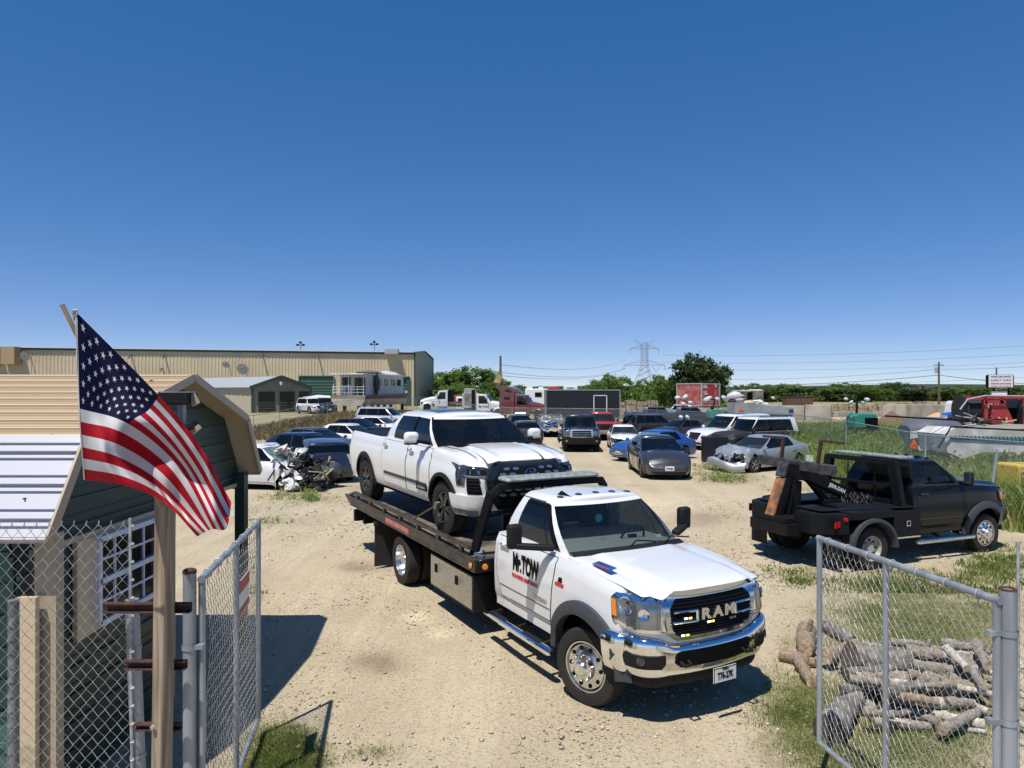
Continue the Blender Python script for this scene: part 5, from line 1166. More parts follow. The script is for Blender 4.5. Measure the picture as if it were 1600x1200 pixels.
WF = mat('white_window_frame', (.62, .66, .72), rough=.4); wy0, wy1, wz0, wz1 = 6.45, 7.50, 1.303, 2.075; xw = XW+.075
m = MB()
for (a, b) in (((wy0, wz0), (wy1, wz0)), ((wy0, wz1), (wy1, wz1)), ((wy0, wz0), (wy0, wz1)), ((wy1, wz0), (wy1, wz1)), ((wy0, (wz0+wz1)/2), (wy1, (wz0+wz1)/2))): m.bar(o_((xw, a[0], a[1])), o_((xw, b[0], b[1])), .05, .05)
wn = m.obj('window', WF, B, 0)
m = MB()
for k in (1, 2, 3):
    if k != 2 or 1: m.bar(o_((xw, wy0+(wy1-wy0)*k/4, wz0)), o_((xw, wy0+(wy1-wy0)*k/4, wz1)), .02, .018 if k != 2 else .03)
for k in (1, 3): m.bar(o_((xw, wy0, wz0+(wz1-wz0)*k/4)), o_((xw, wy1, wz0+(wz1-wz0)*k/4)), .018, .02)
m.obj('window_muntin', WF, wn, 0)
m = MB(); m.box(o_((XW+.062, (wy0+wy1)/2, (wz0+wz1)/2)), (.01, wy1-wy0-.04, wz1-wz0-.04)); m.obj('pane', mat('dark_window', (.008, .007, .008), rough=.15), wn, 0)
# front (towards the camera)
m = MB(); yb = 6.05
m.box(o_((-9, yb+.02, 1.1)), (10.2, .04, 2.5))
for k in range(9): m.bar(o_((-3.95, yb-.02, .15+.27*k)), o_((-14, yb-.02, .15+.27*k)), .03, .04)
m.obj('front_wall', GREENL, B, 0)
m = MB(); m.box(o_((-3.66, 5.62, 1.1)), (.17, .10, 2.42)); m.obj('corner_post', TANW, B, 0)
m = MB(); m.box(o_((-3.75, 5.50, .83)), (.15, .05, 2.0)); m.obj('corner_board', TAN, B, 0)
m = MB(); m.bar(o_((XW-.03, 5.56, .0)), o_((XW-.03, 5.56, 2.1)), .08); m.obj('corner_post', GREENM, B, 0)
m = MB(); m.box(o_((-3.74, 9.82, 1.1)), (.13, .15, 2.4)); m.bar(o_((-3.74, 9.82, 2.24)), o_((-16, 9.82, 2.24)), .1); m.obj('carport_post', mat('dark_green_post', (.014, .035, .03), rough=.4), B, 0)
for x in (-7.5, -11): m = MB(); m.box(o_((x, 9.82, 1.1)), (.13, .15, 2.4)); m.obj('carport_post', mat('dark_green_post', (0, 0, 0)), B, 0)
# ================================================================= chain link
def weave(m, o, ux, L, z0, z1, a=.078, r=.0021, n=4, zf=None, wave=.006):
    """real chain-link: neighbouring zigzag wires hooked into each other"""
    ux = Vector(ux).normalized(); nrm = ux.cross(Vector((0, 0, 1))); o = Vector(o); h = a*.5; K = int(L/h)
    for k in range(K):
        pts = []; J = int((z1-z0)/(a*.56)); 
        for j in range(J+1):
            s = h*(k+.5)+(h*.53 if (j+k) % 2 else -h*.53); s = min(max(s, 0), L)
            pts.append(o+ux*s+Vector((0, 0, z0+j*a*.56))+nrm*(.004*(1 if j % 2 else -1)+wave*math.sin(s*2.3+j*.23)))
        m.tube(pts, r, n, cap=False)
        if True:
            e = pts[-1]; m.tube([e, e+Vector((0, 0, .025))+ux*.006], r, n, cap=False)
def post(m, x, y, z0, z1, r, tilt=(0, 0), n=14):
    m.tube([(x, y, z0), (x+tilt[0], y+tilt[1], z1)], r, n)
# left fence panel in front of the barn
yF = 4.75; xe = (208-800)/F*yF
t = thing('chain_link_fence', 'chain link fence panel between camera and green barn', 'fence', (xe, yF, gz(0, yF)))
z0 = -t.location.z
m = MB(); weave(m, (-1.75, 0, 0), (1, 0, 0), 1.75, 0, 2.66, .082, .0025, 5); m.obj('wire_mesh', GALVW, t, 60, fixn=False)
m = MB(); m.tube([(.0, 0, -.0), (-.02+.0, 0, 2.66)], .009, 6)
for k in range(22): zz = .08+k*.12; m.tube([(.012*math.cos(a), -.012+.01*math.sin(a), zz+.012*a/6) for a in np.linspace(0, 9, 9)], .004, 4)
m.obj('tension_bar', GALVW, t)
m = MB(); post(m, .045, .06, -.05, 2.10, .045, (-.085, 0)); m.obj('fence_post', GALV, t)
m = MB(); post(m, (13-208)/F*yF, .05, -.05, 2.10, .034); m.obj('fence_post', GALVD, t)
for zz in (1.78, 1.05, .62, .35): m = MB(); m.lathe([(-.012, .049), (.012, .049)], 'z', (.045-.085*zz/2.1, .06, zz), 16); m.tube([(-.02, .0, zz), (.04-.085*zz/2.1, .02, zz)], .012, 5); m.obj('tension_band', GALV, t)
# wooden post
WOODP = mat('weathered_post', (.38, .29, .20), rough=.85, col2=(.19, .14, .095), vscale=26, bump=.6, bscale=30, stretch=(1, 1, .05))
nn_ = WOODP.node_tree.nodes
PX = (258-800)/F*4.6
t = thing('wooden_post', 'weathered square timber post carrying the flag pole, bolted to the gate post', 'post', (PX-.035, 4.6, gz(0, 4.6)), R(-24))
m = MB(); zt = 3.02; m.bar((0, 0, -.05), (.055, 0, zt), .098, .088, up=(0, 1, 0)); m.obj('timber', WOODP, t, 0, bevel=.008)
m = MB(); m.lathe([(0, .018), (-.012, .015), (-.016, 0)], 'y', (.012, -.06, 1.02+.34), 10); m.obj('bolt', GALVW, t)
m = MB(); m.lathe([(0, .02), (-.004, .018), (-.004, 0)], 'y', (.0, -.056, .62), 10); m.xf(Matrix.Diagonal((1, 1, 1.6, 1))); m.obj('knot', mat('dark_knot', (.07, .045, .03)), t)
# rusty brackets
for (v, u0, u1, hh) in ((948, 166, 300, .055), (1037, 198, 293, .05), (1133, 213, 285, .035)):
    a = A(u0, v, 4.68); b = A(u1, v, 4.68); m = MB(); m.bar(a, b, .012, hh); m.bar(a+Vector((0, -.02, hh/2)), b+Vector((0, -.02, hh/2)), .045, .008); m.bar(a+Vector((0, -.02, -hh/2)), b+Vector((0, -.02, -hh/2)), .045, .008)
    tag(m.obj('steel_bracket', RUST, None, 0), {948: 'longest rusty angle iron, top of three tying the leaning pipe to the timber post', 1037: 'middle rusty bracket between pipe and gate post', 1133: 'short lowest rusty bracket behind the timber post'}[v], 'bracket', 'rusty brackets on the gate post')
t = thing('gate_post', 'thick galvanised pipe post with rusty cap holding the left gate', 'post', (-2.26, 4.98, gz(0, 5)))
m = MB(); post(m, 0, 0, -.05, 2.24, .045); m.obj('pipe', GALV, t); m = MB(); m.lathe([(0, .047), (.02, .046), (.03, .03), (.03, 0)], 'z', (0, 0, 2.235), 16); m.obj('cap', RUST, t)
for zz in (1.72, .45): m = MB(); m.lathe([(-.02, .052), (.02, .052)], 'z', (0, 0, zz), 16); m.box((.05, 0, zz), (.1, .05, .03)); m.obj('hinge_clamp', GALV, t)
def gate(name, label, p0, p1, z0, z1, mids, a, sag=0):
    """leaf from hinge p0 to free end p1"""
    g0 = gz(p0[0], p0[1]); t = thing(name, label, 'gate', (p0[0], p0[1], g0)); d = Vector((p1[0]-p0[0], p1[1]-p0[1], 0)); L = d.length; u = d.normalized(); z0 -= g0; z1 -= g0
    P = lambda s, z: u*s+Vector((0, 0, z))
    m = MB(); m.tube([P(-.03, z1), P(L+.02, z1)], .026, 12); m.obj('top_rail', GALV, t); m = MB(); m.tube([P(0, z0), P(L, z0)], .024, 12); m.obj('bottom_rail', GALV, t)
    for s in [0, L]+[L*k for k in mids]: m = MB(); m.tube([P(s, z0), P(s, z1)], .024, 10); m.obj('upright', GALV, t)
    m = MB(); weave(m, u*.03+Vector((0, 0, 0)), u, L-.05, z0+.03, z1-.05, a, .0021, 5, wave=.014); m.obj('wire_mesh', GALVD if p0[0] < 0 else GALVW, t, 60, fixn=False)
    for k in range(7):
        s = L*(k+.5)/7; m = MB(); m.tube([P(s, z1-.03)+Vector((0, 0, .032*math.sin(q)))+u.cross(Vector((0, 0, 1)))*.032*math.cos(q)+Vector((0, 0, .03)) for q in np.linspace(0, 2*PI, 9)], .004, 4); m.tube([P(s, z1), P(s+.01, z1-.09)], .004, 4); m.obj('wire_tie', GALVW, t)
    return t, u, L
GL, u, L = gate('gate', 'left chain link gate leaf swung open, red and white sign on it', (-2.19, 5.02), (-2.57, 7.2), .10, 2.10, (.52,), .080)
m = MB(); nrm = Vector((u.y, -u.x, 0)); c = u*(L*.62)+nrm*.02
# sign (seen edge-on)
M = Matrix((u, nrm, Vector((0, 0, 1)))).transposed(); m.box(c+Vector((0, 0, 1.70)), (.46, .006, .30), M); sg = m.obj('warning_sign', PLATE, GL, 0)
m = MB(); m.box(c+Vector((0, 0, 1.795))+nrm*.005, (.44, .006, .10), M); m.box(c+Vector((0, 0, 1.58))+nrm*.005, (.44, .006, .05), M); m.obj('sign_panel', mat('faded_red_sign', (.45, .10, .07), rough=.6), sg, 0)
GR, u, L = gate('gate', 'right chain link gate leaf swung open in front of the log pile', (3.07, 4.50), (2.77, 6.40), .26, 2.10, (.54,), .080)
t = thing('gate_post', 'galvanised pipe post with rusty rim at the right edge', 'post', (3.14, 4.5, gz(3, 4.5)))
m = MB(); post(m, 0, 0, -.05, 2.25, .052); m.obj('pipe', GALV, t); m = MB(); m.lathe([(0, .053), (.01, .05), (.012, .04), (-.02, .038)], 'z', (0, 0, 2.25), 18); m.obj('rim', RUST, t)
for zz in (1.98, 1.42): m = MB(); m.lathe([(-.018, .058), (.018, .058)], 'z', (0, 0, zz), 18); m.box((-.07, 0, zz), (.12, .05, .03)); m.obj('hinge_clamp', GALV, t)
t = thing('chain_link_fence', 'chain link fence running off the right edge behind the pipe post', 'fence', (3.22, 4.52, gz(3, 4.5)))
m = MB(); weave(m, (0, 0, 0), (1, .10, 0), 1.2, 0, 2.55, .082, .0025, 5); m.obj('wire_mesh', GALVW, t, 60, fixn=False); m = MB(); m.tube([(-.0, 0, 0), (0, 0, 2.55)], .010, 6); m.obj('tension_bar', GALVW, t)
# background fences: posts, rail and woven fabric
def linkmat(name, sc_, w_):
    m = bpy.data.materials.new(name); m.use_nodes = True; N, L = nt(m); p = N['Principled BSDF']; p.inputs['Base Color'].default_value = (.42, .44, .45, 1); p.inputs['Metallic'].default_value = .5; p.inputs['Roughness'].default_value = .5
    tc = N.new('ShaderNodeTexCoord'); sx = N.new('ShaderNodeSeparateXYZ'); L.new(tc.outputs['Object'], sx.inputs[0]); outs = []
    for sg in (1, -1):
        a = N.new('ShaderNodeMath'); a.operation = 'MULTIPLY_ADD'; a.inputs[1].default_value = sg; L.new(sx.outputs[2], a.inputs[0]); L.new(sx.outputs[0], a.inputs[2])
        b = N.new('ShaderNodeMath'); b.operation = 'MULTIPLY'; b.inputs[1].default_value = 1/sc_; L.new(a.outputs[0], b.inputs[0])
        c = N.new('ShaderNodeMath'); c.operation = 'FRACT'; L.new(b.outputs[0], c.inputs[0]); d = N.new('ShaderNodeMath'); d.operation = 'LESS_THAN'; d.inputs[1].default_value = w_; L.new(c.outputs[0], d.inputs[0]); outs.append(d)
    mx = N.new('ShaderNodeMath'); mx.operation = 'MAXIMUM'; L.new(outs[0].outputs[0], mx.inputs[0]); L.new(outs[1].outputs[0], mx.inputs[1]); L.new(mx.outputs[0], p.inputs['Alpha']); return m
LINK = linkmat('woven_wire', .085, .085)
def far_fence(label, P, hgt=1.9, n_=3.0, rail=True):
    a = Vector(P[0]); t = thing('chain_link_fence', label, 'fence', (a.x, a.y, gz(a.x, a.y)))
    for p, q in zip(P, P[1:]):
        p = Vector((*p, 0)); q = Vector((*q, 0)); L = (q-p).length; u = (q-p)/L; k = max(1, int(L/n_)); ang = math.atan2(u.y, u.x)
        for i in range(k):
            s = p+u*(L*i/k); e = p+u*(L*(i+1)/k); gs, ge = gz(s.x, s.y), gz(e.x, e.y); b = Vector((s.x-t.location.x, s.y-t.location.y, gs-t.location.z))
            m = MB(); m.tube([(0, 0, 0), (0, 0, hgt+.03)], .03, 6); m.obj('fence_post', GALV, t, loc=b)
            m = MB(); l = L/k; m.add([(0, 0, .02), (l, 0, .02+ge-gs), (l, 0, hgt+ge-gs), (0, 0, hgt)], [(0, 1, 2, 3)]); o = m.obj('wire_mesh', LINK, t, 0, loc=b, rot=(0, 0, ang))
            if rail: m = MB(); m.tube([(0, 0, hgt), (l, 0, hgt+ge-gs)], .022, 6); m.obj('top_rail', GALV, t, loc=b, rot=(0, 0, ang))
far_fence('chain link fence climbing past the storage shed on the left', [xy(372, 46), xy(396, 50), xy(470, 62), xy(576, 82), xy(676, 118)], 1.75, 6)
far_fence('chain link fence across the back of the yard behind the cars', [xy(676, 84), xy(800, 76), xy(985, 70), xy(1130, 58)], 1.7, 7)
far_fence('chain link fence through the tall weeds on the right', [xy(1130, 58), xy(1233, 44), xy(1322, 33), xy(1446, 22.5), xy(1640, 18.5)], 2.05, 9)
t = thing('fence_post', 'loose grey pipe post leaning in the weeds', 'post', xy(1549, 18.0)+(0,)); m = MB(); m.tube([(-.1, 0, 0), (.15, 0, 1.95)], .035, 10); m.obj('pipe', GALV, t)
# ================================================================= log pile
LOGC = [mat('log_bark_grey', (.34, .295, .24), rough=.95, col2=(.19, .16, .13), vscale=26, bump=1, bscale=28), mat('log_bark_brown', (.33, .25, .175), rough=.95, col2=(.19, .14, .10), vscale=24, bump=1, bscale=24), mat('log_pale', (.56, .52, .45), rough=.9, col2=(.38, .34, .28), vscale=20, bump=.8, bscale=20), mat('log_dark', (.11, .10, .09), rough=.95, col2=(.25, .22, .19), vscale=16, bump=1, bscale=24)]
ENDM = mat('cut_end', (.50, .38, .24), rough=.9, col2=(.24, .17, .11), vscale=22)
LG = [(190, 520, 185, 620, 85, 1, 0, 'short fat brown stump standing furthest left of the pile'), (60, 640, 235, 680, 55, 1, 0, 'forked brown log lying at the left tip of the pile'), (140, 650, 215, 780, 58, 1, 0, 'stubby log pointing at the camera beside the forked one'), (285, 650, 440, 590, 60, 1, .1, 'reddish brown log left of the middle gate upright'), (290, 500, 420, 575, 60, 3, 0, 'dark knotty log at the back left of the pile'), (400, 655, 690, 675, 125, 3, .15, 'largest dark trunk in the middle of the pile'), (350, 695, 570, 745, 38, 1, .05, 'thin reddish branch in front of the largest trunk'), (600, 575, 770, 590, 36, 0, .3, 'grey branch across the back of the pile'), (690, 625, 860, 640, 62, 0, .3, 'grey log with round cut end near the pile top'), (720, 690, 910, 715, 48, 0, .25, 'grey log under the one with the round cut end'), (880, 610, 985, 710, 40, 2, .4, 'pale stick slanting down at the pile top'), (955, 650, 1065, 800, 42, 0, .35, 'grey limb slanting towards the gate hinge'), (1030, 585, 1085, 700, 50, 0, .35, 'short grey log right at the gate end upright'), (470, 790, 850, 800, 80, 0, .05, 'long thick shaggy grey trunk across the pile'), (690, 750, 1030, 790, 60, 0, .15, 'long grey trunk behind the shaggy one'), (590, 905, 900, 875, 52, 3, 0, 'dark curved branch below the shaggy trunk'), (865, 820, 1090, 925, 34, 2, .1, 'thin pale pole slanting right'), (775, 925, 1070, 985, 50, 2, .02, 'thick pale stripped log at the lower right'), (520, 970, 800, 995, 45, 0, 0, 'grey log at the front edge of the pile'), (800, 990, 1075, 1022, 24, 2, 0, 'thinnest pale pole at the front edge'), (300, 1010, 425, 860, 120, 3, 0, 'huge hollow dark stump at the front left of the pile'), (880, 600, 1040, 612, 30, 3, .35, 'dark thin branch at the back right'), (1160, 600, 1263, 720, 36, 2, .3, 'pale branch right of the pipe post, uppermost'), (1150, 810, 1280, 850, 36, 2, .15, 'pale log right of the pipe post, second down'), (1150, 930, 1280, 1000, 34, 2, .05, 'pale log right of the pipe post, third down'), (1160, 1050, 1290, 1090, 24, 2, 0, 'thin pale stick right of the pipe post, lowest'), (560, 850, 700, 850, 40, 0, .05, 'short grey log left below the shaggy trunk'), (1000, 720, 1100, 860, 34, 0, .2, 'grey branch leaning at the gate end upright, lower one'), (420, 590, 600, 610, 44, 0, .1, 'grey log behind the largest trunk'), (470, 860, 540, 960, 60, 0, 0, 'stub of grey wood beside the hollow stump')]
rl = random.Random(12)
for k in range(46):    # the many thinner split pieces between the big ones
    y_ = rl.uniform(590, 1010); x_ = rl.uniform(430, 1080) if y_ < 1000 else rl.uniform(600, 1080); a_ = rl.gauss(.12, .35); l_ = rl.uniform(60, 150); ci_ = rl.choice([0, 0, 0, 1, 2, 2, 3])
    LG.append((x_-l_*math.cos(a_), y_-l_*.6*math.sin(a_), x_+l_*math.cos(a_), y_+l_*.6*math.sin(a_), rl.uniform(22, 48), ci_, max(0, .25-.25*abs(y_-780)/230)+rl.uniform(-.05, .1), ['grey split log buried among the others of the pile', 'brown split log buried among the others of the pile', 'pale stripped stick buried among the others of the pile', 'dark split log buried among the others of the pile'][ci_]))
for k, (x0, y0, x1, y1, w_, ci, zz, lb) in enumerate(LG):
    u0, v0, u1, v1 = 1200+x0/3.1575, 820+y0/3.1575, 1200+x1/3.1575, 820+y1/3.1575; r0 = random.Random(k)
    a = G(u0, v0+w_/6.3); b = G(u1, v1+w_/6.3); 
    a = A(u0, v0, a.y*(1-zz/3.5)); b = A(u1, v1, b.y*(1-zz/3.5)); rad = w_/3.1575/2/F*(a.y+b.y)/2*1.12
    a.z = max(a.z, gz(a.x, a.y)+rad*.7); b.z = max(b.z, gz(b.x, b.y)+rad*.7)
    c = (a+b)/2; m = MB(); n = 9; pts = []; rs = []
    for i in range(n):
        f = i/(n-1); p = a.lerp(b, f)-c; q = Vector((r0.uniform(-1, 1), r0.uniform(-1, 1), r0.uniform(-1, 1)))*rad*.13; pts.append(p+q*(0 < i < n-1)); rs.append(rad*(1.05-.25*f+r0.uniform(-.12, .12)))
    m.tube(pts, rs, 12, cap=False)
    # uneven bark
    m.v = [tuple(Vector(p)*(1+0)+Vector(p).normalized()*rad*.16*noise.noise(Vector(p)*(3.2/rad*.35)+Vector((k, 0, 0)))) for p in m.v]
    nv = len(m.v)
    o = thing('log', lb, 'log', c, 0, 'logs piled behind the right gate'); m.obj('bark', LOGC[ci], o)
    for i_, base in ((0, 0), (n-1, nv-12)): e = MB(); e.add([m.v[base+j] for j in range(12)]+[tuple(sum((Vector(m.v[base+j]) for j in range(12)), Vector())/12)], [(j, (j+1) % 12, 12) for j in range(12)]); e.obj('cut_end', ENDM if ci != 3 else mat('dark_cut_end', (.10, .075, .055), rough=.95), o, 0)
    if ci in (0, 1) and k % 2 == 0:
        p = (pts[4]); d_ = Vector((r0.uniform(-.4, .4), r0.uniform(-.4, .2), 1)); e = MB(); e.tube([p, p+d_*rad*1.6, p+d_*rad*2.1], [rad*.4, rad*.28, rad*.2], 7); e.obj('branch_stub', LOGC[ci], o)
# ================================================================= flag
FP = {}
BB = [0, .27, .54, .77, 1]; AA = [0, .4, .7, 1]
CP = {0: [(355, 80), (745, 475), (930, 700), (1085, 975)], .27: [(362, 320), (693, 545), (898, 790), (1062, 1095)], .54: [(370, 535), (605, 610), (830, 800), (1000, 1100)], .77: [(383, 715), (560, 765), (750, 880), (965, 1112)], 1: [(395, 868), (600, 900), (775, 980), (925, 1135)]}
def cr(p, t):  # Catmull-Rom over uneven knots via simple cubic Lagrange-ish blend
    ks, vs = zip(*p); n = len(ks); i = max(0, min(n-2, next((j for j in range(n-1) if t <= ks[j+1]), n-2)))
    h = ks[i+1]-ks[i]; f = (t-ks[i])/h
    def sl(j):
        if j == 0: return (vs[1]-vs[0])*(1/(ks[1]-ks[0]))
        if j == n-1: return (vs[-1]-vs[-2])*(1/(ks[-1]-ks[-2]))
        return (vs[j+1]-vs[j-1])*(1/(ks[j+1]-ks[j-1]))
    return vs[i]*(2*f**3-3*f**2+1)+sl(i)*(h*(f**3-2*f**2+f))+vs[i+1]*(-2*f**3+3*f**2)+sl(i+1)*(h*(f**3-f**2))
def FL(a, b):
    col = [(bb, cr([(aa, Vector(p)) for aa, p in zip(AA, CP[bb])], a)) for bb in BB]; p = cr(col, b)
    u, v = p.x/3, 460+p.y/3
    d = 4.15+.05*math.sin(a*9+b*2.5)*min(1, a*4)+.10*math.sin(a*6-b*5+1)+.032*math.sin(a*22-b*7)*a+.018*math.sin(a*37-b*13)*a+.10*a+.03*math.sin(b*11+a*14)*a-.06*math.exp(-((a-b*.55-.25)/.07)**2)*a
    return A(u, v, d)
FO = thing('flag', 'stars and stripes flag hanging limply from a tilted stick', 'flag', FL(0, 0)); f0 = FO.location.copy()
FRED = mat('flag_red', (.36, .006, .014), rough=.8, spec=.2); FWH = mat('flag_white', (.60, .58, .58), rough=.8, spec=.2); FBL = mat('flag_blue', (.0016, .003, .030), rough=.8, spec=.2)
for mm in (FRED, FWH, FBL):   # thin cloth lets light through
    N, L = nt(mm); p = N['Principled BSDF']; t_ = N.new('ShaderNodeBsdfTranslucent'); t_.inputs[0].default_value = p.inputs['Base Color'].default_value; mx = N.new('ShaderNodeMixShader'); mx.inputs[0].default_value = .14; L.new(p.outputs[0], mx.inputs[1]); L.new(t_.outputs[0], mx.inputs[2]); L.new(mx.outputs[0], N['Material Output'].inputs[0])
m = MB(); na, nb = 60, 78; rows = [[FL(i/na, j/nb)-f0 for i in range(na+1)] for j in range(nb+1)]
for j in range(nb):
    st = j//6
    for i in range(na):
        mi = 2 if (i < na*.4 and st < 7) else (0 if st % 2 == 0 else 1); m.add([rows[j][i], rows[j][i+1], rows[j+1][i+1], rows[j+1][i]], [(0, 1, 2, 3)], mi)
me = m.data('cloth', [FRED, FWH, FBL], 0, False)
import bmesh
bm = bmesh.new(); bm.from_mesh(me); bmesh.ops.remove_doubles(bm, verts=bm.verts, dist=1e-5); bm.to_mesh(me); bm.free(); me.polygons.foreach_set('use_smooth', [True]*len(me.polygons))
co_ = part('cloth', me, FO)
for side in (-1, 1):
    m = MB()
    for r_ in range(9):
        for c_ in range(6 if r_ % 2 == 0 else 5):
            sa = .4*(1+2*c_+(r_ % 2))/12; sb = (7/13)*(r_+1)/10; P = [FL(min(.4, max(.001, sa+x*.4*.052*.72)), max(.001, sb+y*(7/13)*.062*.98*-1)) for x, y in [(q[0], q[1]) for q in star(0, 0, .84)]]
            c = FL(sa, sb); n = (FL(sa+.01, sb)-c).cross(FL(sa, sb+.01)-c).normalized()*.003*side; m.add([p-f0+n for p in P]+[c-f0+n], [(k, (k+1) % 10, 10) for k in range(10)])
    m.obj('stars', FWH, co_, 0, fixn=False)
m = MB(); m.grid([[FL(0, j/30)-f0+Vector((-.004, 0, 0)) for j in range(31)], [FL(0.008, j/30)-f0+Vector((0, -.003, 0)) for j in range(31)]]); m.obj('header', FWH, FO)
m = MB(); m.lathe([(-.012, .02), (-.014, .01)], 'y', FL(0, .01)-f0, 10); m.tube([FL(0, 0)-f0+Vector((.002, -.01, .01)), FL(0, .0)-f0+Vector((-.01, .02, -.05))], .015, 6); m.obj('grommet', GALVW, FO)
t = thing('flag_pole', 'tilted wooden stick holding up the flag', 'pole', A(252, 792, 4.5)); m = MB(); m.tube([(0, 0, 0), A(97, 476, 4.28)-t.location], .0135, 8); m.obj('stick', mat('light_wood', (.38, .25, .13), rough=.8, var=.3, vscale=9), t)
t = thing('flood_light', 'black floodlight fixed to the timber post behind the flag', 'floodlight', A(283, 640, 4.62)); m = MB(); b = A(298, 622, 4.6)-t.location
m.box(A(278, 622, 4.62)-t.location, (.20, .14, .085)); m.box(A(293, 669, 4.62)-t.location, (.12, .12, .05), Matrix.Rotation(R(-25), 3, 'Y')); m.obj('housing', PLASTIC, t, 0, bevel=.01)
m = MB(); m.bar(A(297, 614, 4.60)-t.location, A(307, 632, 4.60)-t.location, .02, .05); m.bar(A(300, 676, 4.6)-t.location, A(312, 666, 4.6)-t.location, .02, .03); m.obj('lens_frame', TANW, t, 0)
m = MB(); m.box(A(284, 646, 4.64)-t.location, (.035, .05, .16)); m.box(A(279, 612.5, 4.6)-t.location, (.2, .1, .008)); m.obj('bracket', GALV, t, 0)
# ================================================================= parked and wrecked vehicles
def kid(t, *names): return [c for c in t.children if c.name.split('.')[0] in names]
def own(o):
    if o.data.users > 1: o.data = o.data.copy()
def crumple(t, fn, deep=True):
    """dent meshes: fn(local point) -> offset"""
    for c in t.children_recursive:
        if c.type != 'MESH' or c.name.split('.')[0] in ('wheel', 'tyre', 'underbody'): continue
        own(c); M = c.matrix_basis if c.parent == t else Matrix.Identity(4)
        for v in c.data.vertices:
            p = M @ v.co; d = fn(p)
            if d is not None: v.co = M.inverted() @ (p+d)
def nz3(p, s, k=0): return Vector((noise.noise(p*s+Vector((k, 0, 0))), noise.noise(p*s+Vector((k, 7, 0))), noise.noise(p*s+Vector((k, 0, 7)))))
def at(u, v, head, off=(0, 0)):
    p = G(u, v); h = R(head); return p+Vector((math.cos(h)*off[0]-math.sin(h)*off[1], math.sin(h)*off[0]+math.cos(h)*off[1], 0))
GRPC = 'cars parked in the yard'
# Tesla-like smooth sedan
def front_smooth(sh):
    return [([(.66, .60), (.70, .635), (1.16, .70), (1.20, .67), (.9, .60)], LAMPD, 'headlight', .006), ([(-.6, .24), (-.62, .31), (.62, .31), (.6, .24)], PLASTIC, 'air_intake', .006)]
o = dict(top=[(-3.80, .98), (-3.4, 1.06), (-3.0, 1.08), (-2.2, .98), (-1.0, .93), (-.5, .93), (-.2, .92), (.3, .84), (.7, .70), (.93, .54)], base=(-.30, -3.25), roof=(-1.35, -2.55), cols=[(-.50, -1.36, 'g'), (-1.72, -1.76, 'b'), (-1.80, -1.82, 'g'), (-2.72, -2.35, 'p'), (-3.0, -2.42, 'p')], front=front_smooth, fpz=.43, fcr=.42, fbow=.22, crown=.09, ftap=.13, bow=.28, rcrown=.05, wroof=.62)
t, sh, C = car('parked_car', 'dark grey smooth electric sedan facing the camera, mid yard', 'car', at(1046, 751, -91, (-.95, 0)), -91, 'sedan', GREYP, GRPC, 'dark', GLASS, GLASS, o, 1.08, '9TX4482'[:7])
# blue compact with cracked windscreen
def front_blue(sh):
    return [([(.50, .60), (.48, .66), (1.0, .78), (1.36, .86), (1.30, .74), (.72, .60)], LAMP, 'headlight', .010), ([(-.36, .30), (-.50, .62), (.50, .62), (.36, .30)], GREYPL, 'grille', .010), ([(-.33, .36), (-.40, .41), (.40, .41), (.33, .36)], CHROME, 'grille', .016), ([(-.36, .46), (-.42, .49), (.42, .49), (.36, .46)], CHROME, 'grille', .016), ([(-.40, .55), (-.43, .58), (.43, .58), (.40, .55)], CHROME, 'grille', .016), ([(.62, .28), (.66, .44), (1.05, .44), (.98, .30)], PLASTIC, 'fog_recess', .006), ([(-1.05, .28), (-.98, .44), (-.66, .44), (-.62, .30)], PLASTIC, 'fog_recess', .006)]
t, sh, C = car('parked_car', 'blue compact sedan with shattered windscreen beside the dark grey sedan', 'car', at(975, 722, -147, (-.85, -.35)), -147, 'sedan', BLUE, GRPC, 'dark', GLASS, CRACKG, dict(front=front_blue, fpz=.42), 1.0, 'KMB 4152')
crumple(t, lambda p: nz3(p, 3)*.05*max(0, min(1, (p.x-.3)/.4)) if p.x > .3 else None)
# silver sedan, tented bonnet, bumper hanging
t, sh, C = car('wrecked_car', 'silver sedan with crumpled bonnet and hanging front bumper', 'wrecked car', at(1180, 739, -148, (.0, -.92)), -148, 'sedan', SILVER, 'wrecked cars', 'silver', GLASS, GLASSG, dict(fplate=0, ro=1.15, top=[(-3.9, .98), (-3.5, 1.04), (-3.0, 1.05), (-2.4, 1.01), (-1.4, .96), (-.6, .93), (-.35, .93), (.2, .88), (.65, .80), (.93, .70)], front=lambda sh: [([(-.80, .44), (-.84, .74), (.84, .74), (.80, .44)], INK, 'grille', .004)]), 1.03)
def f(p):
    if p.x > -.25 and p.z > .72:
        k = min(1, (p.x+.25)/.5); tent = .17*max(0, 1-abs(p.x-.2)/.45)-.20*max(0, (p.x-.4)/.45); return Vector((-.28*max(0, p.x-.3)*k, 0, tent*(1-.35*abs(p.y))))+nz3(p, 3.0)*.07*k+nz3(p, 9, 2)*.045*k
    if p.x > .3 and p.z > .45: return nz3(p, 4, 3)*.12+Vector((-.22, 0, 0))
crumple(t, f)
m = MB(); rows = []
for (z, dx) in ((.18, .0), (.22, .06), (.34, .09), (.48, .07), (.54, .0)):
    rows.append([(.93-.16*(y/.9)**2-.25*max(0, abs(y)-.75)**.7+dx+.05*math.sin(y*5), y, z-.05+.10*math.sin(y*2.4)*(-1)+.02*math.sin(9*y)) for y in np.linspace(-.95, .95, 24)])
m.grid(rows); m.obj('bumper', SILVER, t, 60)
m = MB()
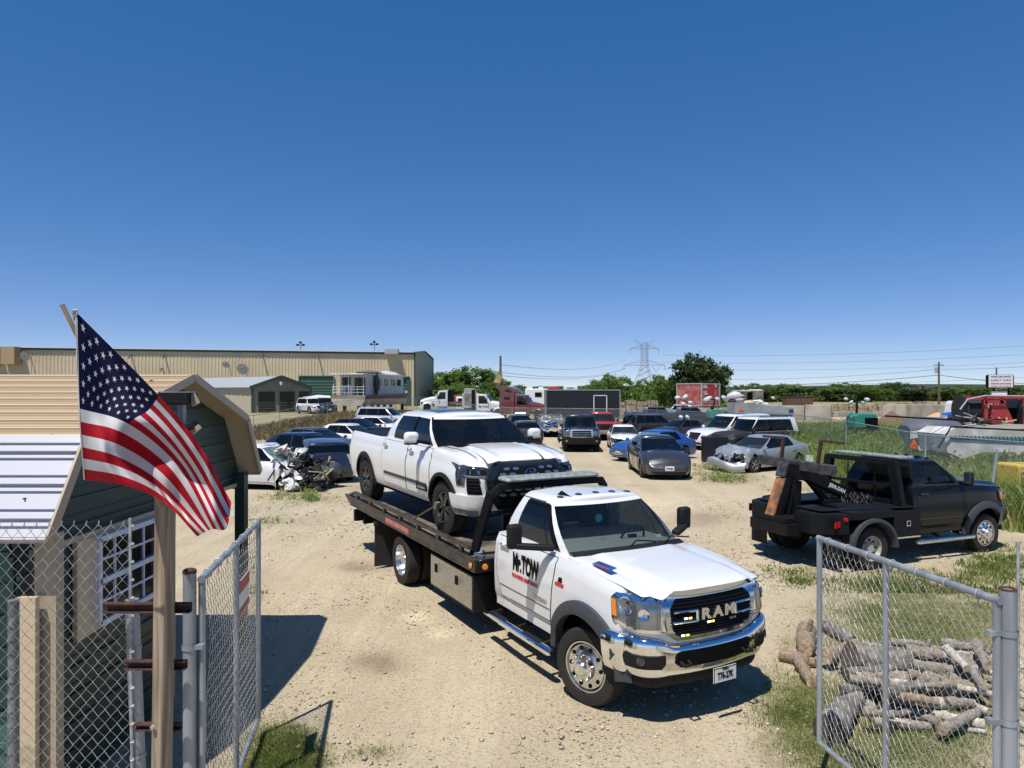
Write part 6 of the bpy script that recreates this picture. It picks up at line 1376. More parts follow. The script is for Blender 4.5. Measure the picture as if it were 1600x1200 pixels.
for k in range(24): a = Vector((random.uniform(.45, .85), random.uniform(-.8, .8), random.uniform(.45, .72))); m.box(a, (random.uniform(.05, .25), random.uniform(.05, .3), random.uniform(.03, .12)), Euler((random.random(), random.random(), random.random())).to_matrix(), mi=random.choice([0, 0, 1, 2]))
m.obj('exposed_engine', [PLASTIC, LAMP, GALV], t, 0)
# white car with the nose torn off
t, sh, C = car('wrecked_car', 'white sedan with its whole front torn off, engine exposed', 'wrecked car', at(462, 768, -14, (-.2, .9)), -14, 'sedan', WHITE, 'wrecked cars', 'dark', GLASS, CRACKG, dict(fplate=0, fo=.45, front=lambda sh: [], top=[(-3.80, .93), (-3.5, 1.0), (-3.0, 1.02), (-2.4, .99), (-1.4, .95), (-.6, .93), (-.35, .90), (0, .80), (.45, .60)]), 1.06)
def f(p):
    if p.x > -.75:
        k = min(1, (p.x+.75)/.6); return nz3(p, 2.8, 5)*.16*k+nz3(p, 7, 2)*.07*k+Vector((-.12*k, 0, -.08*k if p.z < 1.1 else -.16*k))
    if p.x > -1.7 and p.z > 1.15: return nz3(p, 3)*.05*(1 if p.x > -1.5 else 0)
crumple(t, f)
m = MB(); rnd = random.Random(8)
for k in range(150):
    a = Vector((rnd.uniform(-.35, .95), rnd.uniform(-.9, .8), rnd.uniform(.15, .95))); a.z *= 1-.35*max(0, a.x)
    if rnd.random() < .45: m.box(a, (rnd.uniform(.05, .35), rnd.uniform(.05, .3), rnd.uniform(.03, .16)), Euler((rnd.uniform(-1, 1), rnd.uniform(-1, 1), rnd.uniform(0, 3))).to_matrix(), mi=rnd.choice([0, 0, 2, 2, 1]))
    else: m.tube([a, a+Vector([rnd.uniform(-.3, .3) for _ in 'abc']), a+Vector([rnd.uniform(-.5, .5) for _ in 'abc'])*.8], rnd.uniform(.012, .04), 6, mi=rnd.choice([0, 0, 1, 2, 3]))
m.v = [(x, y, max(.03, z)) for x, y, z in m.v]; m.obj('exposed_engine', [PLASTIC, mat('dirty_aluminium', (.25, .24, .22), rough=.5, metal=.7), mat('engine_grime', (.05, .045, .04), rough=.8), mat('torn_insulation', (.35, .30, .2), rough=.9)], t, 30)
def sheet(par, name, c, sx, sy, amp, seed, mt, rot):
    m = MB(); n = 12; M = Euler([R(a) for a in rot]).to_matrix(); rows = []
    for i in range(n+1):
        rows.append([Vector(c)+M @ (Vector(((i/n-.5)*sx, (j/n-.5)*sy, 0))+nz3(Vector((i/n*3, j/n*3, seed)), 1.1)*amp) for j in range(n+1)])
    m.grid(rows); m.grid([[p+Vector((0, 0, .012)) for p in r] for r in rows]); return m.obj(name, mt, par, 50)
sheet(t, 'torn_panel', (-.45, .35, 1.10), .6, .8, .2, 1, WHITE, (12, -28, 20)); sheet(t, 'torn_panel', (.10, -.98, .42), .6, .6, .25, 2, WHITE, (78, 10, 15)); sheet(t, 'torn_bonnet', (.15, .1, .98), .7, 1.1, .2, 3, BLACKM, (-6, 18, 0)); sheet(t, 'airbag', (-.75, -.1, 1.16), .5, .7, .3, 4, mat('airbag_cloth', (.55, .52, .45), rough=.9), (0, -30, 0)); sheet(t, 'torn_liner', (.75, .25, .55), .5, .8, .35, 5, GREYPL, (40, 40, 0))
# left rows
t, sh, C = car('parked_car', 'navy station wagon tail towards us behind the torn white wreck', 'car', at(516, 757, 112, (4.0, 0)), 112, 'suv', NAVY, GRPC, 'dark', GLASS, GLASS, dict(Rt=.35, sill=.22, top=[(-3.8, 1.02), (-3.6, 1.08), (-2.5, 1.03), (-1.4, .98), (-.6, .97), (-.3, .97), (.3, .92), (.7, .84), (.92, .7)], zr=1.46, rpz=.72, cladding=False, flare=False, rz=[(-3.5, 1.40), (-2.6, 1.46), (-1.6, 1.47), (-1.1, 1.43)], rear=lambda sh: [([(sh.st-.70, .68), (sh.st-.62, 1.03), (sh.st-1.0, 1.05), (sh.st-.92, .68)], mat('clear_tail_lens', (.45, .42, .44), rough=.15), 'taillight', .01)]), 1.05, 'PBH 2319')
car('parked_car', 'dark navy sedan parked broadside left of the flatbed', 'car', at(508, 741, -22, (-.3, 1.3)), -26, 'sedan', NAVY, GRPC, 'silver', GLASS, GLASS, {}, 1.1)
car('parked_car', 'grey sedan behind the dark navy sedan on the left', 'car', at(548, 722, -20, (-1.2, 1.1)), -24, 'sedan', mat('slate_paint', (.10, .115, .14), rough=.3, metal=.5, coat=.6), GRPC, 'silver', GLASS, GLASS, {}, 1.08)
car('parked_car', 'white hatchback left of the flatbed behind the grey sedan', 'car', at(600, 708, -22, (-1.5, 1.1)), -26, 'sedan', WHITE, GRPC, 'silver', GLASS, GLASSG, {}, 1.06)
car('parked_car', 'black sedan behind the white hatchback on the left', 'car', at(604, 694, -20, (-1.3, 1.3)), -22, 'sedan', BLACKP, GRPC, 'silver', GLASS, GLASS, {}, 1.08)
car('parked_car', 'small white car between black sedan and silver minivan', 'car', at(640, 685, -18, (-1.6, 1.3)), -20, 'sedan', WHITE2, GRPC, 'silver', GLASS, GLASSG, {}, 1.05)
car('parked_minivan', 'silver white minivan furthest back in the left row', 'minivan', at(640, 672, -14, (-1.0, .8)), -14, 'suv', mat('pale_silver_paint', (.55, .56, .58), rough=.3, metal=.4, coat=.5), GRPC, 'silver', GLASS, GLASS, {}, 1.12)
# dark pair right of the white pickup
def rear_red(sh): return [([(sh.st-.42, .80), (sh.st-.42, .90), (sh.st-1.22, .97), (sh.st-1.1, .82)], REDL, 'taillight', .012), ([(sh.st-.72, .25), (sh.st-.72, .36), (sh.st+.72, .36), (sh.st+.72, .25)], PLASTIC, 'bumper', .012)]
car('parked_car', 'dark sedan showing red tail lamps right of the white pickup', 'car', at(824, 697, 96, (3.75, 0)), 98, 'sedan', DKGREY, GRPC, 'silver', GLASS, GLASS, dict(rear=rear_red), 1.05, 'GTR 7719')
car('parked_car', 'black car in front of the dark sedan with red tail lamps', 'car', at(812, 682, 96, (3.9, 0)), 100, 'sedan', BLACKP, GRPC, 'silver', GLASS, GLASS, {}, 1.08)
# crushed grey pickup
t, sh, C = car('wrecked_pickup', 'crushed silver grey pickup with caved roof left of the black pickup', 'wrecked car', at(862, 684, -88, (-1.2, 0)), -92, 'pickup', mat('pewter_paint', (.16, .17, .19), rough=.4, metal=.5, dust=.3), 'wrecked cars', 'steel', GLASS, CRACKG, dict(fplate=0), .95)
crumple(t, lambda p: (nz3(p, 2.2, 4)*(.30 if p.z > 1.2 else .16)+Vector((0, 0, -.25 if p.z > 1.45 else 0))))
# black pickup
def front_ford(sh):
    zt = sh.ztop(sh.xf-.02); o_ = [([(.62, zt-.40), (.62, zt-.10), (.70, zt-.07), (1.14, zt-.10), (1.12, zt-.40)], LAMP, 'headlight', .014), ([(-.58, zt-.46), (-.63, zt-.30), (-.60, zt-.02), (.60, zt-.02), (.63, zt-.30), (.58, zt-.46)], CHROME2, 'grille', .02)]
    for a in (.40, .285, .17): o_.append(([(-.50, zt-a), (-.50, zt-a+.085), (.50, zt-a+.085), (.50, zt-a)], INK, 'grille', .028))
    o_ += [([(-.15, zt-.29), (-.15, zt-.20), (.15, zt-.20), (.15, zt-.29)], INK, 'emblem', .036), ([(-1.12, .44), (-1.12, .80), (1.12, .80), (1.12, .44)], PLASTIC, 'bumper', .08), ([(-.85, .56), (-.85, .66), (-.72, .66), (-.72, .56)], LAMP, 'fog_light', .095), ([(.72, .56), (.72, .66), (.85, .66), (.85, .56)], LAMP, 'fog_light', .095)]
    return o_
t, sh, C = car('pickup_truck', 'black pickup with big chrome grille and torn side facing us', 'pickup truck', at(908, 707, -95, (-.95, 0)), -93, 'pickup', NAVY, None, 'steel', GLASS, GLASSL, dict(front=front_ford, fpz=.60), 1.06, 'CBV 9072')
sheet(t, 'torn_panel', (-.9, -1.05, 1.35), .7, .9, .3, 11, mat('torn_steel_grey', (.35, .34, .33), rough=.6), (85, 0, 10)); sheet(t, 'torn_panel', (-1.9, -1.1, .8), 1.6, .8, .25, 12, NAVY, (85, 0, 0))
# red pickup
t, sh, C = car('pickup_truck', 'bright red pickup with dark grille behind the black pickup', 'pickup truck', at(944, 689, -95, (-.9, 0)), -92, 'pickup', REDP, None, 'steel', GLASS, GLASSG, dict(front=front_pickup(INK, PLASTIC, mat('dusty_bumper', (.35, .30, .24), rough=.6)), mirmat=PLASTIC), 1.0)
# small white car with smashed front corner
t, sh, C = car('wrecked_car', 'small white car with broken nose left of the blue compact', 'wrecked car', at(980, 706, -92, (-.8, 0)), -94, 'sedan', WHITE, 'wrecked cars', 'steel', GLASS, GLASSG, dict(fplate=0, front=lambda sh: [([(-.45, .50), (-.55, .72), (.85, .72), (.8, .50)], INK, 'grille', .01), ([(-1.28, .68), (-1.2, .80), (-.66, .74), (-.7, .62)], LAMP, 'headlight', .01)]), .98)
crumple(t, lambda p: nz3(p, 4)*.14 if p.x > .35 and p.z > .4 else None)
# dark SUV with smashed tail, dark sedan
t, sh, C = car('wrecked_car', 'dark grey SUV with smashed tailgate behind the white broken car', 'wrecked car', at(1010, 684, 10, (2.2, 1.2)), 24, 'suv', DKGREY, 'wrecked cars', 'silver', GLASS, GLASS, {}, 1.0)
crumple(t, lambda p: nz3(p, 2.5, 6)*.5*min(1, (-3.0-p.x)) if p.x < -3.0 else None)
car('parked_car', 'black sedan with pale dusty bonnet behind the blue compact', 'car', at(1040, 690, -150, (-.8, -.9)), -150, 'sedan', DKGREY, GRPC, 'silver', GLASS, GLASSL, {}, 1.0)
# white SUVs
car('parked_suv', 'white luxury SUV with dark glass roof panel behind the blue compact', 'SUV', at(1105, 705, -158, (-.8, -1.0)), -158, 'suv', WHITE, GRPC, 'silver', GLASS, GLASSL, dict(sunroof=(-1.5, -2.2, .45), zr=1.78, hw=1.0, wbelt=.92, wroof=.76), 1.15)
t, sh, C = car('parked_suv', 'boxy SUV with white pillars and roof over matt black doors', 'SUV', at(1140, 709, -160, (-.7, -.9)), -160, 'suv', mat('primer_black', (.02, .018, .018), rough=.6), GRPC, 'silver', GLASS, GLASSL, dict(roofmat=WHITE, rails=(-1.3, -3.2), railmat=INK, base=(-.6, -3.75), roof=(-1.1, -3.55), zr=1.80, wroof=.78), 1.08)
t = thing('steel_cabinet', 'flat black double door panel standing between blue compact and silver wreck', 'cabinet', G(1117, 722)); m = MB(); m.box((0, 0, .62), (1.25, .35, 1.22)); cb = m.obj('body', mat('satin_black', (.012, .014, .02), rough=.35), t, 0, bevel=.02)
for s in (-1, 1): m = MB(); m.box((s*.305, -.19, .62), (.59, .03, 1.14)); m.obj('door', mat('satin_black', (0, 0, 0)), t, 0, bevel=.01)
# ================================================================= far buildings
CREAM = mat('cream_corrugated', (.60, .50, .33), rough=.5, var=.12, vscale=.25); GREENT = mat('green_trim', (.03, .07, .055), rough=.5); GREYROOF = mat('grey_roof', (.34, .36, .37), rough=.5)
def panel(m, a, b, z0, z1, period=0, amp=0, n=None):
    """vertical sheet from a to b (x,y), corrugated"""
    a = Vector((*a[:2], 0)); b = Vector((*b[:2], 0)); L = (b-a).length; u = (b-a)/L; nr = Vector((u.y, -u.x, 0))
    if not period: m.add([a+Vector((0, 0, z0)), b+Vector((0, 0, z0)), b+Vector((0, 0, z1)), a+Vector((0, 0, z1))], [(0, 1, 2, 3)]); return
    K = int(L/period); pts = []
    for k in range(K):
        for f, o in ((0, 0), (.5, 0), (.62, amp), (.88, amp)): pts.append(a+u*((k+f)*L/K)+nr*o)
    pts.append(b); m.grid([[p+Vector((0, 0, z0)) for p in pts], [p+Vector((0, 0, z1)) for p in pts]])
def zat(v, d): return H-(v-VH)/F*d
Wd = 130.0; wr = Vector(((648-800)/F*Wd, Wd, 0)); wl = Vector((-800/F*115, 115, 0)); dirw = (wl-wr).normalized(); wl2 = wr+dirw*125; ze = zat(551, Wd); wb_ = Vector(((676.6-800)/F*156, 156, 0)); zr_ = zat(549.3, 143)
W = thing('warehouse', 'long cream corrugated metal warehouse with green trim and roll doors', 'warehouse', wr)
q_ = lambda p: Vector(p)-wr
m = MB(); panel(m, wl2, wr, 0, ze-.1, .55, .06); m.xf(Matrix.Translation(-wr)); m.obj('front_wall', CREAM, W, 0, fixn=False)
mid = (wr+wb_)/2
m = MB(); m.add([q_(wr), q_(wb_), q_(wb_)+Vector((0, 0, ze)), q_(mid)+Vector((0, 0, zr_)), q_(wr)+Vector((0, 0, ze))], [(0, 1, 2, 3, 4)]); m.obj('end_wall', mat('cream_end_shaded', (.42, .35, .24), rough=.6, wave=(1, .9, .06)), W, 0)  # darker copy of the cream sheet, the end wall's shade is in its colour
bl = wl2+(wb_-wr); ml = wl2+(mid-wr); up = lambda p, z: q_(p)+Vector((0, 0, z))
m = MB(); m.add([up(wr+Vector((.3, -.4, 0)), ze-.02), up(wl2+Vector((0, -.4, 0)), ze-.02), up(ml, zr_), up(mid+Vector((.3, 0, 0)), zr_), up(bl, ze), up(wb_+Vector((.3, 0, 0)), ze)], [(0, 1, 2, 3), (3, 2, 4, 5)]); m.obj('roof', GREYROOF, W, 0)
m = MB(); m.bar(up(wr, ze-.15), up(wl2, ze-.15), .3, .35); m.bar(up(wr, 0), up(wr, ze), .3); m.bar(up(wr, ze), up(mid, zr_), .3, .3); m.bar(up(mid, zr_), up(wb_, ze), .3, .3); m.bar(up(wb_, 0), up(wb_, ze), .25); m.obj('trim', GREENT, W, 0)
DOORG = mat('green_roll_door', (.025, .085, .06), rough=.5, wave=(2, .5, .08))
def on_wall(u): # point on the front wall seen at column u
    k = (u-800)/F; t = (wr.x-k*wr.y)/(k*dirw.y-dirw.x); return wr+dirw*t
for (u0, u1, v1) in ((468, 522, 588), (629, 640, 589)):
    a, b = on_wall(u0), on_wall(u1); n = Vector((-dirw.y, dirw.x, 0)); n = n if n.y < 0 else -n; m = MB(); z1 = zat(v1, a.y)
    m.add([q_(a+n*.16), q_(b+n*.16), up(b+n*.16, z1), up(a+n*.16, z1)], [(0, 1, 2, 3)]); m.obj('roll_door', DOORG, W, 0)
    m = MB(); m.bar(up(a+n*.2, z1), up(b+n*.2, z1), .15, .2); m.bar(q_(a+n*.2), up(a+n*.2, z1), .2); m.bar(q_(b+n*.2), up(b+n*.2, z1), .2); m.obj('door_frame', GREENT, W, 0)
TANB = mat('unit_tan', (.38, .26, .15), rough=.6)
for (u, v, w_, h_, mt) in ((612, 550, 2.4, .9, GREYROOF), (21, 556, 2.2, 2.8, TANB), (-6, 560, 1.2, 2.5, GREYROOF)):
    p = on_wall(u); n = Vector((-dirw.y, dirw.x, 0)); n = n if n.y < 0 else -n; m = MB(); m.box(up(p+n*.9, zat(v, p.y)), (w_, 1.6, h_)); m.obj('wall_unit', mt, W, 0)
def dish(u, v, r_, lb):
    p = on_wall(u); p = p+Vector((0, -1.2, 0)); t = thing('satellite_dish', lb, 'satellite dish', (p.x, p.y, zat(v, p.y)), 0, 'dishes on the warehouse wall'); m = MB(); m.lathe([(0, 0), (-.08, r_*.5), (-.22, r_)], 'y', (0, 0, 0), 16); m.xf(Matrix.Rotation(R(25), 4, 'X')); m.obj('reflector', mat('dish_grey', (.5, .5, .5)), t); m = MB(); m.tube([(0, 0, 0), (0, .5, -.1), (0, 1.2, 0)], .07, 6); m.tube([(0, -.1, -.2), (0, -.9, .25)], .04, 5); m.obj('bracket', GALV, t)
dish(48, 556, .8, 'satellite dish on the warehouse left of the flag'); dish(358, 569, .6, 'smaller of two neighbouring dishes, nearer the flag'); dish(384, 576, 1.0, 'wider of two neighbouring dishes, above the shed')
for k, u in enumerate((206, 258, 255, 498, 411)):
    p = on_wall(u)+Vector((0, -.5, 0)); t = thing('vent_pipe', ['vent pipe under the eaves right of the flag top', 'vent pipe under the eaves above the floodlight', 'lower elbow pipe on the wall above the floodlight', 'vent pipe left of the houseboat', 'vent pipe above the shed roof'][k], 'pipe', (p.x, p.y, zat([556, 556, 576, 640, 555][k] if k != 3 else 556, p.y)), 0, 'pipes on the warehouse wall'); m = MB(); m.tube([(0, .4, 0), (0, -.3, 0), (.1, -.5, -.5)], .12, 6); m.obj('pipe', mat('dark_pipe', (.06, .05, .05)), t)
# storage shed
SB = A(395, 612, 88); SB.z = gz(SB.x, 88); SR = A(486, 612, 93); SR.z = SB.z; dd = (SR-SB); dd.z = 0; nn = Vector((-dd.y, dd.x, 0)).normalized(); nn = nn if nn.y > 0 else -nn
S_ = thing('storage_shed', 'beige corrugated storage shed with three dark roll doors', 'shed', SB)
hs_, hp = zat(604, 88)-SB.z, zat(588, 90)-SB.z; dep = 24; back = nn*dep+Vector((-9, 0, 0))
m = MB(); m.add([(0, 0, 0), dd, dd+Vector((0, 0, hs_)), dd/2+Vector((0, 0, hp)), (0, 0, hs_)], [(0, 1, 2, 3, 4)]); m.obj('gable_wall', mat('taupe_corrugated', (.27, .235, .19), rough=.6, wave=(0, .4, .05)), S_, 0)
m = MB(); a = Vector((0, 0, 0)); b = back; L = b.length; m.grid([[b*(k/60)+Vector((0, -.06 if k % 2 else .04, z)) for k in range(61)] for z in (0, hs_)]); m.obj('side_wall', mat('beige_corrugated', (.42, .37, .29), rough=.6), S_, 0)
m = MB(); e = Vector((0, 0, .02)); m.add([Vector((-.3, -.4, hs_-.1)), dd/2+Vector((0, -.5, hp)), dd/2+back+Vector((0, 0, hp)), back+Vector((-.3, 0, hs_-.1)), dd+Vector((.3, -.4, hs_-.1)), dd+back+Vector((.3, 0, hs_-.1))], [(0, 1, 2, 3), (1, 4, 5, 2)]); m.obj('roof', GREYROOF, S_, 0)
m = MB(); m.bar(Vector((-.2, -.45, hs_-.15)), dd/2+Vector((0, -.55, hp-.05)), .15, .4); m.bar(dd/2+Vector((0, -.55, hp-.05)), dd+Vector((.2, -.45, hs_-.15)), .15, .4); m.bar((-.05, -.1, 0), (-.05, -.1, hs_), .2); m.bar(dd+Vector((.05, -.1, 0)), dd+Vector((.05, -.1, hs_)), .2); m.obj('trim', GREENT, S_, 0)
for f0_, f1_ in ((.10, .37), (.46, .71), (.79, .97)): m = MB(); a = dd*f0_+Vector((0, -.1, 0)); b = dd*f1_+Vector((0, -.1, 0)); h_ = zat(612, 90)-SB.z; m.add([a, b, b+Vector((0, 0, h_)), a+Vector((0, 0, h_))], [(0, 1, 2, 3)]); m.obj('roll_door', mat('dark_roll_door', (.028, .035, .022), rough=.5, wave=(2, .35, .05)), S_, 0)
m = MB(); m.lathe([(-.25, .12), (0, .2), (.2, .2)], 'z', dd/2+Vector((0, -.6, hp-.9)), 8); m.obj('lamp', PLATE, S_)
# houseboat
BP = A(577, 612, 85); BP.z = 0; hb = Vector((3, 13, 0)).normalized(); lf = Vector((-hb.y, hb.x, 0)); HB = thing('houseboat', 'old white houseboat with red stripe, raised on a trailer before the warehouse', 'houseboat', BP); HB.rotation_euler[2] = math.atan2(hb.y, hb.x)
WB = mat('boat_white', (.60, .62, .62), rough=.5, var=.2, vscale=.8)
m = MB(); zz = [(1.75, .8), (2.3, 1.0), (3.0, 1.06)]; rows = []
for z, k in zz: rows.append([(x, 1.9+(2.1*k)*s, z+(.5 if x > 12 else 0)*(z > 1.8)) for x, s in ((-1.8, -1), (5, -1), (11, -1), (14.5, -.5), (15.3, 0), (14.5, .5), (11, 1), (5, 1), (-1.8, 1))])
m.grid(rows, closed=True); m.add(rows[0], [tuple(range(9))]); m.add(rows[2], [tuple(range(9))]); m.obj('hull', mat('boat_cream', (.50, .45, .36), rough=.5, var=.25, vscale=.6), HB, 30)
m = MB(); m.grid([[(Vector(p)+Vector((0, -.03 if p[1] < 1.9 else .03, dz))) for p in rows[2]] for dz in (-.45, 0)], closed=True); m.obj('hull_stripe', mat('faded_maroon', (.17, .05, .045), rough=.6), HB)
m = MB(); m.box((5.5, 1.9, 4.2), (11, 3.7, 2.4)); cb = m.obj('cabin', WB, HB, 0); m = MB(); m.box((4.6, 1.9, 5.48), (13.5, 4.3, .16)); m.obj('roof', WB, HB, 0, bevel=.04)
for (y0, y1, z0, z1) in ((.5, 1.9, 3.05, 5.1), (2.4, 3.5, 4.2, 5.15), (2.6, 3.3, 3.4, 3.9)): m = MB(); m.box((-.03, (y0+y1)/2, (z0+z1)/2), (.06, y1-y0, z1-z0)); m.obj('window', GLASS, cb, 0)
for x in (3.2, 5.2, 7.4, 9.4): m = MB(); m.box((x, .03, 4.6), (1.2, .06, .8)); m.obj('window', GLASS, cb, 0)
m = MB()
for z in (3.35, 3.7, 4.0): m.tube([(11.2, -.1, z), (-1.75, -.1, z), (-1.75, 3.9, z), (11, 3.9, z)], .035, 5)
for x in np.arange(-1.75, 11, 1.4): m.tube([(x, -.1, 3), (x, -.1, 4.0)], .03, 5)
for y in np.arange(-.1, 4, .8): m.tube([(-1.75, y, 3), (-1.75, y, 4.0)], .03, 5)
for y in (0, 1.9, 3.8): m.tube([(-1.6, y, 3), (-1.6, y, 5.4)], .06, 6)
m.obj('railing', WB, HB)
def cloth_heap(par, c, s_, mt, name, seed=1):
    m = MB(); rows = []
    for i in range(9):
        th = PI*i/8; rows.append([Vector(c)+Vector((s_[0]*math.sin(th)*math.cos(a), s_[1]*math.sin(th)*math.sin(a), s_[2]*math.cos(th)))*(1+.45*noise.noise(Vector((math.cos(a)*1.5, i*.6, seed)))) for a in np.linspace(0, 2*PI, 13)[:-1]])
    m.grid(rows, closed=True); return m.obj(name, mt, par, 40)
cloth_heap(HB, (1.6, -.25, 4.3), (.5, .3, 1.4), mat('black_tarp', (.015, .015, .02), rough=.5), 'hanging_tarp', 3); cloth_heap(HB, (3.5, 1.5, 5.6), (3.2, 1.3, .45), mat('grey_canvas', (.12, .12, .12), rough=.9), 'canvas_heap', 5); cloth_heap(HB, (9.5, 1.6, 5.7), (2.5, 1, .4), WB, 'deck_clutter', 7)
m = MB(); 
for x in (0, 4, 8, 12): m.box((x, .6, .9), (.4, .3, 1.8)); m.box((x, 3.2, .9), (.4, .3, 1.8))
m.box((6, 1.9, .8), (14, .2, .3)); m.obj('cradle', mat('rusty_frame', (.10, .07, .05), rough=.8), HB, 0)
for k, (u, mt, lb, hd) in enumerate(((496, WHITE, 'white jeep with dark front parked between shed and houseboat', -50), (512, DKGREY, 'dark jeep parked under the houseboat bow', -60))): car('parked_suv', lb, 'SUV', A(u, 612, 84)+Vector((0, 0, gz(-24, 84)-H)), hd, 'suv', mt, GRPC, 'silver', GLASS, GLASS, {}, 1.1)
t = thing('storage_pallet', 'low white boat hull upside down behind the jeeps', 'boat', A(497, 612, 92)+Vector((0, 0, .8-H))); m = MB(); m.lathe([(-2.2, .02), (-2, .5), (0, .9), (2, .7), (2.3, .05)], 'x', (0, 0, 1.9), 10); m.xf(Matrix.Diagonal((1, 1, .8, 1))); m.obj('hull', WB, t); t.name = 'small_boat'
# ================================================================= heavy trucks
def semi(name, label, loc, hd, pm, sleeper=0, k=1.0, bed=None, rack=False, cat='truck'):
    t = thing(name, label, cat, loc, R(hd), 'heavy trucks at the back'); t.scale = (k,)*3
    m = MB(); rows = []
    for x, z1, w in ((2.3, 1.25, .62), (2.2, 1.55, .80), (1.6, 1.80, .92), (.8, 1.98, .98), (.1, 2.05, 1.02)): rows.append([(x, -w, .75 if x > 1.9 else 1.15), (x, -w, z1-.18), (x, -w*.8, z1), (x, 0, z1+.07), (x, w*.8, z1), (x, w, z1-.18), (x, w, .75 if x > 1.9 else 1.15)])
    m.grid(rows); m.add(rows[0], [tuple(range(7))]); m.obj('hood', pm, t, 40)
    m = MB(); m.prism([(.35, .7), (.35, 1.98), (-.25, 2.85), (-1.4, 2.92), (-1.4, .7)], -1.05, 1.05); cb = m.obj('cab', pm, t, 0, bevel=.07)
    if sleeper: m = MB(); m.prism([(-1.4, .8), (-1.4, 3.1), (-.6, 2.98), (-1.2, 3.55), (-2.3, 3.85), (-3.1, 3.85), (-3.1, .8)], -1.12, 1.12); m.obj('sleeper', pm, t, 0, bevel=.08)
    m = MB(); n = Vector((.87, 0, .6)).normalized(); a = Vector((.30, 0, 2.02))+n*.05; b = Vector((-.22, 0, 2.80))+n*.05; m.add([a+Vector((0, -.95, 0)), a+Vector((0, .95, 0)), b+Vector((0, .85, 0)), b+Vector((0, -.85, 0))], [(0, 1, 2, 3)]); m.obj('windshield', GLASS, t, 0)
    for s in (-1, 1):
        m = MB(); m.prism([(.05, 1.75), (-.35, 2.65), (-1.1, 2.68), (-1.1, 1.75)], s*1.055, s*1.062); m.obj('side_window', GLASS, t, 0)
        m = MB(); m.prism([(.2, .85), (.2, 1.65), (-1.2, 1.65), (-1.2, .85)], s*1.056, s*1.066); d = m.obj('door', pm, t, 0); m = MB(); m.box((-1.05, s*1.075, 1.5), (.16, .03, .05)); m.obj('door_handle', CHROME, d, 0)
        if sleeper: m = MB(); m.prism([(-1.9, 2.3), (-1.9, 2.65), (-2.6, 2.65), (-2.6, 2.3)], s*1.122, s*1.13); m.obj('side_window', GLASS, t, 0); m = MB(); m.prism([(-1.6, 3.2), (-2.2, 3.55), (-2.6, 3.3), (-1.9, 3.1)], s*1.122, s*1.13); m.obj('side_window', GLASS, t, 0)
        m = MB(); rr = [[(1.35+r_*math.cos(R(a)), s*y, .52+r_*math.sin(R(a))) for r_, y in ((.62, .7), (.62, 1.15), (.68, 1.18), (.78, 1.1), (.78, .9))] for a in range(-5, 186, 12)]; m.grid(rr); m.obj('wheel_arch', pm, t, 50)
        m = MB(); m.box((2.05, s*.82, 1.22), (.28, .30, .26)); m.obj('headlight', LAMP, t, 0, bevel=.05)
        m = MB(); m.bar((-.1, s*1.05, 2.3), (0, s*1.35, 2.3), .03); m.box((0, s*1.38, 2.25), (.1, .06, .6)); m.obj('mirror', PLASTIC, t, 0)
        add_wheel(t, 1.35, s*1.1, .50, .28, 'steel')
        for x in (-4.2, -5.4): add_wheel(t, x, s*1.15, .50, .5, 'steel')
        m = MB(); m.lathe([(-.6, .3), (.6, .3)], 'x', (-.7, s*.95, .65), 14); m.obj('fuel_tank', ALU, t)
    m = MB(); m.box((2.32, 0, 1.1), (.05, 1.0, .75)); m.obj('grille', INK if pm is not MAROON else CHROME, t, 0); m = MB(); m.box((2.38, 0, .62), (.2, 2.1, .28)); m.obj('bumper', CHROME if pm is MAROON else pm, t, 0, bevel=.05)
    m = MB(); m.box((-2.2, .42, .85), (8, .1, .28)); m.box((-2.2, -.42, .85), (8, .1, .28)); m.box((-4.8, 0, .55), (.2, 1.8, .2)); m.obj('chassis', RUST, t, 0)
    if rack: m = MB(); m.box((-1.6, 0, 1.9), (.15, 2.2, 2.2)); m.box((-2.0, 0, 2.2), (.5, 2.1, 1.6)); m.obj('cab_guard', BLACKM, t, 0)
    if bed: m = MB(); m.box((-4.2, 0, 1.25), (4.6, 2.3, .35)); m.obj('bed', mat('rusty_bed', (.13, .06, .05), rough=.8), t, 0)
    m = MB(); m.tube([(-1.5, -.95, .9), (-1.5, -.95, 3.3)], .07, 8); m.obj('exhaust_stack', ALU, t)
    return t
flat = lambda u, d: Vector(((u-800)/F*d, d, gz((u-800)/F*d, d)))
t = semi('day_cab_truck', 'white day cab truck with black rack facing left at the fence', flat(683, 96), 187, WHITE, 0, 1.0, True, True)
t = semi('tow_truck', 'white heavy tow truck cab with door lettering facing right, before the maroon semi', flat(765, 92), -12, WHITE, 0, 1.08, None, False, 'tow truck')
tm = text_mb('MR TOW', .28, .01, 1, .002); place_text(tm, (-.5, -1.075, 1.35), (1, 0, 0), (0, 0, 1)); tm.obj('door_lettering', INK, t, 0)
m = MB(); m.box((-2.4, 0, 2.1), (1.5, 2.1, 1.8)); m.box((-2.3, -.6, 2.5), (1.2, .9, 2.1)); m.obj('equipment_body', mat('dull_white', (.45, .46, .45), rough=.7, var=.4, vscale=2), t, 0, bevel=.04); m = MB(); m.bar((-1.7, -1.2, 1), (-1.7, -1.2, 3.4), .35); m.obj('pillar', BLACKM, t, 0)
semi('sleeper_semi', 'maroon sleeper semi tractor facing right behind the white tow cab', flat(826, 86), -14, MAROON, 1, 1.06)
t = thing('parked_van', 'white panel van seen over the rusty truck bed', 'van', flat(733, 100)); m = MB(); m.box((0, 0, 1.5), (3.6, 2, 2.2)); m.obj('body', WHITE2, t, 0, bevel=.2); m = MB(); m.box((0, -1.01, 2.0), (3.0, .05, .75)); m.obj('side_window', GLASS, t, 0)
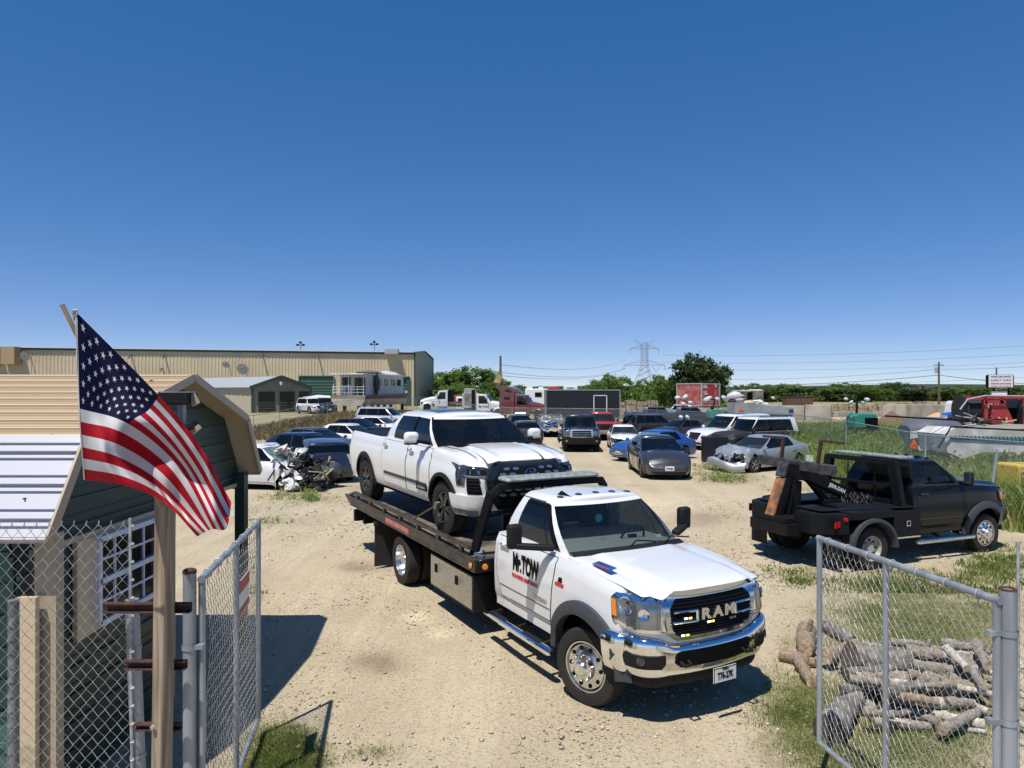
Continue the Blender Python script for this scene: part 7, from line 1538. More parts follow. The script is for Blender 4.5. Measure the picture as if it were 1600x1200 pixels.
t = thing('vehicle_wreck', 'dull red scrap body between the two white trucks', 'scrap', flat(716, 112)); m = MB(); m.box((0, 0, 1.8), (3, 2, 1.2)); m.obj('body', mat('dull_red', (.22, .05, .05), rough=.7), t, 0, bevel=.25)
# box trailers
def box_trailer(name, label, c, hd, L, W_, z0, z1, pm, trim):
    t = thing(name, label, 'trailer', c, R(hd)); m = MB(); m.box((0, 0, (z0+z1)/2), (L, W_, z1-z0)); m.obj('box', pm, t, 0)
    m = MB(); 
    for s in (-1, 1):
        for z in (z0, z1): m.bar((-L/2-.02, s*W_/2, z), (L/2+.02, s*W_/2, z), .12, .14)
        for x in (-L/2, L/2): m.bar((x, s*W_/2, z0), (x, s*W_/2, z1), .14)
    for x in (-L/2, L/2):
        for z in (z0, z1): m.bar((x, -W_/2, z), (x, W_/2, z), .12)
    m.obj('edge_trim', trim, t, 0)
    for x in (-.5, .5):
        for s in (-1, 1): add_wheel(t, x, s*W_/2, .38, .24, 'steel')
    m = MB(); m.bar((-L/2, 0, z0-.1), (-L/2-1.4, 0, z0-.15), .15); m.box((0, 0, z0-.12), (L*.9, W_*.5, .16)); m.obj('frame', BLACKM, t, 0)
    return t
t = box_trailer('enclosed_trailer', 'long black enclosed trailer with white framed side door', flat(909, 78), 0, 8.0, 2.5, .55, zat(609.5, 77), mat('black_trailer', (.010, .011, .015), rough=.3, dust=.12), mat('trailer_trim', (.30, .30, .31), rough=.4, metal=.5))
x0, x1 = (926-909)/F*77, (946-909)/F*77; zt = zat(618, 76.7); m = MB()
for a, b in (((x0, .7), (x0, zt)), ((x1, .7), (x1, zt)), ((x0, zt), (x1, zt))): m.bar((a[0], -1.27, a[1]), (b[0], -1.27, b[1]), .09)
dr = m.obj('door', PLATE, t, 0); m = MB(); m.box((x0+.12, -1.29, 1.7), (.1, .05, .16)); m.obj('latch', CHROME, dr, 0)
t = box_trailer('box_trailer', 'faded red box trailer with round red logo left of the white wrecks', Vector(((1091-800)/F*90, 90, 0)), -52, 3.8, 3.6, zat(634, 88), zat(599.5, 88), mat('faded_red_panel', (.34, .05, .05), rough=.6, col2=(.42, .17, .15), vscale=1.1), GREYROOF)
m = MB(); m.lathe([(-.01, 0), (-.02, .75), (0, .75)], 'x', (1.93, .0, zat(610, 88)), 24); m.obj('round_logo', mat('signal_red', (.5, .01, .015), rough=.5), t); 
m = MB()
for z, y0, y1 in ((.62, -1.5, -.9), (.40, -1.55, -.7), (-.2, -1.5, -.8), (-.45, -1.4, -.6), (.7, .7, 1.3), (.5, .8, 1.2)): m.box((1.93, (y0+y1)/2, zat(610, 88)+z), (.02, y1-y0, .13))
m.obj('torn_decal', PLATE, t, 0)
# small things above the black trailer
t = thing('truck_cab', 'red cab roof showing above the black trailer', 'truck', flat(864, 108)); m = MB(); m.box((0, 0, 2.2), (1.9, 2, 4.1), taper=.8); m.obj('cab', REDP, t, 0, bevel=.2); m = MB(); m.box((0, -1.0, 2.6), (1.4, .05, .7)); m.obj('windshield', GLASS, t, 0)
t = thing('service_body', 'white truck cabinet with blue lettering above the black trailer', 'truck', flat(891, 104)); m = MB(); m.box((0, 0, 2.1), (2.0, 2, 4.3)); m.obj('box', WHITE2, t, 0, bevel=.08); tm = text_mb('SUPPLY', .32, .01, 1, .01); place_text(tm, (0, -1.02, 3.95), (1, 0, 0), (0, 0, 1)); tm.obj('lettering', mat('mid_blue_ink', (.03, .15, .4)), t, 0)
t = thing('camper', 'white camper with rooftop units behind the maroon semi', 'camper', flat(838, 125)); m = MB(); m.box((0, 0, 2.2), (4.0, 2.4, 3.5)); m.obj('body', WHITE2, t, 0, bevel=.15); m = MB(); m.box((-1.2, 0, 4.15), (1, 1, .5)); m.box((.8, 0, 4.1), (.8, 1, .4)); m.obj('roof_unit', PLATE, t, 0); m = MB(); m.box((.3, -1.22, 2.9), (1.2, .05, .8)); m.obj('window', GLASS, t, 0)
car('pickup_truck', 'dark pickup with red tail lamp parked in front of the stone pallets', 'pickup truck', flat(1052, 72)+Vector((0, 0, 0)), -8, 'pickup', DKGREY, GRPC, 'steel', GLASS, GLASS, {}, 1.0)
car('pickup_truck', 'silver crew pickup behind the dark pickup', 'pickup truck', flat(1040, 84), 170, 'pickup', SILVER, GRPC, 'steel', GLASS, GLASS, {}, 1.0)
car('pickup_truck', 'dark grey pickup half hidden by the white light heads', 'pickup truck', flat(1105, 70), -10, 'pickup', GREYP, GRPC, 'steel', GLASS, GLASS, {}, 1.0)
# light towers
LHW = mat('lamp_head_white', (.62, .66, .66), rough=.4); TEAL = mat('generator_teal', (.02, .22, .16), rough=.45, dust=.2)
def light_tower(label, d, heads, base, mast_u, body=None, ml=None):
    c = flat(mast_u, d); t = thing('light_tower', label, 'light tower', c, 0, 'mobile light towers'); q = lambda u, v, dd=0: A(u, v, d+dd)-c
    top = sum((Vector((u, v, 0)) for u, v, r_ in heads), Vector())/len(heads)
    m = MB(); m.tube([(0, 0, .4), q(top.x, top.y+2)], .07, 6); m.obj('mast', BLACKM, t)
    for (u, v, r_) in heads:
        p = q(u, v, random.uniform(-.2, .2)); rr = r_/F*d; m = MB(); m.lathe([(-rr*.5, rr*.25), (-rr*.2, rr*.8), (rr*.1, rr), (rr*.35, rr*.95), (rr*.4, 0)], 'y', (0, 0, 0), 14); m.xf(Matrix.Translation(p) @ Matrix.Rotation(random.uniform(-.8, .8), 4, 'Y') @ Matrix.Rotation(random.uniform(.3, 1.1), 4, 'X') @ Matrix.Diagonal((1.1, 1, .8, 1))); h_ = m.obj('lamp_head', LHW, t)
        m = MB(); m.tube([p, q(top.x, top.y+1)], .035, 5); m.obj('arm', BLACKM, t)
    if body:
        u0, v0, u1, v1 = body; a = q(u0, v0); b = q(u1, v1); w_ = b.x-a.x; z1, z0 = a.z, max(.1, b.z); m = MB(); m.prism([(a.x, z0), (a.x, z1-.15), (a.x+.2, z1), (a.x+w_*.9, z1), (b.x, z1-.25), (b.x, z0)], -.6, .6); bd = m.obj('generator_hood', TEAL, t, 0, bevel=.05)
        m = MB(); m.box(((a.x+b.x)/2+w_*.2, -.62, (z0+z1)/2-.12), (w_*.56, .05, (z1-z0)*.72)); m.obj('open_panel', INK, bd, 0); m = MB(); m.box(((a.x+b.x)/2, 0, z0-.1), (w_*1.1, 1.3, .2)); m.obj('frame', BLACKM, t, 0)
        for s in (-1, 1): add_wheel(t, (a.x+b.x)/2, s*.8, .33, .2, 'steel')
light_tower('light tower with four white heads in front of the red box trailer', 66, [(1059, 622, 4.5), (1071, 621, 5), (1068, 632, 4.5), (1079, 630, 4.5)], None, 1068, None)
light_tower('light tower with teal hood between red trailer and grey hopper', 64, [(1105, 625, 6), (1109, 622, 4), (1121, 624, 4), (1131, 622, 4.5)], None, 1110, (1106, 640, 1136, 653))
light_tower('light tower folded low above the black sedan', 50, [(1064, 652, 3.5), (1074, 652, 3.5)], None, 1069, None)
light_tower('teal light tower with black open side standing in the weeds', 43, [(1322, 624, 3.5), (1330, 629, 4), (1348, 630, 4), (1355, 625, 4.5)], None, 1337, (1329, 646, 1364, 668))
light_tower('light tower near the stone pallets with few heads', 95, [(1208, 622, 3), (1172, 628, 3.5), (1180, 630, 3)], None, 1180, None)
# wrecked camper
t = thing('wrecked_camper', 'wrecked beige camper shell with open dark doorway and debris', 'wrecked camper', flat(1160, 88)); k = lambda u, v: A(u, v, 88)-t.location
m = MB(); a, b = k(1156, 611), k(1188, 640); m.box(((a.x+b.x)/2, 0, (a.z+b.z)/2), (b.x-a.x, 2.2, a.z-b.z)); bx_ = m.obj('shell', mat('stained_cream', (.48, .43, .34), rough=.8, col2=(.26, .22, .17), vscale=1.2), t, 0)
a, b = k(1163, 613), k(1171, 624); m = MB(); m.box(((a.x+b.x)/2, -1.12, (a.z+b.z)/2), (b.x-a.x, .06, a.z-b.z)); m.obj('doorway', INK, bx_, 0)
for i, (u, v, w_, h_) in enumerate(((1145, 618, 1.7, .8), (1150, 625, 1.2, .6), (1178, 628, 1.3, .5), (1165, 629, 1.5, .5), (1140, 628, .9, .7), (1188, 632, 1.2, .5), (1158, 611, 1.6, .25), (1175, 610, 1.4, .2))): cloth_heap(t, k(u, v)+Vector((0, -1.2, 0)), (w_*.6, .5, h_*.6), [WB, GREYROOF, WB, mat('stained_cream', (0, 0, 0)), PLASTIC][i % 5], 'debris', i)
m = MB(); m.prism([tuple((k(u, v).x, k(u, v).z)) for u, v in ((1137, 628), (1142, 614), (1150, 609), (1158, 612), (1156, 630))], -1, 1); m.obj('torn_shell', mat('dusty_aluminium', (.35, .36, .38), rough=.5, metal=.5), t, 0)
# grey spreader / hopper trailer
HG = mat('hopper_grey', (.36, .38, .38), rough=.5, var=.3, vscale=.8); HGD = mat('hopper_galvanised', (.24, .25, .26), rough=.5, metal=.4, var=.3, vscale=1)
t = thing('hopper_trailer', 'long pale grey hopper trailer with orange triangle, behind the white SUVs', 'hopper trailer', flat(1187, 54)); k = lambda u, v, d=54: A(u, v, d)-t.location
m = MB(); A1 = [k(1142, 629), k(1161, 629.5), k(1232, 637), k(1232, 648), k(1161, 645), k(1142, 645)]; m.prism([(p.x, p.z) for p in A1], -1.0, 1.0); m.obj('side_panel', HG, t, 0)
m = MB(); A1 = [k(1144, 645), k(1232, 648), k(1222, 668), k(1160, 672)]; m.prism([(p.x, p.z) for p in A1], -.85, .85); m.obj('hopper_body', HGD, t, 0)
m = MB(); p = k(1151, 638); m.add([p+Vector((-.18, -1.03, -.17)), p+Vector((.18, -1.03, -.17)), p+Vector((0, -1.03, .2)), p+Vector((-.18, -1.02, -.17)), p+Vector((.18, -1.02, -.17)), p+Vector((0, -1.02, .2))], [(0, 1, 2), (3, 5, 4)]); ORG = mat('slow_sign_orange', (.85, .16, .02), rough=.4); m.obj('warning_triangle', ORG, t, 0)
m = MB(); p = k(1228, 641); m.box(p+Vector((0, -1.02, 0)), (.35, .03, .2)); m.obj('name_plate', BLUEINK, t, 0)
for x in (-.8, .8):
    for s in (-1, 1): add_wheel(t, x, s*.95, .42, .25, 'steel')
# masonry walls, pallets of stone, heaps
CONC = mat('concrete_wall', (.40, .36, .30), rough=.9, col2=(.28, .25, .21), vscale=.7, bump=.4, bscale=3)
def wall(label, u0, u1, vt, vb, d0, d1, th=1.2, mt=CONC):
    a, b = A(u0, vt, d0), A(u1, vt, d1); t = tag(thing('block_wall', label, 'wall', (a.x, a.y, 0)), kind='thing'); n = max(2, int(abs(b.x-a.x)/2.2)); zb = 0
    for k in range(n):
        p = a.lerp(b, k/n)-a; q = a.lerp(b, (k+.97)/n)-a; m = MB(); zz = a.z+(b.z-a.z)*k/n+random.uniform(-.06, .06); L = (q-p).length; ang = math.atan2(q.y-p.y, q.x-p.x); m.box((0, 0, zz/2), (L, th, zz)); m.obj('block', mt, t, 0, loc=((p+q)/2).to_tuple()[:2]+(0,), rot=(0, 0, ang), bevel=.04)
wall('low concrete block wall behind the grey hopper', 1180, 1300, 633, 650, 88, 84); wall('pale concrete block wall right of the teal tower, front row', 1300, 1390, 642, 655, 98, 98); wall('tall concrete bay wall left of the utility pole', 1385, 1505, 632.5, 650, 86, 92); wall('stepped concrete bay wall facing the dirt heap', 1384, 1420, 632, 655, 82, 80)
STONE = mat('stacked_stone', (.42, .34, .24), rough=.9, col2=(.20, .15, .10), vscale=3, bump=1, bscale=6)
def pallets(u0, u1, v, d, lab):
    x = u0; k = 0
    while x < u1:
        c = flat(x, d); h_ = zat(v, d)+random.uniform(-.15, .15); t = thing('stone_pallet', lab, 'stone pallet', c, random.uniform(-.1, .1), 'pallets of stacked stone'); m = MB()
        for iz in range(4):
            for ix in range(4): m.box((-.45+ix*.3+random.uniform(-.04, .04), random.uniform(-.06, .06), h_*(iz+.5)/4), (.27, 1.0, h_/4*.9), Euler((0, random.uniform(-.1, .1), 0)).to_matrix())
        m.obj('stones', STONE, t, 0); x += 1.35/d*F; k += 1
pallets(968, 1032, 626.5, 88, 'pallet of tan building stone in the row behind the dark pickup'); pallets(1300, 1384, 631.5, 98, 'pallet of tan building stone in the row right of the teal light tower'); pallets(1408, 1455, 628.5, 104, 'pallet of stone on top row left of the utility pole')
def heap(label, u, d, r_, h_, mt, seed):
    c = flat(u, d); t = thing('heap', label, 'heap', c); m = MB(); rows = []
    for i in range(12):
        q = i/11; rows.append([Vector((r_*q*math.cos(a), r_*.7*q*math.sin(a), h_*(1-q)**1.2*1.0+.18*h_*noise.noise(Vector((q*3*math.cos(a), q*3*math.sin(a), seed)))*(1-q*.6)-.05*q)) for a in np.linspace(0, 2*PI, 25)[:-1]])
    m.grid(rows, closed=True); m.obj('material', mt, t, 60)
heap('brown heap of dirt right of the teal light tower', 1394, 70, 3.0, 1.55, mat('brown_dirt', (.15, .095, .06), rough=.95, bump=1, bscale=3), 1); heap('golden heap of sand in the concrete bay', 1465, 80, 3.4, 1.1, mat('golden_sand', (.50, .33, .16), rough=.95, bump=.5, bscale=4), 2); heap('low pale heap of sand left of the sand bay', 1440, 78, 3, .6, mat('pale_sand', (.55, .45, .30), rough=.95), 3); heap('dark rubble between black trailer and dark pickup', 985, 68, 2.4, .8, mat('rubble', (.13, .115, .10), rough=.95, bump=1, bscale=6), 4)
t = thing('container', 'brown low container in front of the far wood', 'container', flat(1246, 150)); m = MB(); m.box((0, 0, 1.2), (5.6, 2.4, 2.2)); m.obj('body', mat('brown_corrugated', (.13, .065, .045), rough=.7, wave=(0, .5, .06)), t, 0); m = MB(); m.box((0, 0, 2.35), (5.8, 2.6, .12)); m.obj('roof', RUST, t, 0)
# utility poles, sign, pylon, wires
POLE = mat('pole_wood', (.12, .09, .07), rough=.9)
def upole(label, u, d, vtop, arms=True, extra=None):
    c = flat(u, d); h_ = zat(vtop, d)-c.z; t = thing('utility_pole', label, 'utility pole', c); m = MB(); m.tube([(0, 0, 0), (0, 0, h_)], [.18, .13], 8); m.obj('pole', POLE, t)
    if arms: m = MB(); m.box((0, 0, h_-.5), (1.6, .12, .12)); m.obj('crossarm', POLE, t, 0); m = MB(); m.lathe([(-.45, .22), (.45, .22)], 'z', (-.4, 0, h_-1.3), 10); m.obj('transformer', GREYROOF, t)
    return t, c, h_
upole('tall utility pole with transformer standing before the far wood', 1467, 112, 565.5); upole('short pole top showing behind the roadside sign', 1557, 130, 574, False)
t, c, h_ = upole('tall leaning pole with vine wrapped top beside the maroon semi', 782, 88, 556, False); m = MB(); m.lathe([(-1.6, .2), (-1.3, .5), (-.4, .6), (.5, .42), (1.0, .2)], 'z', (-.15, 0, h_-2.9), 9); m.v = [tuple(Vector(p)+nz3(Vector(p), 1.5)*.4) for p in m.v]; m.obj('vine', mat('dry_vine', (.16, .15, .06), rough=.95, col2=(.30, .24, .13), vscale=2), t, 0)
def flood(label, u, d, v):
    c = flat(u, d); h_ = zat(v, d)-c.z; t = thing('flood_light_pole', label, 'light pole', c, 0, 'flood light poles behind the warehouse'); m = MB(); m.tube([(0, 0, 0), (0, 0, h_)], .10, 6); m.obj('pole', GALV, t)
    for dx, dz in ((-.6, -.4), (0, .1), (.6, -.4)): m = MB(); m.box((dx, -.2, h_+dz), (.5, .35, .38)); m.tube([(0, 0, h_-.5), (dx, 0, h_+dz)], .05, 5); m.obj('lamp_head', INK, t, 0)
flood('triple floodlight pole over the warehouse roof, nearer the flag', 470, 150, 536); flood('triple floodlight pole over the warehouse roof, above the houseboat', 585, 150, 535)
SC = flat(1562, 100); t = thing('roadside_sign', 'rounded white roadside sign on two dark posts at the right edge', 'sign', SC, R(-14)); m = MB(); w_ = 3.0; z0, z1 = zat(606, 100), zat(585.5, 100)
m = MB(); m.box((0, 0, (z0+z1)/2), (w_+.3, 1.0, z1-z0)); cab_ = m.obj('cabinet', INK, t, 0, bevel=.2); m = MB(); m.box((-.05, -.52, (z0+z1)/2), (w_, .06, z1-z0-.12)); fc = m.obj('face', mat('sign_white', (.62, .63, .66), rough=.4), t, 0, bevel=.028)
for txt, z, s_, mt in (('STONE TURF & RANCH', .62, .30, INK), ('SUPPLY YARD', .12, .40, REDINK), ('ROCK SOIL SAND GRAVEL', -.36, .22, INK), ('OPEN TO PUBLIC', -.7, .18, REDINK)): tm = text_mb(txt, s_, .008, 1, .004); ww = max(v[0] for v in tm.v)-min(v[0] for v in tm.v); kx = 2.5/ww; tm.v = [(v[0]*kx, v[1], v[2]) for v in tm.v]; place_text(tm, (-.05, -.56, (z0+z1)/2+z), (1, 0, 0), (0, 0, 1)); tm.obj('lettering', mt, fc, 0)
for x in (-.75, 1.1): m = MB(); m.box((x, 0, z0/2), (.2, .2, z0)); m.obj('post', INK, t, 0)
m = MB(); m.box((-.1, 0, zat(615, 100)), (1.9, .4, .62)); m.obj('lower_panel', PLATE, t, 0)
PC = flat(1007, 450); k = 450/F; P_ = thing('transmission_pylon', 'grey steel lattice pylon rising behind the trees', 'pylon', (PC.x, PC.y, 0)); ST = mat('pylon_steel', (.20, .22, .25), rough=.6)
m = MB(); zt = zat(531, 450); th = .20
wz = lambda z: 6.5*(1-z/20)+1.9 if z < 20 else 1.9
zs = list(np.linspace(0, 20, 7))+list(np.linspace(21.8, zt-2, 10))
for a, b in zip(zs, zs[1:]):
    for s in (-1, 1):
        for q in (-1, 1):
            m.bar((s*wz(a), q*wz(a), a), (s*wz(b), q*wz(b), b), th)
        m.bar((s*wz(a), -wz(a), a), (-s*wz(b), -wz(b), b), th*.7); m.bar((-wz(a), s*wz(a), a), (wz(b), -s*wz(b), b), th*.7)
    m.bar((-wz(b), -wz(b), b), (wz(b), -wz(b), b), th*.7)
m.obj('tower', ST, P_, 0)
def arm(z, half, hgt, n=5):
    m = MB()
    for s in (-1, 1):
        m.bar((0, 0, z), (s*half, 0, z), th); m.bar((s*1.9, 0, z+hgt), (s*half, 0, z), th)
        for i in range(n):
            f0_, f1_ = i/n, (i+.5)/n; x0 = 1.9+(half-1.9)*f0_; x1 = 1.9+(half-1.9)*f1_; m.bar((s*x0, 0, z+hgt*(1-f0_)), (s*x1, 0, z), th*.6); x2 = 1.9+(half-1.9)*(i+1)/n; m.bar((s*x1, 0, z), (s*x2, 0, z+hgt*(1-(i+1)/n)), th*.6)
        m.bar((s*half, 0, z), (s*half, 0, z-3), .28)
    m.obj('crossarm', ST, P_, 0)
arm(zat(571, 450), 13, 3.6); arm(zat(545, 450), 9, 2.6, 4); m = MB()
for s in (-1, 1): m.bar((s*1.5, 0, zat(545, 450)+1), (s*6.5, 0, zt), th); m.bar((s*1.0, 0, zt-2), (s*6.5, 0, zt), th*.6)
m.bar((5, 0, zat(573, 450)), (7.2, 0, zat(581, 450)), .25); m.bar((7.2, 0, zat(581, 450)), (10, 0, zat(574, 450)), .25); m.obj('earth_wire_horn', ST, P_, 0)
WIRE = mat('cable', (.10, .11, .13), rough=.6)
def wire(label, pts, r_):
    P = [A(*p) for p in pts]; out = []
    for a, b in zip(P, P[1:]):
        for i in range(12):
            f = i/12; p = a.lerp(b, f); p.z -= 4*f*(1-f)*(b-a).length*.012; out.append(p)
    out.append(P[-1]); m = MB(); m.tube([p-P[0] for p in out], r_, 4); o = m.obj('power_line', WIRE, None, 0, loc=P[0]); tag(o, label, 'power line', 'overhead power lines')
wire('low black cable from the left past the tall utility pole to the right edge', [(1180, 602, 125), (1467, 586, 112), (1640, 602, 100)], .045); wire('cable arriving at the top of the tall utility pole', [(1100, 592, 160), (1467, 577, 112), (1640, 570, 100)], .025)
for i, (v0, v1) in enumerate(((545, 534), (556, 548), (566, 561), (590, 584))): wire(['uppermost', 'second highest', 'third highest', 'lowest'][i]+' thin transmission wire right of the pylon', [(1035, v0+10, 450), (1700, v1, 330)], .06)
for i, (v0, v1) in enumerate(((582, 572), (587, 573), (570, 560))): wire(['middle', 'lower', 'upper'][i]+' thin transmission wire left of the pylon', [(784, v0, 200), (977, v1+3, 450)], .06)
# ================================================================= machinery at the right edge
t = thing('hopper', 'silver rounded feed hopper with grey lid and orange triangle', 'hopper', flat(1450, 31)); k = lambda u, v, d=31: A(u, v, d)-t.location
SIL = mat('mill_aluminium', (.66, .66, .64), rough=.5, col2=(.42, .40, .36), vscale=1.3, dust=.15)
sec = ((1412, 672, .5), (1424, 668, .85), (1445, 666, 1.0), (1466, 667, 1.0), (1486, 670, .9)); rows = []
for u, v, w_ in sec:
    p = k(u, v); bt = k(1450+(u-1450)*.55, 716).z; rows.append([(p.x, -w_, p.z), (p.x, -w_*1.02, p.z-.35), (p.x*.85, -w_*.6, (p.z+bt)/2-.1), (p.x*.6, -w_*.15, bt), (p.x*.6, w_*.15, bt), (p.x, w_, p.z)])
m = MB(); m.grid(rows); m.add(rows[0], [tuple(range(6))]); m.add(rows[-1], [tuple(range(6))]); m.obj('tank', SIL, t, 30)
m = MB(); rr_ = []
for u, v, w_ in sec: p = k(u, v); rr_.append([(p.x+.0, w_*1.03*math.cos(a_), p.z+.42*w_*math.sin(a_)) for a_ in np.linspace(PI, 0, 9)])
m.grid(rr_); m.add(rr_[0], [tuple(range(9))]); m.add(rr_[-1], [tuple(range(9))]); m.obj('lid', mat('slate_lid', (.10, .11, .13), rough=.5), t, 30)
q = k(1427, 694, 30); m = MB(); m.box(k(1437, 700, 30.0), (.75, .05, .18)); m.obj('sign_board', PLATE, t, 0); m = MB(); m.add([q+Vector((-.20, -.06, -.18)), q+Vector((.20, -.06, -.18)), q+Vector((.03, -.06, .2)), q+Vector((-.03, -.06, .2))], [(0, 1, 2, 3)]); m.add([p_+Vector((0, .02, 0)) for p_ in [Vector(v) for v in m.v]], [(3, 2, 1, 0)]); m.obj('warning_triangle', ORG, t, 0)
m = MB(); m.box((0, 0, .45), (1.6, 1.2, .2)); m.obj('frame', BLACKM, t, 0)
for s in (-1, 1): add_wheel(t, .2, s*.9, .38, .24, 'steel')
t = thing('trough_trailer', 'long aluminium trailer with teal patterned stripe behind the fence', 'trailer', flat(1560, 27)); k = lambda u, v, d=27: A(u, v, d)-t.location
m = MB(); p = [k(u, v) for u, v in ((1470, 678), (1487, 668), (1700, 678), (1700, 704), (1530, 706), (1500, 716), (1475, 706))]; m.prism([(a.x, a.z) for a in p], -.2, 1.6); m.obj('hull', SIL, t, 0)
TEALS = mat('teal_pattern', (.02, .16, .17), rough=.4); m = MB(); rr = random.Random(3)
for i in range(34):
    u = 1478+i*6.2; a, b, c_, d_ = k(u, 680+i*.12), k(u+4.6, 680+i*.12), k(u+7.6, 686.5+i*.16), k(u+3, 686.5+i*.16); m.add([v+Vector((0, -.215, 0)) for v in (a, b, c_, d_)]+[v+Vector((0, -.19, 0)) for v in (a, b, c_, d_)], [(0, 1, 2, 3), (7, 6, 5, 4)])
m.obj('stripe', TEALS, t, 0)
m = MB(); m.tube([k(1466, 700, 26.7), k(1486, 667, 26.6), k(1700, 677, 26.6)], .035, 6); m.tube([k(1383, 650, 27), k(1500, 657, 27.5), k(1600, 668, 27.5)], .035, 6); m.obj('top_bar', INK, t)
cloth_heap(t, k(1575, 669, 27.6), (1.2, .6, .16), mat('khaki_tarp', (.24, .23, .19), rough=.7), 'tarp', 3); cloth_heap(t, k(1545, 670, 27.6), (.8, .6, .14), mat('khaki_tarp', (0, 0, 0)), 'tarp', 5)
t = thing('bucket_loader', 'yellow machine body with slatted grey grille in the weeds', 'machine', flat(1592, 19.5)); k = lambda u, v, d=19.5: A(u, v, d)-t.location
m = MB(); a, b = k(1573, 724), k(1640, 765); m.box(((a.x+b.x)/2, 0, (a.z+b.z)/2), (b.x-a.x, .9, a.z-b.z)); m.obj('body', mat('machine_yellow', (.50, .36, .05), rough=.6, dust=.8), t, 0, bevel=.06); m = MB()
for i in range(8): m.box((a.x+.12+i*.13, -.47, (a.z+b.z)/2-.08), (.09, .05, (a.z-b.z)*.68))
m.obj('grille', mat('grille_grey', (.10, .11, .12), rough=.6), t, 0)
t = thing('cable_winder', 'dark red machine frame holding two big black hose drums', 'machine', flat(1560, 46)); k = lambda u, v, d=46: A(u, v, d)-t.location
RM = mat('machine_red', (.32, .02, .03), rough=.5, dust=.3)
for u0, u1, vc, rv in ((1504, 1533, 640, 22), (1585, 1640, 645, 26)):
    a, b = k(u0, vc), k(u1, vc); rad = rv/F*46; m = MB(); n = int((b.x-a.x)/.09); pr = [(a.x, 0), (a.x, rad), (a.x+.08, rad), (a.x+.08, rad*.86)]+[(a.x+.1+(b.x-a.x-.2)*i/(n*2), rad*(.86 if i % 2 else .81)) for i in range(n*2)]+[(b.x-.08, rad*.86), (b.x-.08, rad), (b.x, rad), (b.x, 0)]
    m.lathe(pr, 'x', (0, .3, a.z), 24); m.xf(Matrix.Identity(4)); m.obj('hose_drum', mat('hose_black', (.03, .032, .035), rough=.45), t, 35)
m = MB(); c_ = k(1540, 642)
for i in range(14): a = i*2*PI/14; m.tube([c_+Vector((.25, -.1, 0)), c_+Vector((-.1, .8*math.cos(a), .8*math.sin(a)))], .022, 4)
m.obj('fan_guard', GREYROOF, t)
m = MB()
for u0, v0, u1, v1 in ((1508, 622, 1640, 619), (1538, 622, 1540, 668), (1562, 622, 1575, 662), (1538, 628, 1570, 628), (1600, 622, 1600, 670)): m.bar(k(u0, v0, 45.4), k(u1, v1, 45.4), .22, .22)
p = [k(u, v) for u, v in ((1538, 632), (1560, 632), (1573, 660), (1560, 664), (1538, 667))]; m.prism([(a.x, a.z) for a in p], -.7, -.5); m.obj('frame', RM, t, 0)
m = MB(); m.box(k(1570, 655, 46.5)+Vector((0, 0, 0)), (2.8, 1.4, 1.5)); m.box((0, 0, .5), (5, 1.5, .5)); m.obj('engine', UNDER, t, 0); m = MB(); m.tube([k(1500, 640, 45), k(1512, 624, 45), k(1540, 618, 45), k(1600, 619, 45)], .05, 6); m.obj('top_hoop', GREYROOF, t)
m = MB(); m.bar(k(1560, 652, 45), k(1570, 662, 45), .06); m.bar(k(1568, 660, 45), k(1588, 656, 45), .06); m.bar(k(1573, 652, 45), k(1572, 662, 45), .07); m.obj('loose_timber', mat('fresh_wood', (.6, .42, .22), rough=.7), t, 0)
t = thing('tractor', 'small blue tractor left of the red machine', 'tractor', flat(1488, 52)); k = lambda u, v, d=52: A(u, v, d)-t.location
m = MB(); a, b = k(1474, 644), k(1500, 656); m.prism([(a.x, b.z), (a.x, a.z-.15), (a.x+.5, a.z), (b.x, a.z+.05), (b.x, b.z)], -.4, .4); m.obj('hood', mat('tractor_blue', (.02, .10, .42), rough=.35, coat=.5), t, 0, bevel=.06); m = MB(); m.box((-.72, -.1, b.z+.15), (.12, .7, .35)); m.obj('grille', PLATE, t, 0)
for s in (-1, 1): add_wheel(t, -.35, s*.6, .40, .22, 'steel'); add_wheel(t, .55, s*.75, .62, .32, 'steel')
t = thing('parked_van', 'white van roof behind the black hose drum', 'van', flat(1503, 80)); m = MB(); m.box((0, 0, 1.3), (3.4, 2, 2.2), taper=.85); m.obj('body', WHITE2, t, 0, bevel=.3); m = MB(); m.box((.2, -1.0, 1.8), (2.2, .06, .5)); m.obj('side_window', GLASS, t, 0)
t = thing('scrap_pile', 'tangle of bent pipes and scrap metal between hopper and red machine', 'scrap', flat(1500, 36)); rr = random.Random(6); 
for i in range(3):
    m = MB()
    for j in range(14): a = A(rr.uniform(1475, 1545), rr.uniform(654, 672), 36+rr.uniform(-1, 1))-t.location; m.tube([a, a+Vector((rr.uniform(-.7, .7), rr.uniform(-.3, .3), rr.uniform(-.1, .35))), a+Vector((rr.uniform(-1.2, 1.2), rr.uniform(-.5, .5), rr.uniform(-.3, .3)))], rr.uniform(.02, .045), 5)
    m.obj('scrap_pipes', [GREYROOF, RUST, BLACKM][i], t)
m = MB(); m.box((0, 0, .6), (2.2, 1.2, 1.2)); m.obj('scrap_base', RUST, t, 0)
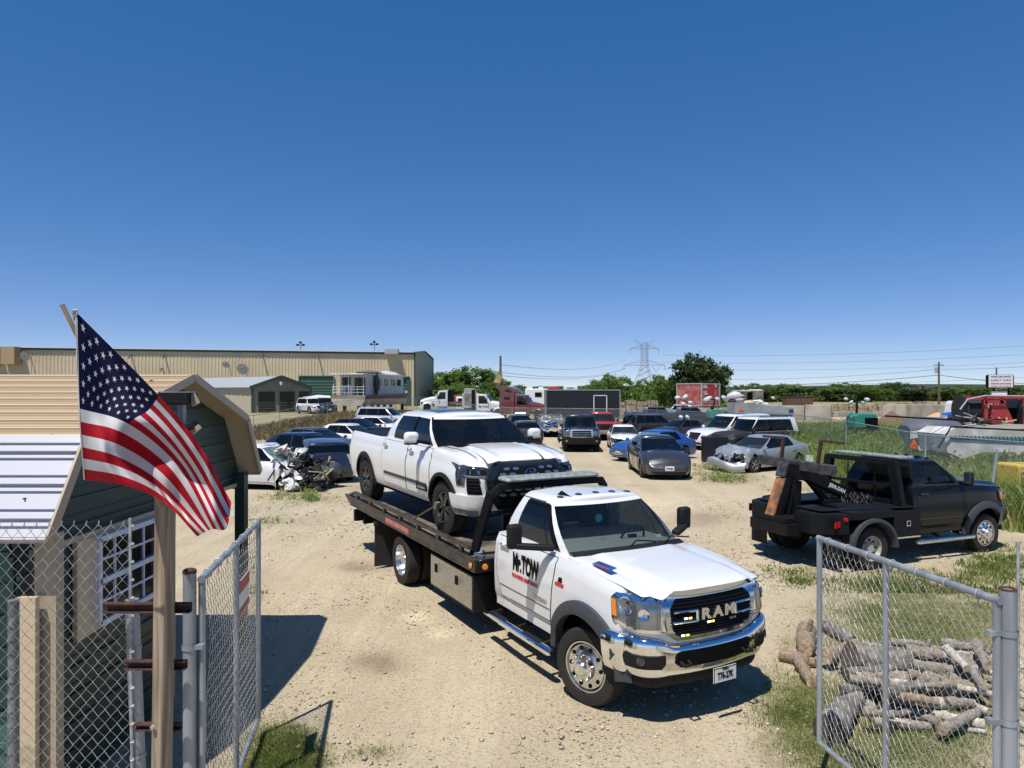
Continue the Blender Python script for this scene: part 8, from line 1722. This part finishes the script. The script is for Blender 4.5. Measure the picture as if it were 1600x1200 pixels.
for i, (u, v, ln, lab) in enumerate(((1215, 664, 5.0, 'long pale concrete slab in the weeds right of the white SUVs'),)):
    c = flat(u+25, 66); t = thing('concrete_slab', lab, 'slab', c); m = MB(); m.box((0, 0, .25), (9.5, 1.6, .5)); m.obj('slab', mat('pale_slab', (.52, .44, .34), rough=.9, var=.15), t, 0, bevel=.04)
# ---------------------------------------------------------------- camera, sky, sun
cam = bpy.data.cameras.new('camera'); co = bpy.data.objects.new('camera', cam); COL.objects.link(co); sc.camera = co
co.location = (0, 0, H); co.rotation_euler = (R(90), 0, 0); cam.sensor_width = 36; cam.lens = 36*F/1600; cam.shift_y = (VH-600)/1600; cam.clip_end = 6000; cam.clip_start = .1
sun_dir = Vector((-.235, -.395, 1)).normalized()
sl = bpy.data.lights.new('sun', 'SUN'); so = bpy.data.objects.new('sun', sl); COL.objects.link(so); sl.energy = 4.1; sl.angle = R(.53); sl.color = (1, .955, .88)
so.rotation_euler = sun_dir.to_track_quat('Z', 'Y').to_euler(); so.location = (0, 0, 30)
w = bpy.data.worlds.new('World'); sc.world = w; w.use_nodes = True; N, L = w.node_tree.nodes, w.node_tree.links
sk = N.new('ShaderNodeTexSky'); sk.sky_type = 'NISHITA'; sk.sun_disc = False; sk.sun_elevation = math.asin(sun_dir.z); sk.sun_rotation = math.atan2(sun_dir.x, sun_dir.y); sk.air_density = .65; sk.dust_density = 0; sk.ozone_density = 3.5; sk.altitude = 1000
bg = N['Background']; hs = N.new('ShaderNodeHueSaturation'); gm = N.new('ShaderNodeGamma'); hs.inputs['Hue'].default_value = .512; hs.inputs['Saturation'].default_value = 1.32; gm.inputs[1].default_value = .66
L.new(sk.outputs[0], hs.inputs['Color']); L.new(hs.outputs[0], gm.inputs[0]); tn = N.new('ShaderNodeMix'); tn.data_type = 'RGBA'; tn.blend_type = 'MULTIPLY'; tn.inputs[0].default_value = 1; tn.inputs[7].default_value = (1.0, 1.0, 1.10, 1); L.new(gm.outputs[0], tn.inputs[6]); L.new(tn.outputs[2], bg.inputs[0]); bg.inputs[1].default_value = .15
sc.view_settings.view_transform = 'Standard'; sc.view_settings.look = 'None'; sc.view_settings.gamma = 1; sc.view_settings.exposure = .40
